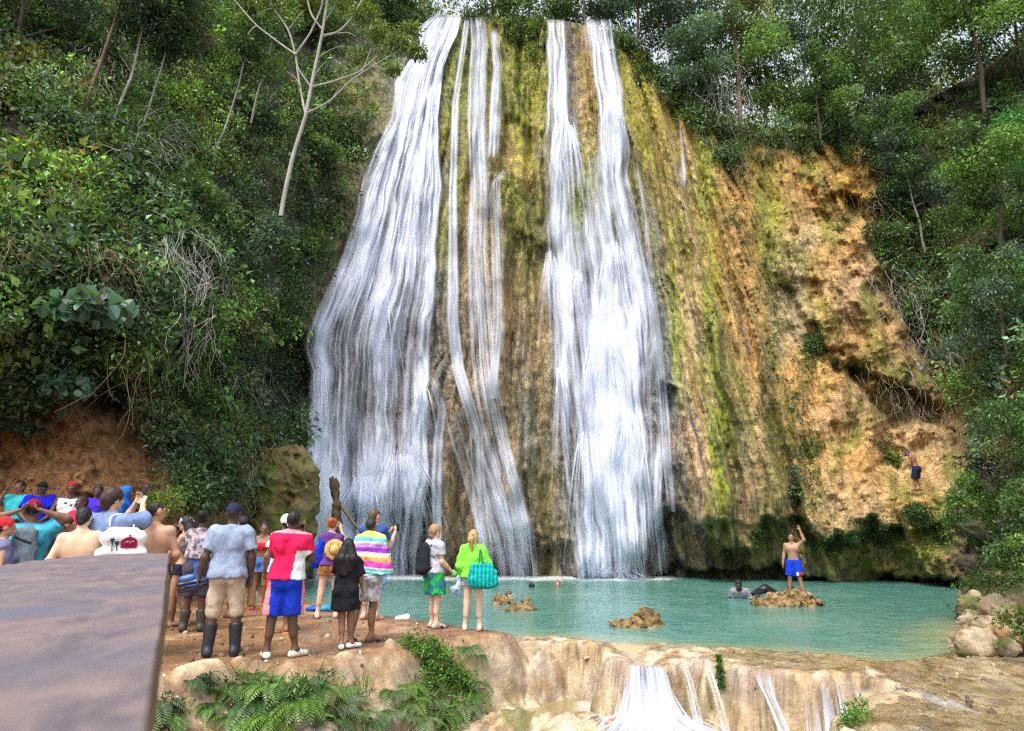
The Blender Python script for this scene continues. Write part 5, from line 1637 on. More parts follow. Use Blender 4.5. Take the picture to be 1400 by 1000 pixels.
class Person:
    n = 0

    def __init__(s, label, u, vhead, Y=None, vfoot=None, z0=0.0, yaw=0, sex='m', skin=(0.2, 0.1, 0.06), fat=0.0, lean=0, side=0, twist=0, hyaw=0, hpitch=0,
                 pelvis=(0, 0, 0), LE=(-.235, -.03, 1.13), LW=(-.255, .03, .88), RE=(.235, -.03, 1.13), RW=(.255, .03, .88),
                 LK=(-.10, .015, .49), LA=(-.11, 0, .085), RK=(.10, .015, .49), RA=(.11, 0, .085), lfy=8, rfy=-8, group=None, res=0.015, H=None, topz=1.75, curl=0.5, Lth=None, Rth=None, faced=True, mouth=True, toe=0):
        Person.n += 1
        s.seed = Person.n * 7
        if Y is None:
            p = wz(u, vfoot, z0)
            Y = p[1]
        ztop = float(wp(u, vhead, Y)[2])
        if H is None:
            k = (ztop - z0) / topz
        else:
            k = H / 1.75
            z0 = ztop - topz * k
        s.k, s.z0, s.Y = k, z0, Y
        s.x = float(wp(u, vfoot if vfoot else vhead + 40, Y)[0])
        s.loc = (s.x, Y, z0)
        yaw = yaw + 0.9 * math.degrees(math.atan2(700 - u, 930))     # poses are given as seen along the line of sight
        s.rot = (0, 0, R(yaw))
        s.root = obj('person', None, None, label, 'person', group, loc=s.loc, rot=s.rot, scale=k)
        s.res = res
        pv = np.asarray(pelvis, float)
        s.pv = pv
        s.PF = T4(pv)
        s.U = T4(pv + np.array((0, 0, .95))) @ R4('Z', twist) @ R4('Y', side) @ R4('X', -lean) @ T4((0, 0, -.95))
        s.Hd = s.U @ T4((0, 0, 1.50)) @ R4('Z', hyaw) @ R4('X', -hpitch) @ T4((0, 0, -1.50))
        f = sex == 'f'
        s.f, s.fat = f, fat
        s.sw = 0.15 if f else 0.178
        s.SH = {-1: ap(s.U, (-s.sw, -.01, 1.405)), 1: ap(s.U, (s.sw, -.01, 1.405))}
        fx = lambda p: np.asarray(p[1], float) if isinstance(p[0], str) else ap(s.U, p)
        s.EL = {-1: fx(LE), 1: fx(RE)}
        s.WR = {-1: fx(LW), 1: fx(RW)}
        s.HP = {-1: pv + np.array((-.09, 0, .90)), 1: pv + np.array((.09, 0, .90))}
        s.KN = {-1: np.asarray(LK, float), 1: np.asarray(RK, float)}
        s.AN = {-1: np.asarray(LA, float), 1: np.asarray(RA, float)}
        s.FY = {-1: R(lfy), 1: R(rfy)}
        s.skin = np.asarray(skin, float)
        s.toe = toe
        # torso and limbs
        U, PF = s.U, s.PF
        c1 = 0.104 if f else 0.118
        pr = [cone(U, (-.08, 0, 1.30), (.08, 0, 1.30), c1 + fat * .6, c1 + fat * .6, (1, .84, 1.15)),
              cone(U, (0, 0, 1.02), (0, 0, 1.24), (.118 if f else .13) + fat, (.125 if f else .14) + fat, (1.05, .74, 1)),
              cone(U, (-s.sw + .03, -.01, 1.40), (s.sw - .03, -.01, 1.40), .055, .055),
              cone(U, (0, -.012, 1.47), (-.11, -.012, 1.42), .05, .045), cone(U, (0, -.012, 1.47), (.11, -.012, 1.42), .05, .045),
              cone(U, (0, -.008, 1.43), (0, .008, 1.56), .056 if not f else .047, .052 if not f else .044),
              cone(PF, (-.07, 0, .94), (.07, 0, .94), .112 + fat * .5 + (.008 if f else 0), .112 + fat * .5 + (.008 if f else 0), (1, .84, 1)),
              ell(PF, (-.075, -.05, .885), (.09, .085, .1)), ell(PF, (.075, -.05, .885), (.09, .085, .1))]
        if f:
            pr += [ell(U, (-.068, .085, 1.265), (.06, .055, .062)), ell(U, (.068, .085, 1.265), (.06, .055, .062))]
        else:
            pr += [ell(U, (-.075, .07, 1.31), (.085, .04, .06)), ell(U, (.075, .07, 1.31), (.085, .04, .06)), ell(U, (-.085, -.075, 1.33), (.07, .035, .09)), ell(U, (.085, -.075, 1.33), (.07, .035, .09))]
        am = 0.86 if f else 1.0
        for q in (-1, 1):
            S_, E_, W_ = s.SH[q], s.EL[q], s.WR[q]
            pr += [cone(I4, S_, E_, .054 * am + fat * .15, .041 * am, ONE), cone(I4, E_, W_, .042 * am, .027 * am), ell(T4(0 * S_), S_, (.062 * am,) * 3), cone(I4, E_, E_ + (W_ - E_) * .4, .042 * am, .04 * am)]
            H_, K_, A_ = s.HP[q], s.KN[q], s.AN[q]
            pr += [cone(I4, H_, K_, .09 + fat * .3, .058), cone(I4, K_, A_, .054, .036)]
            dn = (A_ - K_) / (np.linalg.norm(A_ - K_) + 1e-6)
            fw = np.array((-math.sin(s.FY[q]), math.cos(s.FY[q]), 0))
            bk = -fw + dn * (fw @ dn)
            pr += [cone(I4, K_ + dn * .07 + bk * .015, K_ + dn * .22 + bk * .018, .048, .045)]
            up = np.array((0, 0, 1.0))
            hl, to = A_ - fw * .045 - up * .045, A_ + fw * .15 - up * (.058 + toe)
            pr += [cone(I4, hl, to, .036, .026, (1.0, 1, 1)), cone(I4, A_, A_ + fw * .1 - up * .04, .036, .03), cone(I4, A_, hl, .036, .034), cone(I4, to, to + fw * .035 + np.array((fw[1], -fw[0], 0)) * -.015 * q, .026, .02)]
        s.bag = Bag()
        V, Q = field(pr, res, 0.035)
        vc = np.tile(s.skin, (len(V), 1)) * (1 + 0.10 * fbm(V[:, 0] * 6, V[:, 1] * 6, V[:, 2] * 6, 3, s.seed))[:, None]
        s.bag.add(V, Q, vc)
        for q, th in ((-1, Lth), (1, Rth)):
            s.hand(q, th, curl)
        s.head(faced)
        s.body = obj('body', s.bag.mesh('body', M['skin']), s.root)

    def hand(s, q, th, curl):
        w = s.WR[q]
        d = norm(w - s.EL[q])
        w = w - d * .01
        th = ap(s.U, (0, 1, 0)) - ap(s.U, (0, 0, 0)) if th is None else np.asarray(th, float)
        l = norm(th - d * (th @ d))
        n = np.cross(l, d) * (1 if q > 0 else -1)
        n = n if abs(d[2]) < .7 or (n @ np.array((-q, 0, 0))) > 0 else -n
        pr = []
        for i, (o, ln) in enumerate(((.030, .070), (.010, .080), (-.011, .074), (-.030, .058))):
            b0 = w + d * (.088 - abs(o) * .2) + l * o
            c1, c2 = curl * (0.8 + .12 * i), curl * (1.7 + .15 * i)
            m_ = b0 + (d * math.cos(c1) + n * math.sin(c1)) * ln * .5
            e_ = m_ + (d * math.cos(c2) + n * math.sin(c2)) * ln * .5
            pr += [cone(I4, w, b0, .019, .012), cone(I4, b0, m_, .0105, .0095), cone(I4, m_, e_, .0095, .0075)]
        t0 = w + d * .025 + l * .022
        t1 = t0 + norm(d * .6 + l * .75 + n * .2) * .04
        t2 = t1 + norm(d * .85 + l * .25 + n * .35) * .035
        pr += [cone(I4, t0, t1, .015, .012), cone(I4, t1, t2, .0115, .008), cone(I4, w - d * .05, w + d * .02, .026, .024)]
        V, Q = field(pr, .006 if s.Y < 13 else .008, .008)
        s.bag.add(V, Q, s.skin * 1.05)

    def head(s, faced):
        h = s.Hd
        pr = [ell(h, (0, -.008, 1.652), (.076, .096, .099)), cone(h, (0, .03, 1.632), (0, .045, 1.562), .062, .040, (1, 1, 1)), cone(h, (-.035, .02, 1.575), (.035, .02, 1.575), .035, .035),
              ell(h, (-.078, -.005, 1.628), (.012, .026, .033)), ell(h, (.078, -.005, 1.628), (.012, .026, .033)), cone(h, (0, .092, 1.645), (0, .108, 1.612), .009, .015),
              cone(h, (0, -.01, 1.50), (0, .0, 1.60), .052, .055), cone(h, (-.04, .078, 1.662), (.04, .078, 1.662), .014, .014), ell(h, (0, .083, 1.577), (.028, .014, .013)), ell(h, (0, .072, 1.545), (.024, .018, .018))]
        V, Q = field(pr, .0075 if s.Y < 14.5 else .011, .018)
        L = ap(np.linalg.inv(h), V)
        c = np.tile(s.skin, (len(V), 1)) * (1 + 0.08 * fbm(V[:, 0] * 20, V[:, 1] * 20, V[:, 2] * 20, 2, s.seed))[:, None]
        fr = L[:, 1] > .03
        for q in (-1, 1):
            r_ = np.hypot((L[:, 0] - q * .031) / 1.35, L[:, 2] - 1.640)
            c[fr & (r_ < .012)] = (0.5, 0.47, 0.44)
            c[fr & (np.hypot(L[:, 0] - q * .031, L[:, 2] - 1.640) < .007)] = (0.02, 0.012, 0.01)
            br = fr & (np.abs(L[:, 2] - 1.664 + 3 * (np.abs(L[:, 0]) - .032) ** 2) < .006) & (np.abs(np.abs(L[:, 0]) - .032) < .022)
            c[br] = s.skin * .25
        c[fr & (np.hypot(L[:, 0] / 2.2, L[:, 2] - 1.577) < .010)] = s.skin * np.array((1.0, .62, .62))
        s.bag.add(V, Q, c)

    # ---- clothing and hair, each a child
    def part(s, name, prims, col, k=0.03, wr=0.004, mat='cloth', res=None, label=None):
        V, Q = field(prims, res or s.res, k, wr, s.seed)
        if callable(col):
            col = col(V, ap(np.linalg.inv(s.U), V))
        return obj(name, mesh(name, V, Q, M[mat], col), s.root, label)

    def torso(s, o, hem, top=1.475, flare=0.0):
        U, ft = s.U, s.fat
        c1 = (0.104 if s.f else 0.118) + o
        ct = [((0, 0, hem), (0, 0, -1)), ((0, 0, top), (0, .25, 1))]
        pr = [cone(U, (-.08, 0, 1.30), (.08, 0, 1.30), c1 + ft * .6, c1 + ft * .6, (1, .86, 1.15), ct),
              cone(U, (-.045, 0, hem - .05), (-.03, 0, 1.22), .148 + o + ft + flare, .122 + o + ft, (1.0, .86, 1), ct), cone(U, (.045, 0, hem - .05), (.03, 0, 1.22), .148 + o + ft + flare, .122 + o + ft, (1.0, .86, 1), ct),
              cone(U, (-s.sw + .03, -.01, 1.40), (s.sw - .03, -.01, 1.40), .055 + o, .055 + o, ONE, ct),
              cone(U, (0, -.012, 1.46), (-.11, -.012, 1.42), .05 + o, .045 + o, ONE, ct), cone(U, (0, -.012, 1.46), (.11, -.012, 1.42), .05 + o, .045 + o, ONE, ct)]
        if not s.f and o > .005:
            pr += [ell(U, (q * .085, -.075, 1.33), (.08 + o, .045 + o, .10 + o), ct) for q in (-1, 1)]
        if hem < .97:
            pr += [ell(U, (q * .075, -.055, .90), (.09 + o + .024, .085 + o + .026 + ft * .3, .11 + o), ct) for q in (-1, 1)]
        if s.f:
            pr += [ell(U, (-.068, .085 + o * .6, 1.265), (.06 + o,) * 3, ct), ell(U, (.068, .085 + o * .6, 1.265), (.06 + o,) * 3, ct)]
        return pr

    def shirt(s, col, hem=.88, sl=.6, o=.016, top=1.475, name='shirt', loose=.018, flare=.012, wr=.010):
        o = o + .006
        pr = s.torso(o, hem, top, flare)
        for q in (-1, 1):
            S_, E_, W_ = s.SH[q], s.EL[q], s.WR[q]
            if sl > 0:
                pr.append(ell(T4(0 * S_), S_, ((.062 * (.86 if s.f else 1) + o),) * 3))
                e = S_ + (E_ - S_) * min(sl, 1)
                dn = norm(e - S_)
                am = .86 if s.f else 1
                pr.append(cone(I4, S_ - dn * 0, e + dn * (.04 if sl < 1 else 0), .058 * am + o, (.046 * am + o + loose), ONE, [(e, dn)] if sl < 1 else []))
                if sl > 1:
                    w2 = E_ + (W_ - E_) * (sl - 1)
                    d2 = norm(W_ - E_)
                    pr.append(cone(I4, E_, w2 + d2 * .03, .046 * am + o + loose * .7, .03 + o, ONE, [(w2, d2)]))
        return s.part(name, pr, col, .03, wr)

    def shorts(s, col, t=.7, o=.018, top=1.02, shin=0.0, name='shorts', flare=.02, wr=.006):
        PF = s.PF
        r0 = .115 + o + s.fat * .7 + (.006 if s.f else 0)
        ct = [((0, 0, top), (0, 0, 1))]
        pr = [cone(PF, (-.065, -.005, .95), (.065, -.005, .95), r0, r0, (1, .86, 1), ct), cone(PF, (0, 0, .98), (0, 0, 1.04), .135 + o * .6 + s.fat, .13 + o * .6 + s.fat, (1.08, .8, 1), ct), ell(PF, (-.075, -.055, .885), (.09 + o, .085 + o, .1 + o)), ell(PF, (.075, -.055, .885), (.09 + o, .085 + o, .1 + o))]
        for q in (-1, 1):
            H_, K_, A_ = s.HP[q], s.KN[q], s.AN[q]
            e = H_ + (K_ - H_) * min(t, 1)
            dn = norm(K_ - H_)
            pr.append(cone(I4, H_, e + dn * (.03 if shin == 0 else 0), .098 + o + s.fat * .3, (.098 - .034 * min(t, 1)) + o + flare, ONE, [(e, dn)] if shin == 0 else []))
            if shin > 0:
                e2 = K_ + (A_ - K_) * shin
                d2 = norm(A_ - K_)
                pr.append(cone(I4, K_, e2 + d2 * .03, .064 + o + flare, .05 + o + flare, ONE, [(e2, d2)]))
        return s.part(name, pr, col, .03, wr)

    def skirt(s, col, hem=.6, top=1.06, r=.17, name='skirt'):
        ct = [((0, 0, top), (0, 0, 1)), ((0, 0, hem), (0, 0, -1))]
        return s.part(name, [cone(s.PF, (0, -.01, hem - .06), (0, -.01, top), r, .135, (1.06, .86, 1), ct), cone(s.PF, (-.06, -.02, .93), (.06, -.02, .93), .125, .125, (1, .9, 1), ct)], col, .04, .008)

    def band(s, col, z0, z1, o=.008, name='top'):
        ct = [((0, 0, z0), (0, 0, -1)), ((0, 0, z1), (0, 0, 1))]
        pr = [(k_, f_, a, b, ra, rb, sc, ct) for (k_, f_, a, b, ra, rb, sc, _) in s.torso(o, .95)]
        return s.part(name, pr, col, .02, 0.0, res=.011)

    def shoes(s, kind, col, sole=(0.55, 0.53, 0.5), top=.38):
        for q in (-1, 1):
            A_ = s.AN[q]
            fw = np.array((-math.sin(s.FY[q]), math.cos(s.FY[q]), 0))
            up = np.array((0, 0, 1.0))
            sd_ = np.array((fw[1], -fw[0], 0))
            fm = np.eye(4)
            fm[:3, 0], fm[:3, 1], fm[:3, 2] = sd_, fw, up
            fm[:3, 3] = A_ - up * .085
            if kind == 'boot':
                tp = A_ + (s.KN[q] - A_) * ((top - .085) / .405)
                dn = norm(s.KN[q] - A_)
                pr = [cone(fm, (0, -.04, .045), (0, .15, .04), .05, .045, (1, 1, .95), [((0, 0, .004), (0, 0, -1))]), cone(I4, A_ - up * .03, tp + dn * .03, .06, .082, ONE, [(tp, dn)]), cone(fm, (0, -.03, .07), (0, .06, .06), .05, .045)]
                s.part('boot', pr, col, .03, .002, 'rubber', .012)
            elif kind == 'sneaker':
                pr = [cone(fm, (0, -.05, .042), (0, .165, .034), .044, .042, (1.02, 1, .95), [((0, 0, .002), (0, 0, -1))]), cone(fm, (0, -.03, .06), (0, .07, .05), .046, .042, ONE, [((0, 0, .10), (0, -.3, 1))])]
                zc = lambda V, L, fm=fm: np.where((ap(np.linalg.inv(fm), V)[:, 2] < .022)[:, None], np.array(sole), np.array(col) * (0.82 + 0.36 * (fbm(V[:, 0] * 30, V[:, 1] * 30, V[:, 2] * 30, 2, 3) > -.1))[:, None])
                s.part('shoe', pr, zc, .02, .002, 'cloth', .009)
            else:
                pr = [cone(fm, (0, -.065, .0), (0, .17, .0), .046, .052, (1, 1, .40), []), cone(fm, (-.04, .09, .03), (.04, .09, .03), .03, .03, (1, 1, .9), [])]
                s.part('sandal', pr, col, .012, .0, 'rubber', .008)

    def socks(s, col, z0, z1, stripes=None):
        for q in (-1, 1):
            A_, K_ = s.AN[q], s.KN[q]
            f0, f1 = (z0 - .085) / .405, (z1 - .085) / .405
            a, b = A_ + (K_ - A_) * f0, A_ + (K_ - A_) * f1
            s.part('sock', [cone(I4, a, b, .052, .064)], col, .02, .002, res=.012)

    def hair(s, kind, col, **kw):
        h = s.Hd
        cf = [((0, .06, 1.68), (0, 1, -.45)), ]
        cap_ = ell(h, (0, -.014, 1.66), (.086, .10, .103), [((0, .035, 1.645), (0, .8, -.75))])
        if kind == 'short':
            pr = [cap_, cone(h, (0, -.06, 1.61), (0, -.07, 1.57), .055, .04)]
        elif kind == 'buzz':
            pr = [ell(h, (0, -.012, 1.658), (.0795, .098, .101), [((0, .035, 1.645), (0, .8, -.75))])]
        elif kind == 'mop':
            pr = [ell(h, (0, -.008, 1.668), (.098, .112, .106), [((0, .055, 1.64), (0, .8, -.75))]), cone(h, (0, -.07, 1.62), (0, -.075, 1.57), .065, .05)]
        elif kind == 'bun':
            pr = [cap_, ell(h, kw.get('bun', (0, -.12, 1.70)), (.055, .05, .055))]
        elif kind == 'pony':
            pr = [cap_, cone(h, (0, -.10, 1.66), (0, -.125, 1.58), .04, .05), cone(h, (0, -.125, 1.58), (.02, -.12, 1.40), .05, .022), cone(h, (-.05, -.04, 1.62), (-.06, -.06, 1.46), .045, .02), cone(h, (.05, -.04, 1.62), (.06, -.06, 1.46), .045, .02)]
        elif kind == 'long':
            z = kw.get('z', 1.2)
            pr = [ell(h, (0, -.02, 1.66), (.095, .108, .108), [((0, .045, 1.645), (0, .8, -.75))]), cone(h, (-.04, -.06, 1.62), (-.085, -.11, 1.42), .075, .09), cone(h, (.04, -.06, 1.62), (.085, -.11, 1.42), .075, .09), cone(h, (-.085, -.11, 1.42), (-.09, -.13, z), .09, .05), cone(h, (.085, -.11, 1.42), (.06, -.13, z + .05), .09, .05), cone(h, (0, -.11, 1.42), (-.02, -.15, z - .03), .08, .04)]
        V, Q = field(pr, .009 if s.Y < 14 else .013, .03)
        V = V + 0.010 * np.stack([fbm(V[:, 0] * 45, V[:, 1] * 45, V[:, 2] * 6, 3, 5), fbm(V[:, 0] * 45, V[:, 1] * 45, V[:, 2] * 6 + 9, 3, 6), 0 * V[:, 0]], -1)
        st = fbm(V[:, 0] * 60, V[:, 1] * 60, V[:, 2] * 5, 3, 8)
        obj('hair', mesh('hair', V, Q, M['hair'], np.asarray(col) * (1 + 0.6 * st)[:, None]), s.root)

    def hat(s, kind, col, name=None):
        h = s.Hd
        if kind == 'cap':
            cu = [((0, 0, 1.665), (0, .12, -1))]
            pr = [ell(h, (0, -.008, 1.668), (.088, .106, .098), cu), cone(h, (-.045, .10, 1.672), (.045, .10, 1.672), .06, .06, (1, 1, .16))]
            return s.part('cap', pr, col, .012, .001, res=.009)
        if kind == 'wrap':
            pr = [ell(h, (0, -.015, 1.668), (.090, .108, .10), [((0, .04, 1.635), (0, .7, -.85))]), ell(h, (0, -.11, 1.64), (.04, .035, .03)), cone(h, (0, -.11, 1.63), (.03, -.12, 1.54), .02, .012)]
            return s.part(name or 'headwrap', pr, col, .015, .004, res=.009)
        if kind == 'hood':
            pr = [ell(h, (0, -.02, 1.65), (.105, .12, .125), [((0, .05, 1.6), (0, 1, -.2))]), cone(h, (0, -.05, 1.55), (0, -.06, 1.42), .10, .13)]
            return s.part(name or 'hood', pr, col, .02, .005, res=.012)

    def item(s, name, prims, col, label, cat, mat='cloth', res=.01, k=.02, wr=.003, group=None):
        V, Q = field(prims, res, k, wr, s.seed + 3)
        if callable(col):
            col = col(V, ap(np.linalg.inv(s.U), V))
        return obj(name, mesh(name, V, Q, M[mat], col), None, label, cat, group, loc=s.loc, rot=s.rot, scale=s.k)

    def strap(s, parent, pts, col, r=.012, name='strap'):
        P = np.array(pts, float)
        d = np.concatenate([[0], np.cumsum(np.linalg.norm(np.diff(P, axis=0), axis=1))])
        q = np.linspace(0, d[-1], 22)
        Q = np.stack([np.interp(q, d, P[:, i]) for i in range(3)], -1)
        for _ in range(3):
            Q[1:-1] = (Q[:-2] + 2 * Q[1:-1] + Q[2:]) / 4
        V, F = tube(Q, r, 6)
        return obj(name, mesh(name, V, F, M['cloth'], col), parent)
# ------------------------------------------------------------------ the people on the ledge
DKS, BRS, TNS, PLS, PNS, BLK = (0.085,0.045,0.03), (0.19,0.095,0.055), (0.42,0.24,0.15), (0.58,0.39,0.29), (0.55,0.33,0.24), (0.012,0.011,0.012)
WHT, NVY, RED, DEN = (0.72,0.72,0.74), (0.02,0.025,0.06), (0.55,0.02,0.05), (0.10,0.19,0.42)


def lerp3(*stops):
    def fn(z):
        out = np.zeros(z.shape + (3,))
        for lo_, c in stops:
            out[z < lo_] = c
        return out
    return fn


# man in grey-blue T-shirt and rubber boots
p = Person('man from behind in grey-blue T-shirt, rolled khaki trousers and black rubber boots', 301, 689, vfoot=898, yaw=-4, skin=DKS, LE=(-.27,-.03,1.12), LW=(-.315,.03,.90), RE=(.255,-.03,1.12), RW=(.265,.02,.88),
           LK=(-.125,.02,.49), LA=(-.15,0,.085), RK=(.135,.015,.49), RA=(.15,0,.085), hyaw=-6, curl=.9, lfy=14, rfy=-14)
p.shirt((0.24,0.30,0.42), .885, .72, .022, flare=.02)
p.shorts((0.46,0.37,0.28), 1.0, .014, 1.0, .10, 'trousers', .012, wr=.010)
p.socks((0.5,0.02,0.08), .34, .455)
p.shoes('boot', (0.018,0.02,0.028), top=.37)
p.hair('buzz', (0.03,0.025,0.022))
p.hat('cap', (0.02,0.024,0.06))
for nm, off, lab, c1, c2, tl in (('sandals', np.array((-.36,.06,.79)), 'pair of dark blue slide sandals in the left hand of the man in rubber boots', (0.02,0.03,0.09), (0.03,0.08,0.2), .5), ('shoe', np.array((.285,.06,.70)), 'brown soled shoe hanging from the right hand of the man in rubber boots', (0.30,0.19,0.09), (0.5,0.47,0.44), 0)):
    if tl:
        pr = [cone(I4, off + (-.16,0,.02), off + (.09,.02,.07), .045, .05, (1, 1, .55)), cone(I4, off + (-.14,.05,-.06), off + (.10,.04,.0), .045, .05, (1, 1, .5)), cone(I4, off + (-.13,.0,.08), off + (-.05,.0,.10), .05, .05, (1, .9, .8))]
        colf = lambda V, L, o=off: np.where((V[:, 2] - o[2] > .055)[:, None], np.array((0.05,0.13,0.33)), np.array((0.02,0.025,0.05)))
    else:
        pr = [cone(I4, off + (0,0,.10), off + (.0,.0,-.12), .045, .05, (1, .5, 1)), cone(I4, off + (.03,.05,-.03), off + (.02,.05,-.12), .045, .05, (1, .7, 1))]
        colf = lambda V, L, o=off: np.where((V[:, 1] - o[1] < .018)[:, None], np.array((0.27,0.17,0.08)), np.array((0.55,0.53,0.52)))
    p.item(nm, pr, colf, lab, 'shoes', 'rubber', .009, .012, .001)

# man in red and white polo shirt
p = Person('man from behind in red and white polo shirt and blue shorts, phone to his face', 384, 699, vfoot=900, yaw=-8, skin=DKS, RE=(.27,.06,1.17), RW=(.13,.20,1.50), LE=(-.21,.14,1.20), LW=(-.07,.24,1.50), LK=(-.14,-.01,.49), LA=(-.17,-.04,.085), RK=(.10,.02,.49), RA=(.155,.03,.085), hyaw=-12, hpitch=-4, curl=1.0, rfy=-42, lfy=20, Rth=(0,0,1), Lth=(0,0,1), side=3)
p.shirt(lambda V, L: np.where(((L[:, 0] > .085 + .10 * (L[:, 2] - 1.1)) & (L[:, 2] < 1.27) & (L[:, 1] < .12))[:, None], np.array((0.66,0.66,0.70)), np.where((L[:, 2] > 1.475)[:, None], np.array((0.6,0.25,0.3)), np.array((0.62,0.012,0.075)))), .93, .66, .022, 1.50, flare=.018)
p.shorts(lambda V, L: np.where((np.abs(V[:, 0] - .02) > .185)[:, None], np.array((0.75,0.22,0.25)), np.array((0.008,0.035,0.42))), .98, .03, 1.0, flare=.036)
p.shoes('sneaker', (0.60,0.57,0.50), (0.45,0.4,0.33))
p.hair('buzz', (0.012,0.010,0.010))
p.item('phone', [cone(I4, (.10,.25,1.58), (.0,.27,1.58), .032, .032, (1, .25, 1))], BLK, 'dark phone held before the face of the man in red polo shirt', 'phone', 'rubber', .008, .01, 0)

# person with white headwrap hidden behind him
p = Person('person in white headwrap, white shirt and red shorts, half hidden behind the red polo man', 380, 704, vfoot=866, yaw=10, sex='f', skin=BRS, RE=(.22,.16,1.2), RW=(.08,.28,1.5), LE=(-.25,.0,1.13), LW=(-.26,.1,.9))
p.shirt(WHT, .90, .6, .02, flare=.015)
p.shorts((0.55,0.02,0.03), .65, .03, 1.0)
p.shoes('sandal', (0.8,0.17,0.09))
p.hair('short', BLK)
p.hat('wrap', (0.72,0.73,0.78))

# woman in red bandeau
p = Person('woman facing the camera in red bandeau top and denim shorts, standing beside the water', 352, 714, vfoot=834, yaw=165, sex='f', skin=BRS, LE=(-.27,-.08,1.16), LW=(-.17,-.12,.97), RE=(.27,-.08,1.16), RW=(.17,-.12,.97), hyaw=18, LK=(-.10,.02,.49), RK=(.10,.0,.49), LA=(-.13,0,.085), RA=(.12,-.05,.085), fat=.012)
p.band((0.62,0.015,0.03), 1.185, 1.325, .012, 'bandeau')
p.shorts(lambda V, L: np.where((V[:, 2] < .765)[:, None], np.array((0.35,0.45,0.6)), np.array((0.06,0.15,0.40))), .36, .012, 1.03)
p.shoes('sandal', (0.6,0.04,0.04))
p.hair('bun', BLK, bun=(0, -.09, 1.74))

# woman with patterned top, blue wrap and boots
p = Person('woman from behind in patterned grey top, blue wrap skirt, striped red socks and muddy boots', 262, 699, vfoot=864, yaw=-12, sex='f', skin=DKS, LE=(-.23,.1,1.15), LW=(-.15,.24,1.02), RE=(.23,.1,1.15), RW=(.15,.24,1.02), hyaw=-10, fat=.015, LA=(-.13,0,.085), RA=(.12,0,.085))
p.shirt(lambda V, L: np.where((fbm(V[:, 0] * 22, V[:, 1] * 22, V[:, 2] * 22, 2, 4) > .02)[:, None], np.array((0.13,0.11,0.15)), np.array((0.40,0.34,0.36))), 1.05, .25, .014)
p.skirt((0.05,0.10,0.30), .64, 1.16, .185)
p.shorts((0.06,0.055,0.08), .95, .02, 1.0, flare=.03)
p.socks(lambda V, L: np.where(((np.abs(V[:, 2] - .40) < .012) | (np.abs(V[:, 2] - .365) < .012))[:, None], np.array((0.6,0.55,0.58)), np.array((0.5,0.02,0.09))), .28, .45)
p.shoes('boot', (0.045,0.04,0.035), top=.31)
p.hair('bun', BLK, bun=(.01, -.11, 1.70))

# woman with headscarf and towel
p = Person('woman in profile with black and white headscarf and bikini top, towel before her hips', 240, 706, vfoot=857, yaw=72, sex='f', skin=TNS, LE=(-.2,.12,1.18), LW=(-.1,.30,1.08), RE=(.21,.1,1.17), RW=(.08,.30,1.06), hpitch=10, LA=(-.08,.12,.085), LK=(-.09,.09,.49), RA=(.09,-.10,.085), curl=.8)
p.band((0.22,0.22,0.25), 1.20, 1.33, .010, 'bikini_top')
p.shorts((0.02,0.02,0.04), .22, .008, .98, name='bikini_bottom')
p.hair('long', BLK, z=1.42)
p.hat('wrap', lambda V, L: np.where((fbm(V[:, 0] * 26, V[:, 1] * 26, V[:, 2] * 26, 2, 4) > -.02)[:, None], np.array((0.65,0.65,0.70)), np.array((0.06,0.06,0.08))), 'headscarf')
p.item('towel', [cone(I4, (-.10,.19,1.06), (-.13,.20,.62), .07, .14, (1.1, .42, 1), [((0, 0, .60), (0, 0, -1))]), cone(I4, (.02,.22,1.08), (.0,.22,.64), .06, .11, (1.1, .42, 1), [((0, 0, .62), (0, 0, -1))])],
       lambda V, L: np.array((0.66,0.57,0.36)) * (1 + .25 * fbm(V[:, 0] * 30, V[:, 1] * 30, V[:, 2] * 3, 2, 5))[:, None], 'cream towel hanging from the hands of the woman with the headscarf', 'towel', k=.03, wr=.012)
# heads glimpsed behind them
p = Person('dark haired person glimpsed between the shirtless tanned man and the headscarf woman', 237, 716, Y=11.4, H=1.62, yaw=150, skin=BRS, sex='f')
p.shirt((0.25,0.25,0.28), .9, .5)
p.shorts((0.03,0.03,0.05), .8)
p.hair('long', BLK, z=1.4)
p = Person('person in dark cap glimpsed behind the right shoulder of the man in rubber boots', 329, 707, Y=12.2, H=1.66, yaw=20, skin=BRS)
p.shirt((0.12,0.14,0.2), .9, .5)
p.shorts((0.03,0.03,0.06), .8)
p.hair('buzz', BLK)
p.hat('cap', (0.03,0.035,0.06))

# girl with long black hair
p = Person('girl from behind with very long black hair, black dress and white sneakers', 469, 737, vfoot=887, yaw=-6, sex='f', skin=BRS, RE=(.225,.0,1.14), RW=(.255,.06,.93), LE=(-.19,.10,1.18), LW=(-.05,.23,1.12), LA=(-.02,-.10,.085), LK=(-.05,.02,.49), RA=(.12,.04,.085), RK=(.10,.03,.49), lfy=6, rfy=-50)
p.shirt((0.012,0.012,0.016), .60, .95, .022, 1.47, 'dress', .03, .035, .012)
p.shoes('sneaker', (0.72,0.71,0.72))
p.hair('long', (0.008,0.007,0.009), z=1.20)
b_ = None

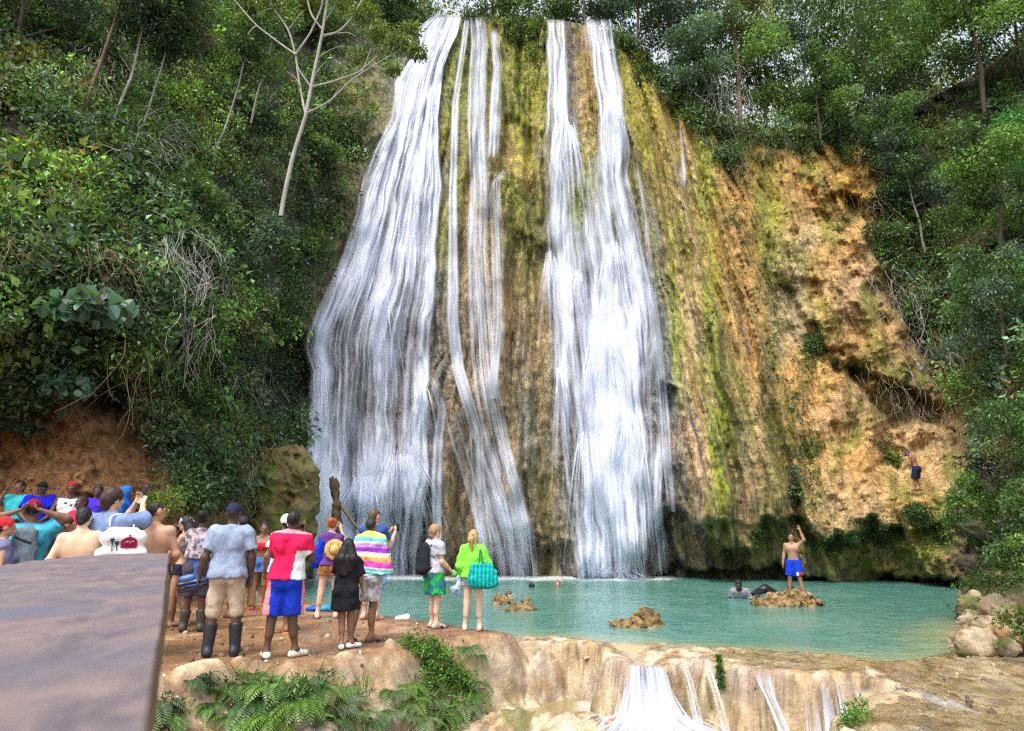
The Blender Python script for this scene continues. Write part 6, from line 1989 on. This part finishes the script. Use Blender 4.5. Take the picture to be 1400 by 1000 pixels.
# man wrapped in striped towel
p = Person('man from behind wrapped in a bright striped towel, in grey patterned shorts and flip-flops', 500, 709, vfoot=878, yaw=-8, skin=BRS, LE=(-.2,.12,1.16), LW=(-.1,.25,1.2), RE=(.2,.12,1.16), RW=(.1,.25,1.2), LA=(-.20,-.12,.085), LK=(-.15,-.01,.49), RA=(.07,.0,.085), RK=(.08,.02,.49), hyaw=-10, rfy=-60, lfy=-10)
p.shorts(lambda V, L: np.where((fbm(V[:, 0] * 30, V[:, 1] * 30, V[:, 2] * 30, 2, 4) > 0.05)[:, None], np.array((0.45,0.42,0.44)), np.array((0.30,0.28,0.31))), .80, .02, 1.0, flare=.03, wr=.008)
p.shoes('sandal', (0.03,0.03,0.04))
p.hair('buzz', (0.02,0.016,0.014))
SB = [(.89,(0.42,0.22,0.60)),(.935,(0.46,0.27,0.62)),(.95,(0.7,0.68,0.7)),(.985,(0.08,0.52,0.46)),(.998,(0.75,0.72,0.66)),(1.04,(0.10,0.55,0.48)),(1.055,(0.75,0.7,0.55)),(1.13,(0.68,0.06,0.42)),(1.145,(0.6,0.2,0.5)),(1.20,(0.85,0.42,0.08)),(1.265,(0.78,0.72,0.55)),(1.33,(0.24,0.03,0.40)),(1.385,(0.50,0.26,0.62)),(1.42,(0.66,0.6,0.72)),(1.475,(0.10,0.58,0.48)),(9,(0.85,0.66,0.15))]


def stripes(V, L):
    z = L[:, 2] + .10 * np.clip(L[:, 0], 0, 1) + .012 * fbm(V[:, 0] * 4, V[:, 1] * 4, V[:, 2] * 2, 2, 9)
    c = np.zeros((len(V), 3))
    for t_, cc in SB[::-1]:
        c[z < t_] = cc
    return c


ct = [((0, 0, .925), (.10, 0, -1)), ((0, 0, 1.545), (0, .35, 1))]
p.item('striped_towel', [cone(p.U, (-.10, .0, .9), (-.10, .0, 1.38), .19, .15, (1, .85, 1), ct), cone(p.U, (.14, .0, .82), (.10, .0, 1.38), .22, .15, (1, .85, 1), ct), cone(p.U, (-.13, -.01, 1.43), (.13, -.01, 1.43), .085, .085, ONE, ct), cone(p.U, (0, -.01, 1.47), (0, -.01, 1.52), .10, .085, ONE, ct), cone(p.U, (.2, .0, .80), (.16, .0, 1.2), .16, .14, (1.1, .7, 1), ct)], stripes, 'towel with lilac, teal, orange and magenta stripes wrapped round a man\'s shoulders', 'towel', k=.04, wr=.012)

# man behind him with phone
p = Person('man in dark blue shirt holding up a phone, behind the man in the striped towel', 506, 697, vfoot=848, yaw=-38, skin=PNS, RE=(.22,.14,1.16), RW=(.16,.36,1.38), LE=(-.2,.16,1.16), LW=(.0,.36,1.36), LA=(-.15,.03,.085), LK=(-.13,.02,.49), RA=(.14,-.04,.085), Rth=(0, 0, 1), hyaw=-10)
p.shirt((0.025,0.06,0.24), .9, .6, .02)
p.shorts((0.06,0.06,0.10), .7, .03)
p.hair('short', (0.09,0.05,0.03))
p.item('phone', [cone(I4, (.17,.42,1.42), (.17,.42,1.50), .036, .036, (1, .25, 1))], BLK, 'black phone held out by the man in dark blue shirt', 'phone', 'rubber', .008, .01, 0)
p.item('beach_bag', [cone(I4, (.20,.0,.88), (.18,.02,.62), .05, .10, (1.0, .5, 1)), cone(I4, (.18,.02,.62), (.10,.02,.45), .10, .07, (1, .5, 1))], lambda V, L: np.where((V[:, 2] > .68)[:, None], np.array((0.03,0.17,0.45)), np.array((0.10,0.33,0.55))), 'blue cloth bag hanging below the striped towel', 'bag', wr=.012)

# woman with orange-red hair
p = Person('woman from behind with orange-red hair, purple top and brown shorts, photographing the fall', 447, 709, vfoot=846, yaw=-6, sex='f', skin=PLS, RE=(.24,.16,1.24), RW=(.13,.26,1.56), LE=(-.23,.16,1.22), LW=(-.05,.28,1.54), LA=(-.17,-.03,.085), LK=(-.13,.0,.49), RA=(.15,.02,.085), RK=(.12,.01,.49), Rth=(0, 0, 1), Lth=(0, 0, 1), hyaw=-14)
p.shirt((0.12,0.04,0.19), .93, .2, .014)
p.shorts((0.38,0.17,0.06), .36, .022, 1.06, flare=.022)
p.shoes('sandal', (0.07,0.04,0.03))
p.hair('bun', (0.40,0.09,0.02), bun=(0, -.09, 1.71))
h_ = p.item('straw_hat', [ell(p.U @ T4((.09, -.21, 1.20)) @ R4('X', 8), (0, 0, 0), (.185, .022, .185)), ell(p.U @ T4((.09, -.22, 1.20)) @ R4('X', 8), (0, -.01, 0), (.085, .085, .095))],
            lambda V, L: np.where((np.abs(np.hypot(L[:, 0] - .09, L[:, 2] - 1.20) - .095) < .014)[:, None], np.array((0.38,0.24,0.07)), np.array((0.62,0.43,0.16))), 'round straw hat hanging on the back of the woman with orange-red hair', 'hat', k=.02, wr=.003)
bb = p.item('beach_bag', [cone(I4, (-.16,-.10,1.32), (-.24,-.05,1.02), .06, .12, (1.0, .6, 1)), cone(I4, (-.24,-.05,1.02), (-.25,-.04,.96), .12, .10, (1, .6, 1))], (0.008,0.035,0.5), 'royal blue bag on the left shoulder of the woman with orange-red hair', 'bag', k=.04, wr=.01)
p.strap(bb, [(-.17,-.10,1.30), (-.14,-.07,1.44), (-.15,.04,1.42), (-.20,.05,1.2)], (0.008,0.035,0.5), .016)
p.item('phone', [cone(I4, (.08,.32,1.62), (.0,.33,1.62), .032, .032, (1, .25, 1))], (0.25,0.2,0.12), 'phone held high by the woman with orange-red hair', 'phone', 'rubber', .008, .01, 0)

# boy with backpack
p = Person('fair haired boy in grey T-shirt and green patterned shorts, looking right, with a backpack', 592, 718, vfoot=859, yaw=-58, skin=PLS, RE=(.21,.02,1.12), RW=(.22,.22,.95), LE=(-.21,.02,1.12), LW=(-.2,.2,.95), LA=(-.10,.04,.085), LK=(-.09,.03,.49), RA=(.10,.0,.085), hyaw=4, curl=.9)
p.shirt((0.42,0.43,0.50), .93, .6, .018)
p.shorts(lambda V, L: np.where((fbm(V[:, 0] * 9, V[:, 1] * 9, V[:, 2] * 9, 2, 4) > 0.12)[:, None], np.array((0.03,0.14,0.30)), np.where((fbm(V[:, 0] * 14, V[:, 1] * 14, V[:, 2] * 14, 2, 7) > 0.1)[:, None], np.array((0.02,0.22,0.10)), np.array((0.03,0.42,0.07)))), .82, .03, 1.03, flare=.045, wr=.008)
p.shoes('sandal', (0.025,0.025,0.05))
p.hair('mop', (0.30,0.18,0.09))
bp = p.item('backpack', [cone(p.U, (0, -.24, 1.02), (0, -.22, 1.36), .13, .10, (1.15, .8, 1)), cone(p.U, (0, -.31, 1.0), (0, -.29, 1.18), .09, .07, (1.2, .7, 1))], (0.018,0.019,0.028), 'black backpack on the back of the fair haired boy', 'backpack', k=.03, wr=.006)
for q in (-1, 1):
    p.strap(bp, [(q * .10, -.16, 1.38), (q * .11, -.04, 1.475), (q * .12, .10, 1.38), (q * .13, .10, 1.2), (q * .14, -.06, 1.06), (q * .11, -.17, 1.0)], BLK, .014)
p.item('pouch', [ell(I4, (.23, .28, .90), (.05, .05, .055))], (0.12,0.5,0.08), 'small green pouch in the hand of the fair haired boy', 'pouch')

# girl in lime top
p = Person('barefoot fair haired girl from behind in lime green top, with a big teal bag', 646, 725, vfoot=863, yaw=-8, sex='f', skin=PLS, RE=(.235,.03,1.13), RW=(.22,.10,.92), LE=(-.235,.0,1.12), LW=(-.22,.12,.92), LA=(-.14,0,.085), LK=(-.11,.01,.49), RA=(.13,.0,.085), RK=(.11,.01,.49), hyaw=-16, curl=.8)
p.shirt((0.20,0.72,0.06), .93, 1.85, .03, 1.49, 'hooded_top', .03, .025, .012)
p.shorts((0.30,0.34,0.42), .30, .014, 1.0)
p.hair('pony', (0.40,0.25,0.11))
tb_ = p.item('teal_bag', [cone(I4, (.06, -.24, 1.13), (.34, -.20, 1.13), .06, .06, (1, .8, .6)), cone(I4, (.06, -.25, .86), (.35, -.21, .86), .12, .12, (1.05, .75, 1)), cone(I4, (.07, -.24, 1.0), (.33, -.20, 1.0), .12, .12, (1, .65, 1))],
             lambda V, L: np.array((0.005,0.30,0.29)) * (1 + .35 * np.sin(V[:, 0] * 90))[:, None], 'large teal bag with soft pleats slung from the shoulder of the girl in lime', 'bag', k=.05, wr=.012)  # pleats drawn as lighter and darker bands in the colour
for dx in (0, .07):
    p.strap(tb_, [(.13 + dx, -.20, 1.14), (.13 + dx * .3, -.13, 1.38), (.13, -.02, 1.475), (.15, .07, 1.36), (.22 + dx, -.12, 1.12)], (0.02,0.12,0.14), .011)
p.item('cloth', [cone(I4, (-.25, .16, .90), (-.33, .12, .70), .04, .08, (1, .6, 1)), cone(I4, (-.22, .16, 1.0), (-.27, .14, 1.12), .05, .04, (1, .6, 1)), cone(I4, (-.33, .12, .70), (-.28, .12, .62), .07, .05, (1, .5, 1))], lambda V, L: mix((0.25,0.35,0.62), (0.62,0.68,0.78), sstep(-.2, .3, fbm(V[:, 0] * 12, V[:, 1] * 12, V[:, 2] * 5, 2, 5))), 'crumpled pale blue cloth in the left hand of the girl in lime', 'cloth', wr=.018)

# ---- crowd standing behind the beam at left
p = Person('broad shirtless man with tanned pinkish back, dark cropped hair, head turned right', 211, 687, Y=8.7, yaw=-14, skin=(0.46,0.25,0.16), fat=.03, LE=(-.26,.06,1.14), LW=(-.16,.24,1.05), RE=(.27,.02,1.13), RW=(.17,.22,1.0), hyaw=-45)
p.shorts((0.02,0.02,0.03), .8, .02, 1.02)
p.hair('buzz', (0.02,0.015,0.012))
p = Person('man in blue denim shirt photographing with both raised hands, white tote on his shoulder', 151, 669, Y=8.2, yaw=-38, skin=PNS, RE=(.26,.16,1.42), RW=(.18,.24,1.60), LE=(-.06,.30,1.42), LW=(.06,.28,1.62), Rth=(-1, 0, .5), Lth=(1, 0, .5), hyaw=-18)
p.shirt((0.17,0.24,0.42), .90, 1.35, .02, 1.50, wr=.008, loose=.016)
p.shorts((0.05,0.06,0.10), .9, .02)
p.hair('mop', (0.035,0.018,0.014))
p.item('phone', [cone(I4, (.12, .31, 1.71), (.13, .31, 1.78), .036, .036, (1, .25, 1))], BLK, 'black phone between the raised hands of the man in denim shirt', 'phone', 'rubber', .008, .01, 0)
tt_ = p.item('tote_bag', [cone(I4, (.16, -.15, 1.33), (.32, .01, 1.33), .022, .022, (1, 1, .7)), cone(I4, (.14, -.19, 1.24), (.36, .03, 1.24), .07, .07), cone(I4, (.13, -.20, 1.08), (.37, .04, 1.08), .075, .075)], (0.74,0.73,0.74), 'white tote bag printed with dark palms and a maroon emblem, on the denim man\'s shoulder', 'tote bag', k=.06, wr=.006)
p.strap(tt_, [(.15, -.17, 1.36), (.13, -.16, 1.46), (.15, -.03, 1.49), (.22, .05, 1.46), (.30, .0, 1.34)], (0.72,0.71,0.72), .010)
# print on the tote: flat cloth patches lying on its outward face
mw = np.array(tt_.matrix_basis if False else Matrix.LocRotScale(Vector(p.loc), Euler(p.rot), Vector((p.k,) * 3)))
tv = np.zeros(len(tt_.data.vertices) * 3)
tt_.data.vertices.foreach_get('co', tv)
tv = tv.reshape(-1, 3)
nrm_ = norm(np.array((.25, -.25, 0)) * np.array((1, 1, 0)))     # outward face normal in local space
axh = norm(np.array((.27, .27, 0)))
ctr_ = np.array((.25, -.08, 1.19))
w2l = lambda a, b, o=.0: ctr_ + axh * a + np.array((0, 0, b))


def on_face(a, b):
    q = ctr_ + axh * a + np.array((0, 0, b))
    rel = tv - q
    along = rel @ nrm_
    lat = np.linalg.norm(rel - along[:, None] * nrm_, axis=1)
    near = lat < .02
    return q + nrm_ * ((along[near].max() if near.any() else .08) + .004)


def patch(name, polys, col):
    b = Bag()
    for pl in polys:
        pl = np.array(pl, float)
        c = pl.mean(0)
        n = len(pl)
        V = np.array([on_face(*c)] + [on_face(*q) for q in pl])
        b.add(V, [(0, 1 + i, 1 + (i + 1) % n, 1 + (i + 1) % n) for i in range(n)], col)
    me = bpy.data.meshes.new(name)
    me.from_pydata([tuple(v) for v in np.concatenate(b.V)], [], [tuple(int(x) for x in f[:3]) for f in np.concatenate(b.F)])
    a = me.color_attributes.new('Col', 'FLOAT_COLOR', 'POINT')
    a.data.foreach_set('color', np.tile(np.array(tuple(col) + (1,), np.float32), len(me.vertices)))
    me.materials.append(M['cloth'])
    return obj(name, me, tt_)


def star(cx, cy, r, n, k=.35):
    return [(cx + (r if i % 2 == 0 else r * k) * math.cos(math.pi * i / n + .3), cy + (r if i % 2 == 0 else r * k) * math.sin(math.pi * i / n + .3)) for i in range(2 * n)]


patch('palm_print', [star(-.10, .03, .04, 6), star(-.055, .0, .034, 6), [(-.105,.02),(-.095,.02),(-.09,-.08),(-.10,-.08)], [(-.06,0),(-.05,0),(-.045,-.08),(-.055,-.08)]], (0.03,0.035,0.06))
dome = [(.055 + .075 * math.cos(t_), .0 + .062 * math.sin(t_)) for t_ in np.linspace(0, math.pi, 13)] + [(-.02, -.05), (.13, -.05)]
patch('emblem', [dome, star(.055, .075, .02, 5)], (0.26,0.01,0.05))
fc = bpy.data.curves.new('lettering', 'FONT')
fc.body = 'ITC'
fc.size = .062
fc.align_x, fc.align_y = 'CENTER', 'CENTER'
tmp = bpy.data.objects.new('lettering', fc)
COL.objects.link(tmp)
dg = bpy.context.evaluated_depsgraph_get()
lm = bpy.data.meshes.new_from_object(tmp.evaluated_get(dg))
bpy.data.objects.remove(tmp)
for v in lm.vertices:
    q = on_face(.055 + v.co.x, -.005 + v.co.y) + nrm_ * .004
    v.co = Vector(q)
a = lm.color_attributes.new('Col', 'FLOAT_COLOR', 'POINT')
a.data.foreach_set('color', np.tile(np.array((.75, .72, .74, 1), np.float32), len(lm.vertices)))
lm.materials.clear()
lm.materials.append(M['cloth'])
obj('lettering', lm, tt_)

p = Person('heavy shirtless man with pale back and short black hair, left arm on his hip', 116, 694, Y=8.0, yaw=8, skin=(0.58,0.40,0.27), fat=.045, LE=(-.31,-.02,1.15), LW=(-.17,.12,1.0), RE=(.26,.1,1.15), RW=(.16,.25,1.05), hyaw=-25, side=-4, hpitch=14)
p.shorts((0.20,0.10,0.05), .8, .02, 1.03)
p.hair('short', (0.012,0.01,0.01))
p = Person('woman in profile with tied black hair and navy top, left of the pale shirtless man', 84, 706, Y=8.6, yaw=-70, sex='f', skin=TNS, RE=(.2,.1,1.16), RW=(.1,.3,1.1), hpitch=6)
p.shirt((0.015,0.02,0.06), .9, .25, .014)
p.shorts((0.03,0.03,0.05), .9)
p.hair('bun', BLK, bun=(0, -.12, 1.66))
p = Person('man in turquoise T-shirt with arms raised to his maroon cap and a grey backpack', 41, 684, Y=8.3, yaw=-12, skin=BRS, LE=(-.34,-.02,1.54), LW=(-.13,-.10,1.62), RE=(.36,-.02,1.54), RW=(.14,-.10,1.62), hyaw=10)
p.shirt((0.06,0.38,0.52), .86, .62, .022, flare=.02)
p.shorts((0.38,0.42,0.55), .9, .03, 1.0)
p.hair('buzz', BLK)
p.hat('cap', (0.20,0.01,0.03))
bp = p.item('backpack', [cone(p.U, (0.02, -.23, 1.0), (.02, -.21, 1.36), .125, .10, (1.2, .75, 1)), cone(p.U, (.02, -.29, 1.0), (.02, -.28, 1.14), .09, .08, (1.25, .7, 1))], lambda V, L: np.where(((np.abs(V[:, 2] - 1.30 + .4 * (V[:, 0] - .02)) < .015) & (V[:, 1] < -.2) & (np.abs(V[:, 0] - .02) < .09))[:, None], np.array((0.02,0.02,0.025)), np.array((0.13,0.17,0.21))), 'grey backpack on the man in turquoise T-shirt', 'backpack', k=.03, wr=.006)
for q in (-1, 1):
    p.strap(bp, [(q * .11, -.15, 1.38), (q * .12, -.04, 1.475), (q * .13, .10, 1.36), (q * .16, .06, 1.1), (q * .15, -.1, .98)], (0.03,0.05,0.10), .016)
p = Person('woman at the left edge with red headwrap and grey-blue tank top', 3, 708, Y=7.9, yaw=-80, sex='f', skin=TNS, fat=.03)
p.shirt((0.14,0.15,0.26), .9, .08, .014)
p.shorts((0.05,0.05,0.09), .9)
p.hair('short', BLK)
p.hat('wrap', (0.55,0.03,0.04))

# ---- people sitting on the bank
SIT = dict(pelvis=(0, 0, -.43), LK=(-.12,.42,.50), RK=(.12,.42,.50), LA=(-.12,.42,.085), RA=(.12,.42,.085), topz=1.32, H=1.72, res=.018)
p = Person('person in turquoise T-shirt sitting on the earth bank with an arm raised to the head', 22, 658, Y=13.2, yaw=150, skin=BRS, RE=(.30,.12,1.30), RW=(.14,.16,1.56), **SIT)
p.shirt((0.04,0.42,0.48), .93, .6, .02)
p.shorts((0.08,0.02,0.03), 1.0, .02)
p.hair('short', BLK)
p = Person('person in royal blue T-shirt and black cap sitting on the earth bank', 53, 660, Y=13.2, yaw=170, skin=DKS, LE=(-.27,.12,1.15), LW=(-.1,.30,1.0), RE=(.27,.12,1.15), RW=(.1,.3,1.0), **SIT)
p.shirt((0.012,0.012,0.50), .93, .6, .035)
p.shorts((0.03,0.03,0.06), 1.0, .02)
p.hair('short', BLK)
p.hat('cap', BLK)
p = Person('man in white tank top and red bandana sitting on the earth bank, facing the camera', 93, 659, Y=13.2, yaw=180, skin=DKS, LE=(-.28,.08,1.14), LW=(-.12,.28,.98), RE=(.28,.08,1.14), RW=(.12,.28,.98), **SIT)
p.shirt(WHT, .93, 0, .014, 1.43, 'tank_top')
p.shorts((0.03,0.06,0.22), 1.0, .025)
p.hat('wrap', (0.42,0.02,0.04), 'bandana')
p = Person('person in violet-blue T-shirt sitting on the earth bank right of the tank top man', 130, 663, Y=13.2, yaw=160, skin=DKS, LE=(-.28,.12,1.14), LW=(.0,.30,1.05), RE=(.28,.12,1.14), RW=(.0,.32,1.02), hyaw=15, hpitch=14, **SIT)
p.shirt((0.06,0.025,0.50), .93, .6, .025)
p.shorts((0.02,0.02,0.03), 1.0, .02)
p.hair('short', BLK)
p = Person('person in bright blue hood standing by the bank behind the denim shirt man', 170, 666, Y=13.0, yaw=-110, skin=DKS, topz=1.32, H=1.72, res=.018, pelvis=(0, 0, -.43), LK=(-.12,.42,.50), RK=(.12,.42,.50), LA=(-.12,.42,.085), RA=(.12,.42,.085))
p.root['label'] = 'person in bright blue hood on the bank behind the denim shirt man'
p.shirt((0.01,0.10,0.42), .93, 1.5, .03)
p.shorts((0.02,0.02,0.03), 1.0, .02)
p.hat('hood', (0.015,0.13,0.50))
p = Person('person in red T-shirt sitting lowest on the earth bank, below the tank top man', 107, 679, Y=12.3, yaw=130, skin=DKS, LE=(-.26,.12,1.14), LW=(-.08,.30,1.05), RE=(.27,.1,1.14), RW=(.08,.3,1.05), **SIT)
p.shirt(lambda V, L: np.where(((np.abs(L[:, 0]) > .235))[:, None], np.array((0.65,0.6,0.62)), np.array((0.50,0.02,0.05))), .93, .6, .025)
p.shorts((0.02,0.03,0.12), 1.0, .02)
p.hair('short', BLK)

# ---- people in and over the pool
RK_ = wz(1083, 829, WATER)
p = Person('bare-chested man in blue swim shorts standing on the pool rock with one arm raised high', 1089, 729, Y=RK_[1] + .38, vfoot=815, z0=-.08, yaw=172, skin=(0.33,0.18,0.11), LE=(-.34,.02,1.56), LW=(-.26,.04,1.84), RE=(.24,-.03,1.15), RW=(.28,.04,.90), LK=(-.14,.05,.49), LA=(-.20,.03,.085), RK=(.13,.03,.49), RA=(.17,-.02,.085), hyaw=8, Lth=(1, 0, .3), curl=.3, lfy=25, rfy=-20)
p.shorts(lambda V, L: np.where(((V[:, 0] < -.08) & (V[:, 1] > .0) & (V[:, 2] < .66))[:, None], np.where((V[:, 0] < -.13)[:, None], np.array((0.4,0.03,0.06)), np.array((0.6,0.6,0.65))), np.array((0.008,0.04,0.48))), .84, .03, 1.0, flare=.03)
p.hair('short', (0.012,0.01,0.01))
q_ = np.array((RK_[0] - .32, RK_[1] + .75, .0))
V, Q = field([cone(I4, q_ + (-.30,0,-.05), q_ + (.0,.02,.06), .06, .10), cone(I4, q_ + (0,.02,.06), q_ + (.22,0,-.04), .10, .08), cone(I4, q_ + (-.30,-.05,-.06), q_ + (.05,-.04,.04), .05, .06)], .014, .03, .012, 5)
obj('wet_clothes', mesh('wet_clothes', V, Q, M['cloth'], mix((0.015,0.016,0.02), (0.10,0.11,0.14), sstep(0, .4, fbm(V[:, 0] * 8, V[:, 1] * 8, V[:, 2] * 8, 2, 5)))), None, 'heap of dark wet clothes on the pool rock beside the standing man\'s feet', 'clothes')
p = Person('dark skinned man in grey-white T-shirt crouching in the water left of the pool rock', 1014, 790, Y=18.7, H=1.70, yaw=172, topz=1.20, skin=(0.06,0.035,0.025), pelvis=(0, -.15, -.42), lean=46, LK=(-.20,.25,.55), RK=(.20,.25,.55), LA=(-.18,.05,.085), RA=(.18,.05,.085), LE=(-.30,.16,1.15), LW=('W', (-.30,.36,.50)), RE=(.30,.16,1.15), RW=('W', (.22,.40,.50)), hpitch=-24)
p.shirt((0.22,0.22,0.25), .95, .5, .02)
p.shorts((0.02,0.02,0.03), .8, .02)
p.hair('short', BLK)
for (u, vh, vw, lab, sk, hc, yw) in ((697, 808, 822, 'pale swimmer with wet hair near the small rocks, head above the water', PLS, (0.10,0.06,0.04), -100), (727, 797, 803, 'swimmer of whom only the dark head shows, left of the two farthest swimmers', DKS, BLK, 20), (763, 794, 803, 'reddish faced swimmer facing the camera near the foot of the tall curtain', (0.5,0.25,0.18), (0.2,0.1,0.06), 180)):
    Yp = wz(u, vw, WATER)[1]
    p = Person(lab, u, vh, Y=Yp, H=1.70, yaw=yw, skin=sk, group=None, LE=(-.36,.15,1.30), LW=(-.40,.40,1.38), RE=(.36,.15,1.30), RW=(.40,.40,1.38))
    p.shorts((0.03,0.05,0.15), .6)
    p.hair('short', hc)
yl = float(min(yc(np.full(30, uu_), np.linspace(640, 676, 30)).min() for uu_ in (1248, 1257, 1266))) - .1
p = Person('bare-chested man in blue cap and dark shorts, picking his way over the high rock slope', 1257, 617, Y=yl, vfoot=671, z0=float(wp(1257, 671, yl)[2]), yaw=68, topz=1.66, skin=(0.24,0.11,0.06), lean=16, hpitch=34, LE=(-.22,.10,1.14), LW=(-.12,.36,1.12), RE=(.22,.10,1.14), RW=(.10,.34,1.08), LA=(-.08,.10,.085), LK=(-.08,.12,.48), RA=(.08,-.04,.085), RK=(.08,.06,.48))
p.shorts((0.015,0.02,0.05), .95, .03, 1.02, flare=.03)
p.hat('cap', (0.02,0.05,0.22))
p.hair('buzz', BLK)

# ---- shoes left on the ledge
def loose_shoe(u, v, ang, col, label, ln=.22):
    g = wz(u, v, 0)
    g[2] = gz(g[0], g[1])
    fm = T4(g) @ R4('Z', ang)
    V, Q = field([cone(fm, (-ln * .4, 0, .035), (ln * .4, 0, .028), .045, .04, (1, 1, 1), [((0, 0, .002), (0, 0, -1))]), cone(fm, (-ln * .4, 0, .06), (-ln * .1, 0, .055), .042, .04, ONE, [((0, 0, .085), (.2, 0, 1))])], .008, .02)
    obj('shoe', mesh('shoe', V, Q, M['cloth'], col), None, label, 'shoe')


loose_shoe(550, 848, 170, (0.72,0.70,0.66), 'single white shoe lying on the wet ledge left of the boy with backpack')
for (u, v, cc, lab) in ((428, 836, (0.02,0.08,0.35), 'dark blue folded cloth on the ledge between the legs of the orange-haired woman'), (446, 836, (0.03,0.22,0.45), 'light blue bundle on the ledge right of the dark blue cloth')):
    g = wz(u, v, 0)
    V, Q = field([cone(I4, g + (-.09,0,.03), g + (.09,0,.035), .045, .05, (1, 1, .8)), cone(I4, g + (-.05,.04,.06), g + (.06,.02,.07), .04, .04)], .01, .03, .012, 3)
    obj('bundle', mesh('bundle', V, Q, M['cloth'], mix(cc, np.array(cc) * 1.8, sstep(0, .3, fbm(V[:, 0] * 14, V[:, 1] * 14, V[:, 2] * 14, 2, 5)))), None, lab, 'cloth')
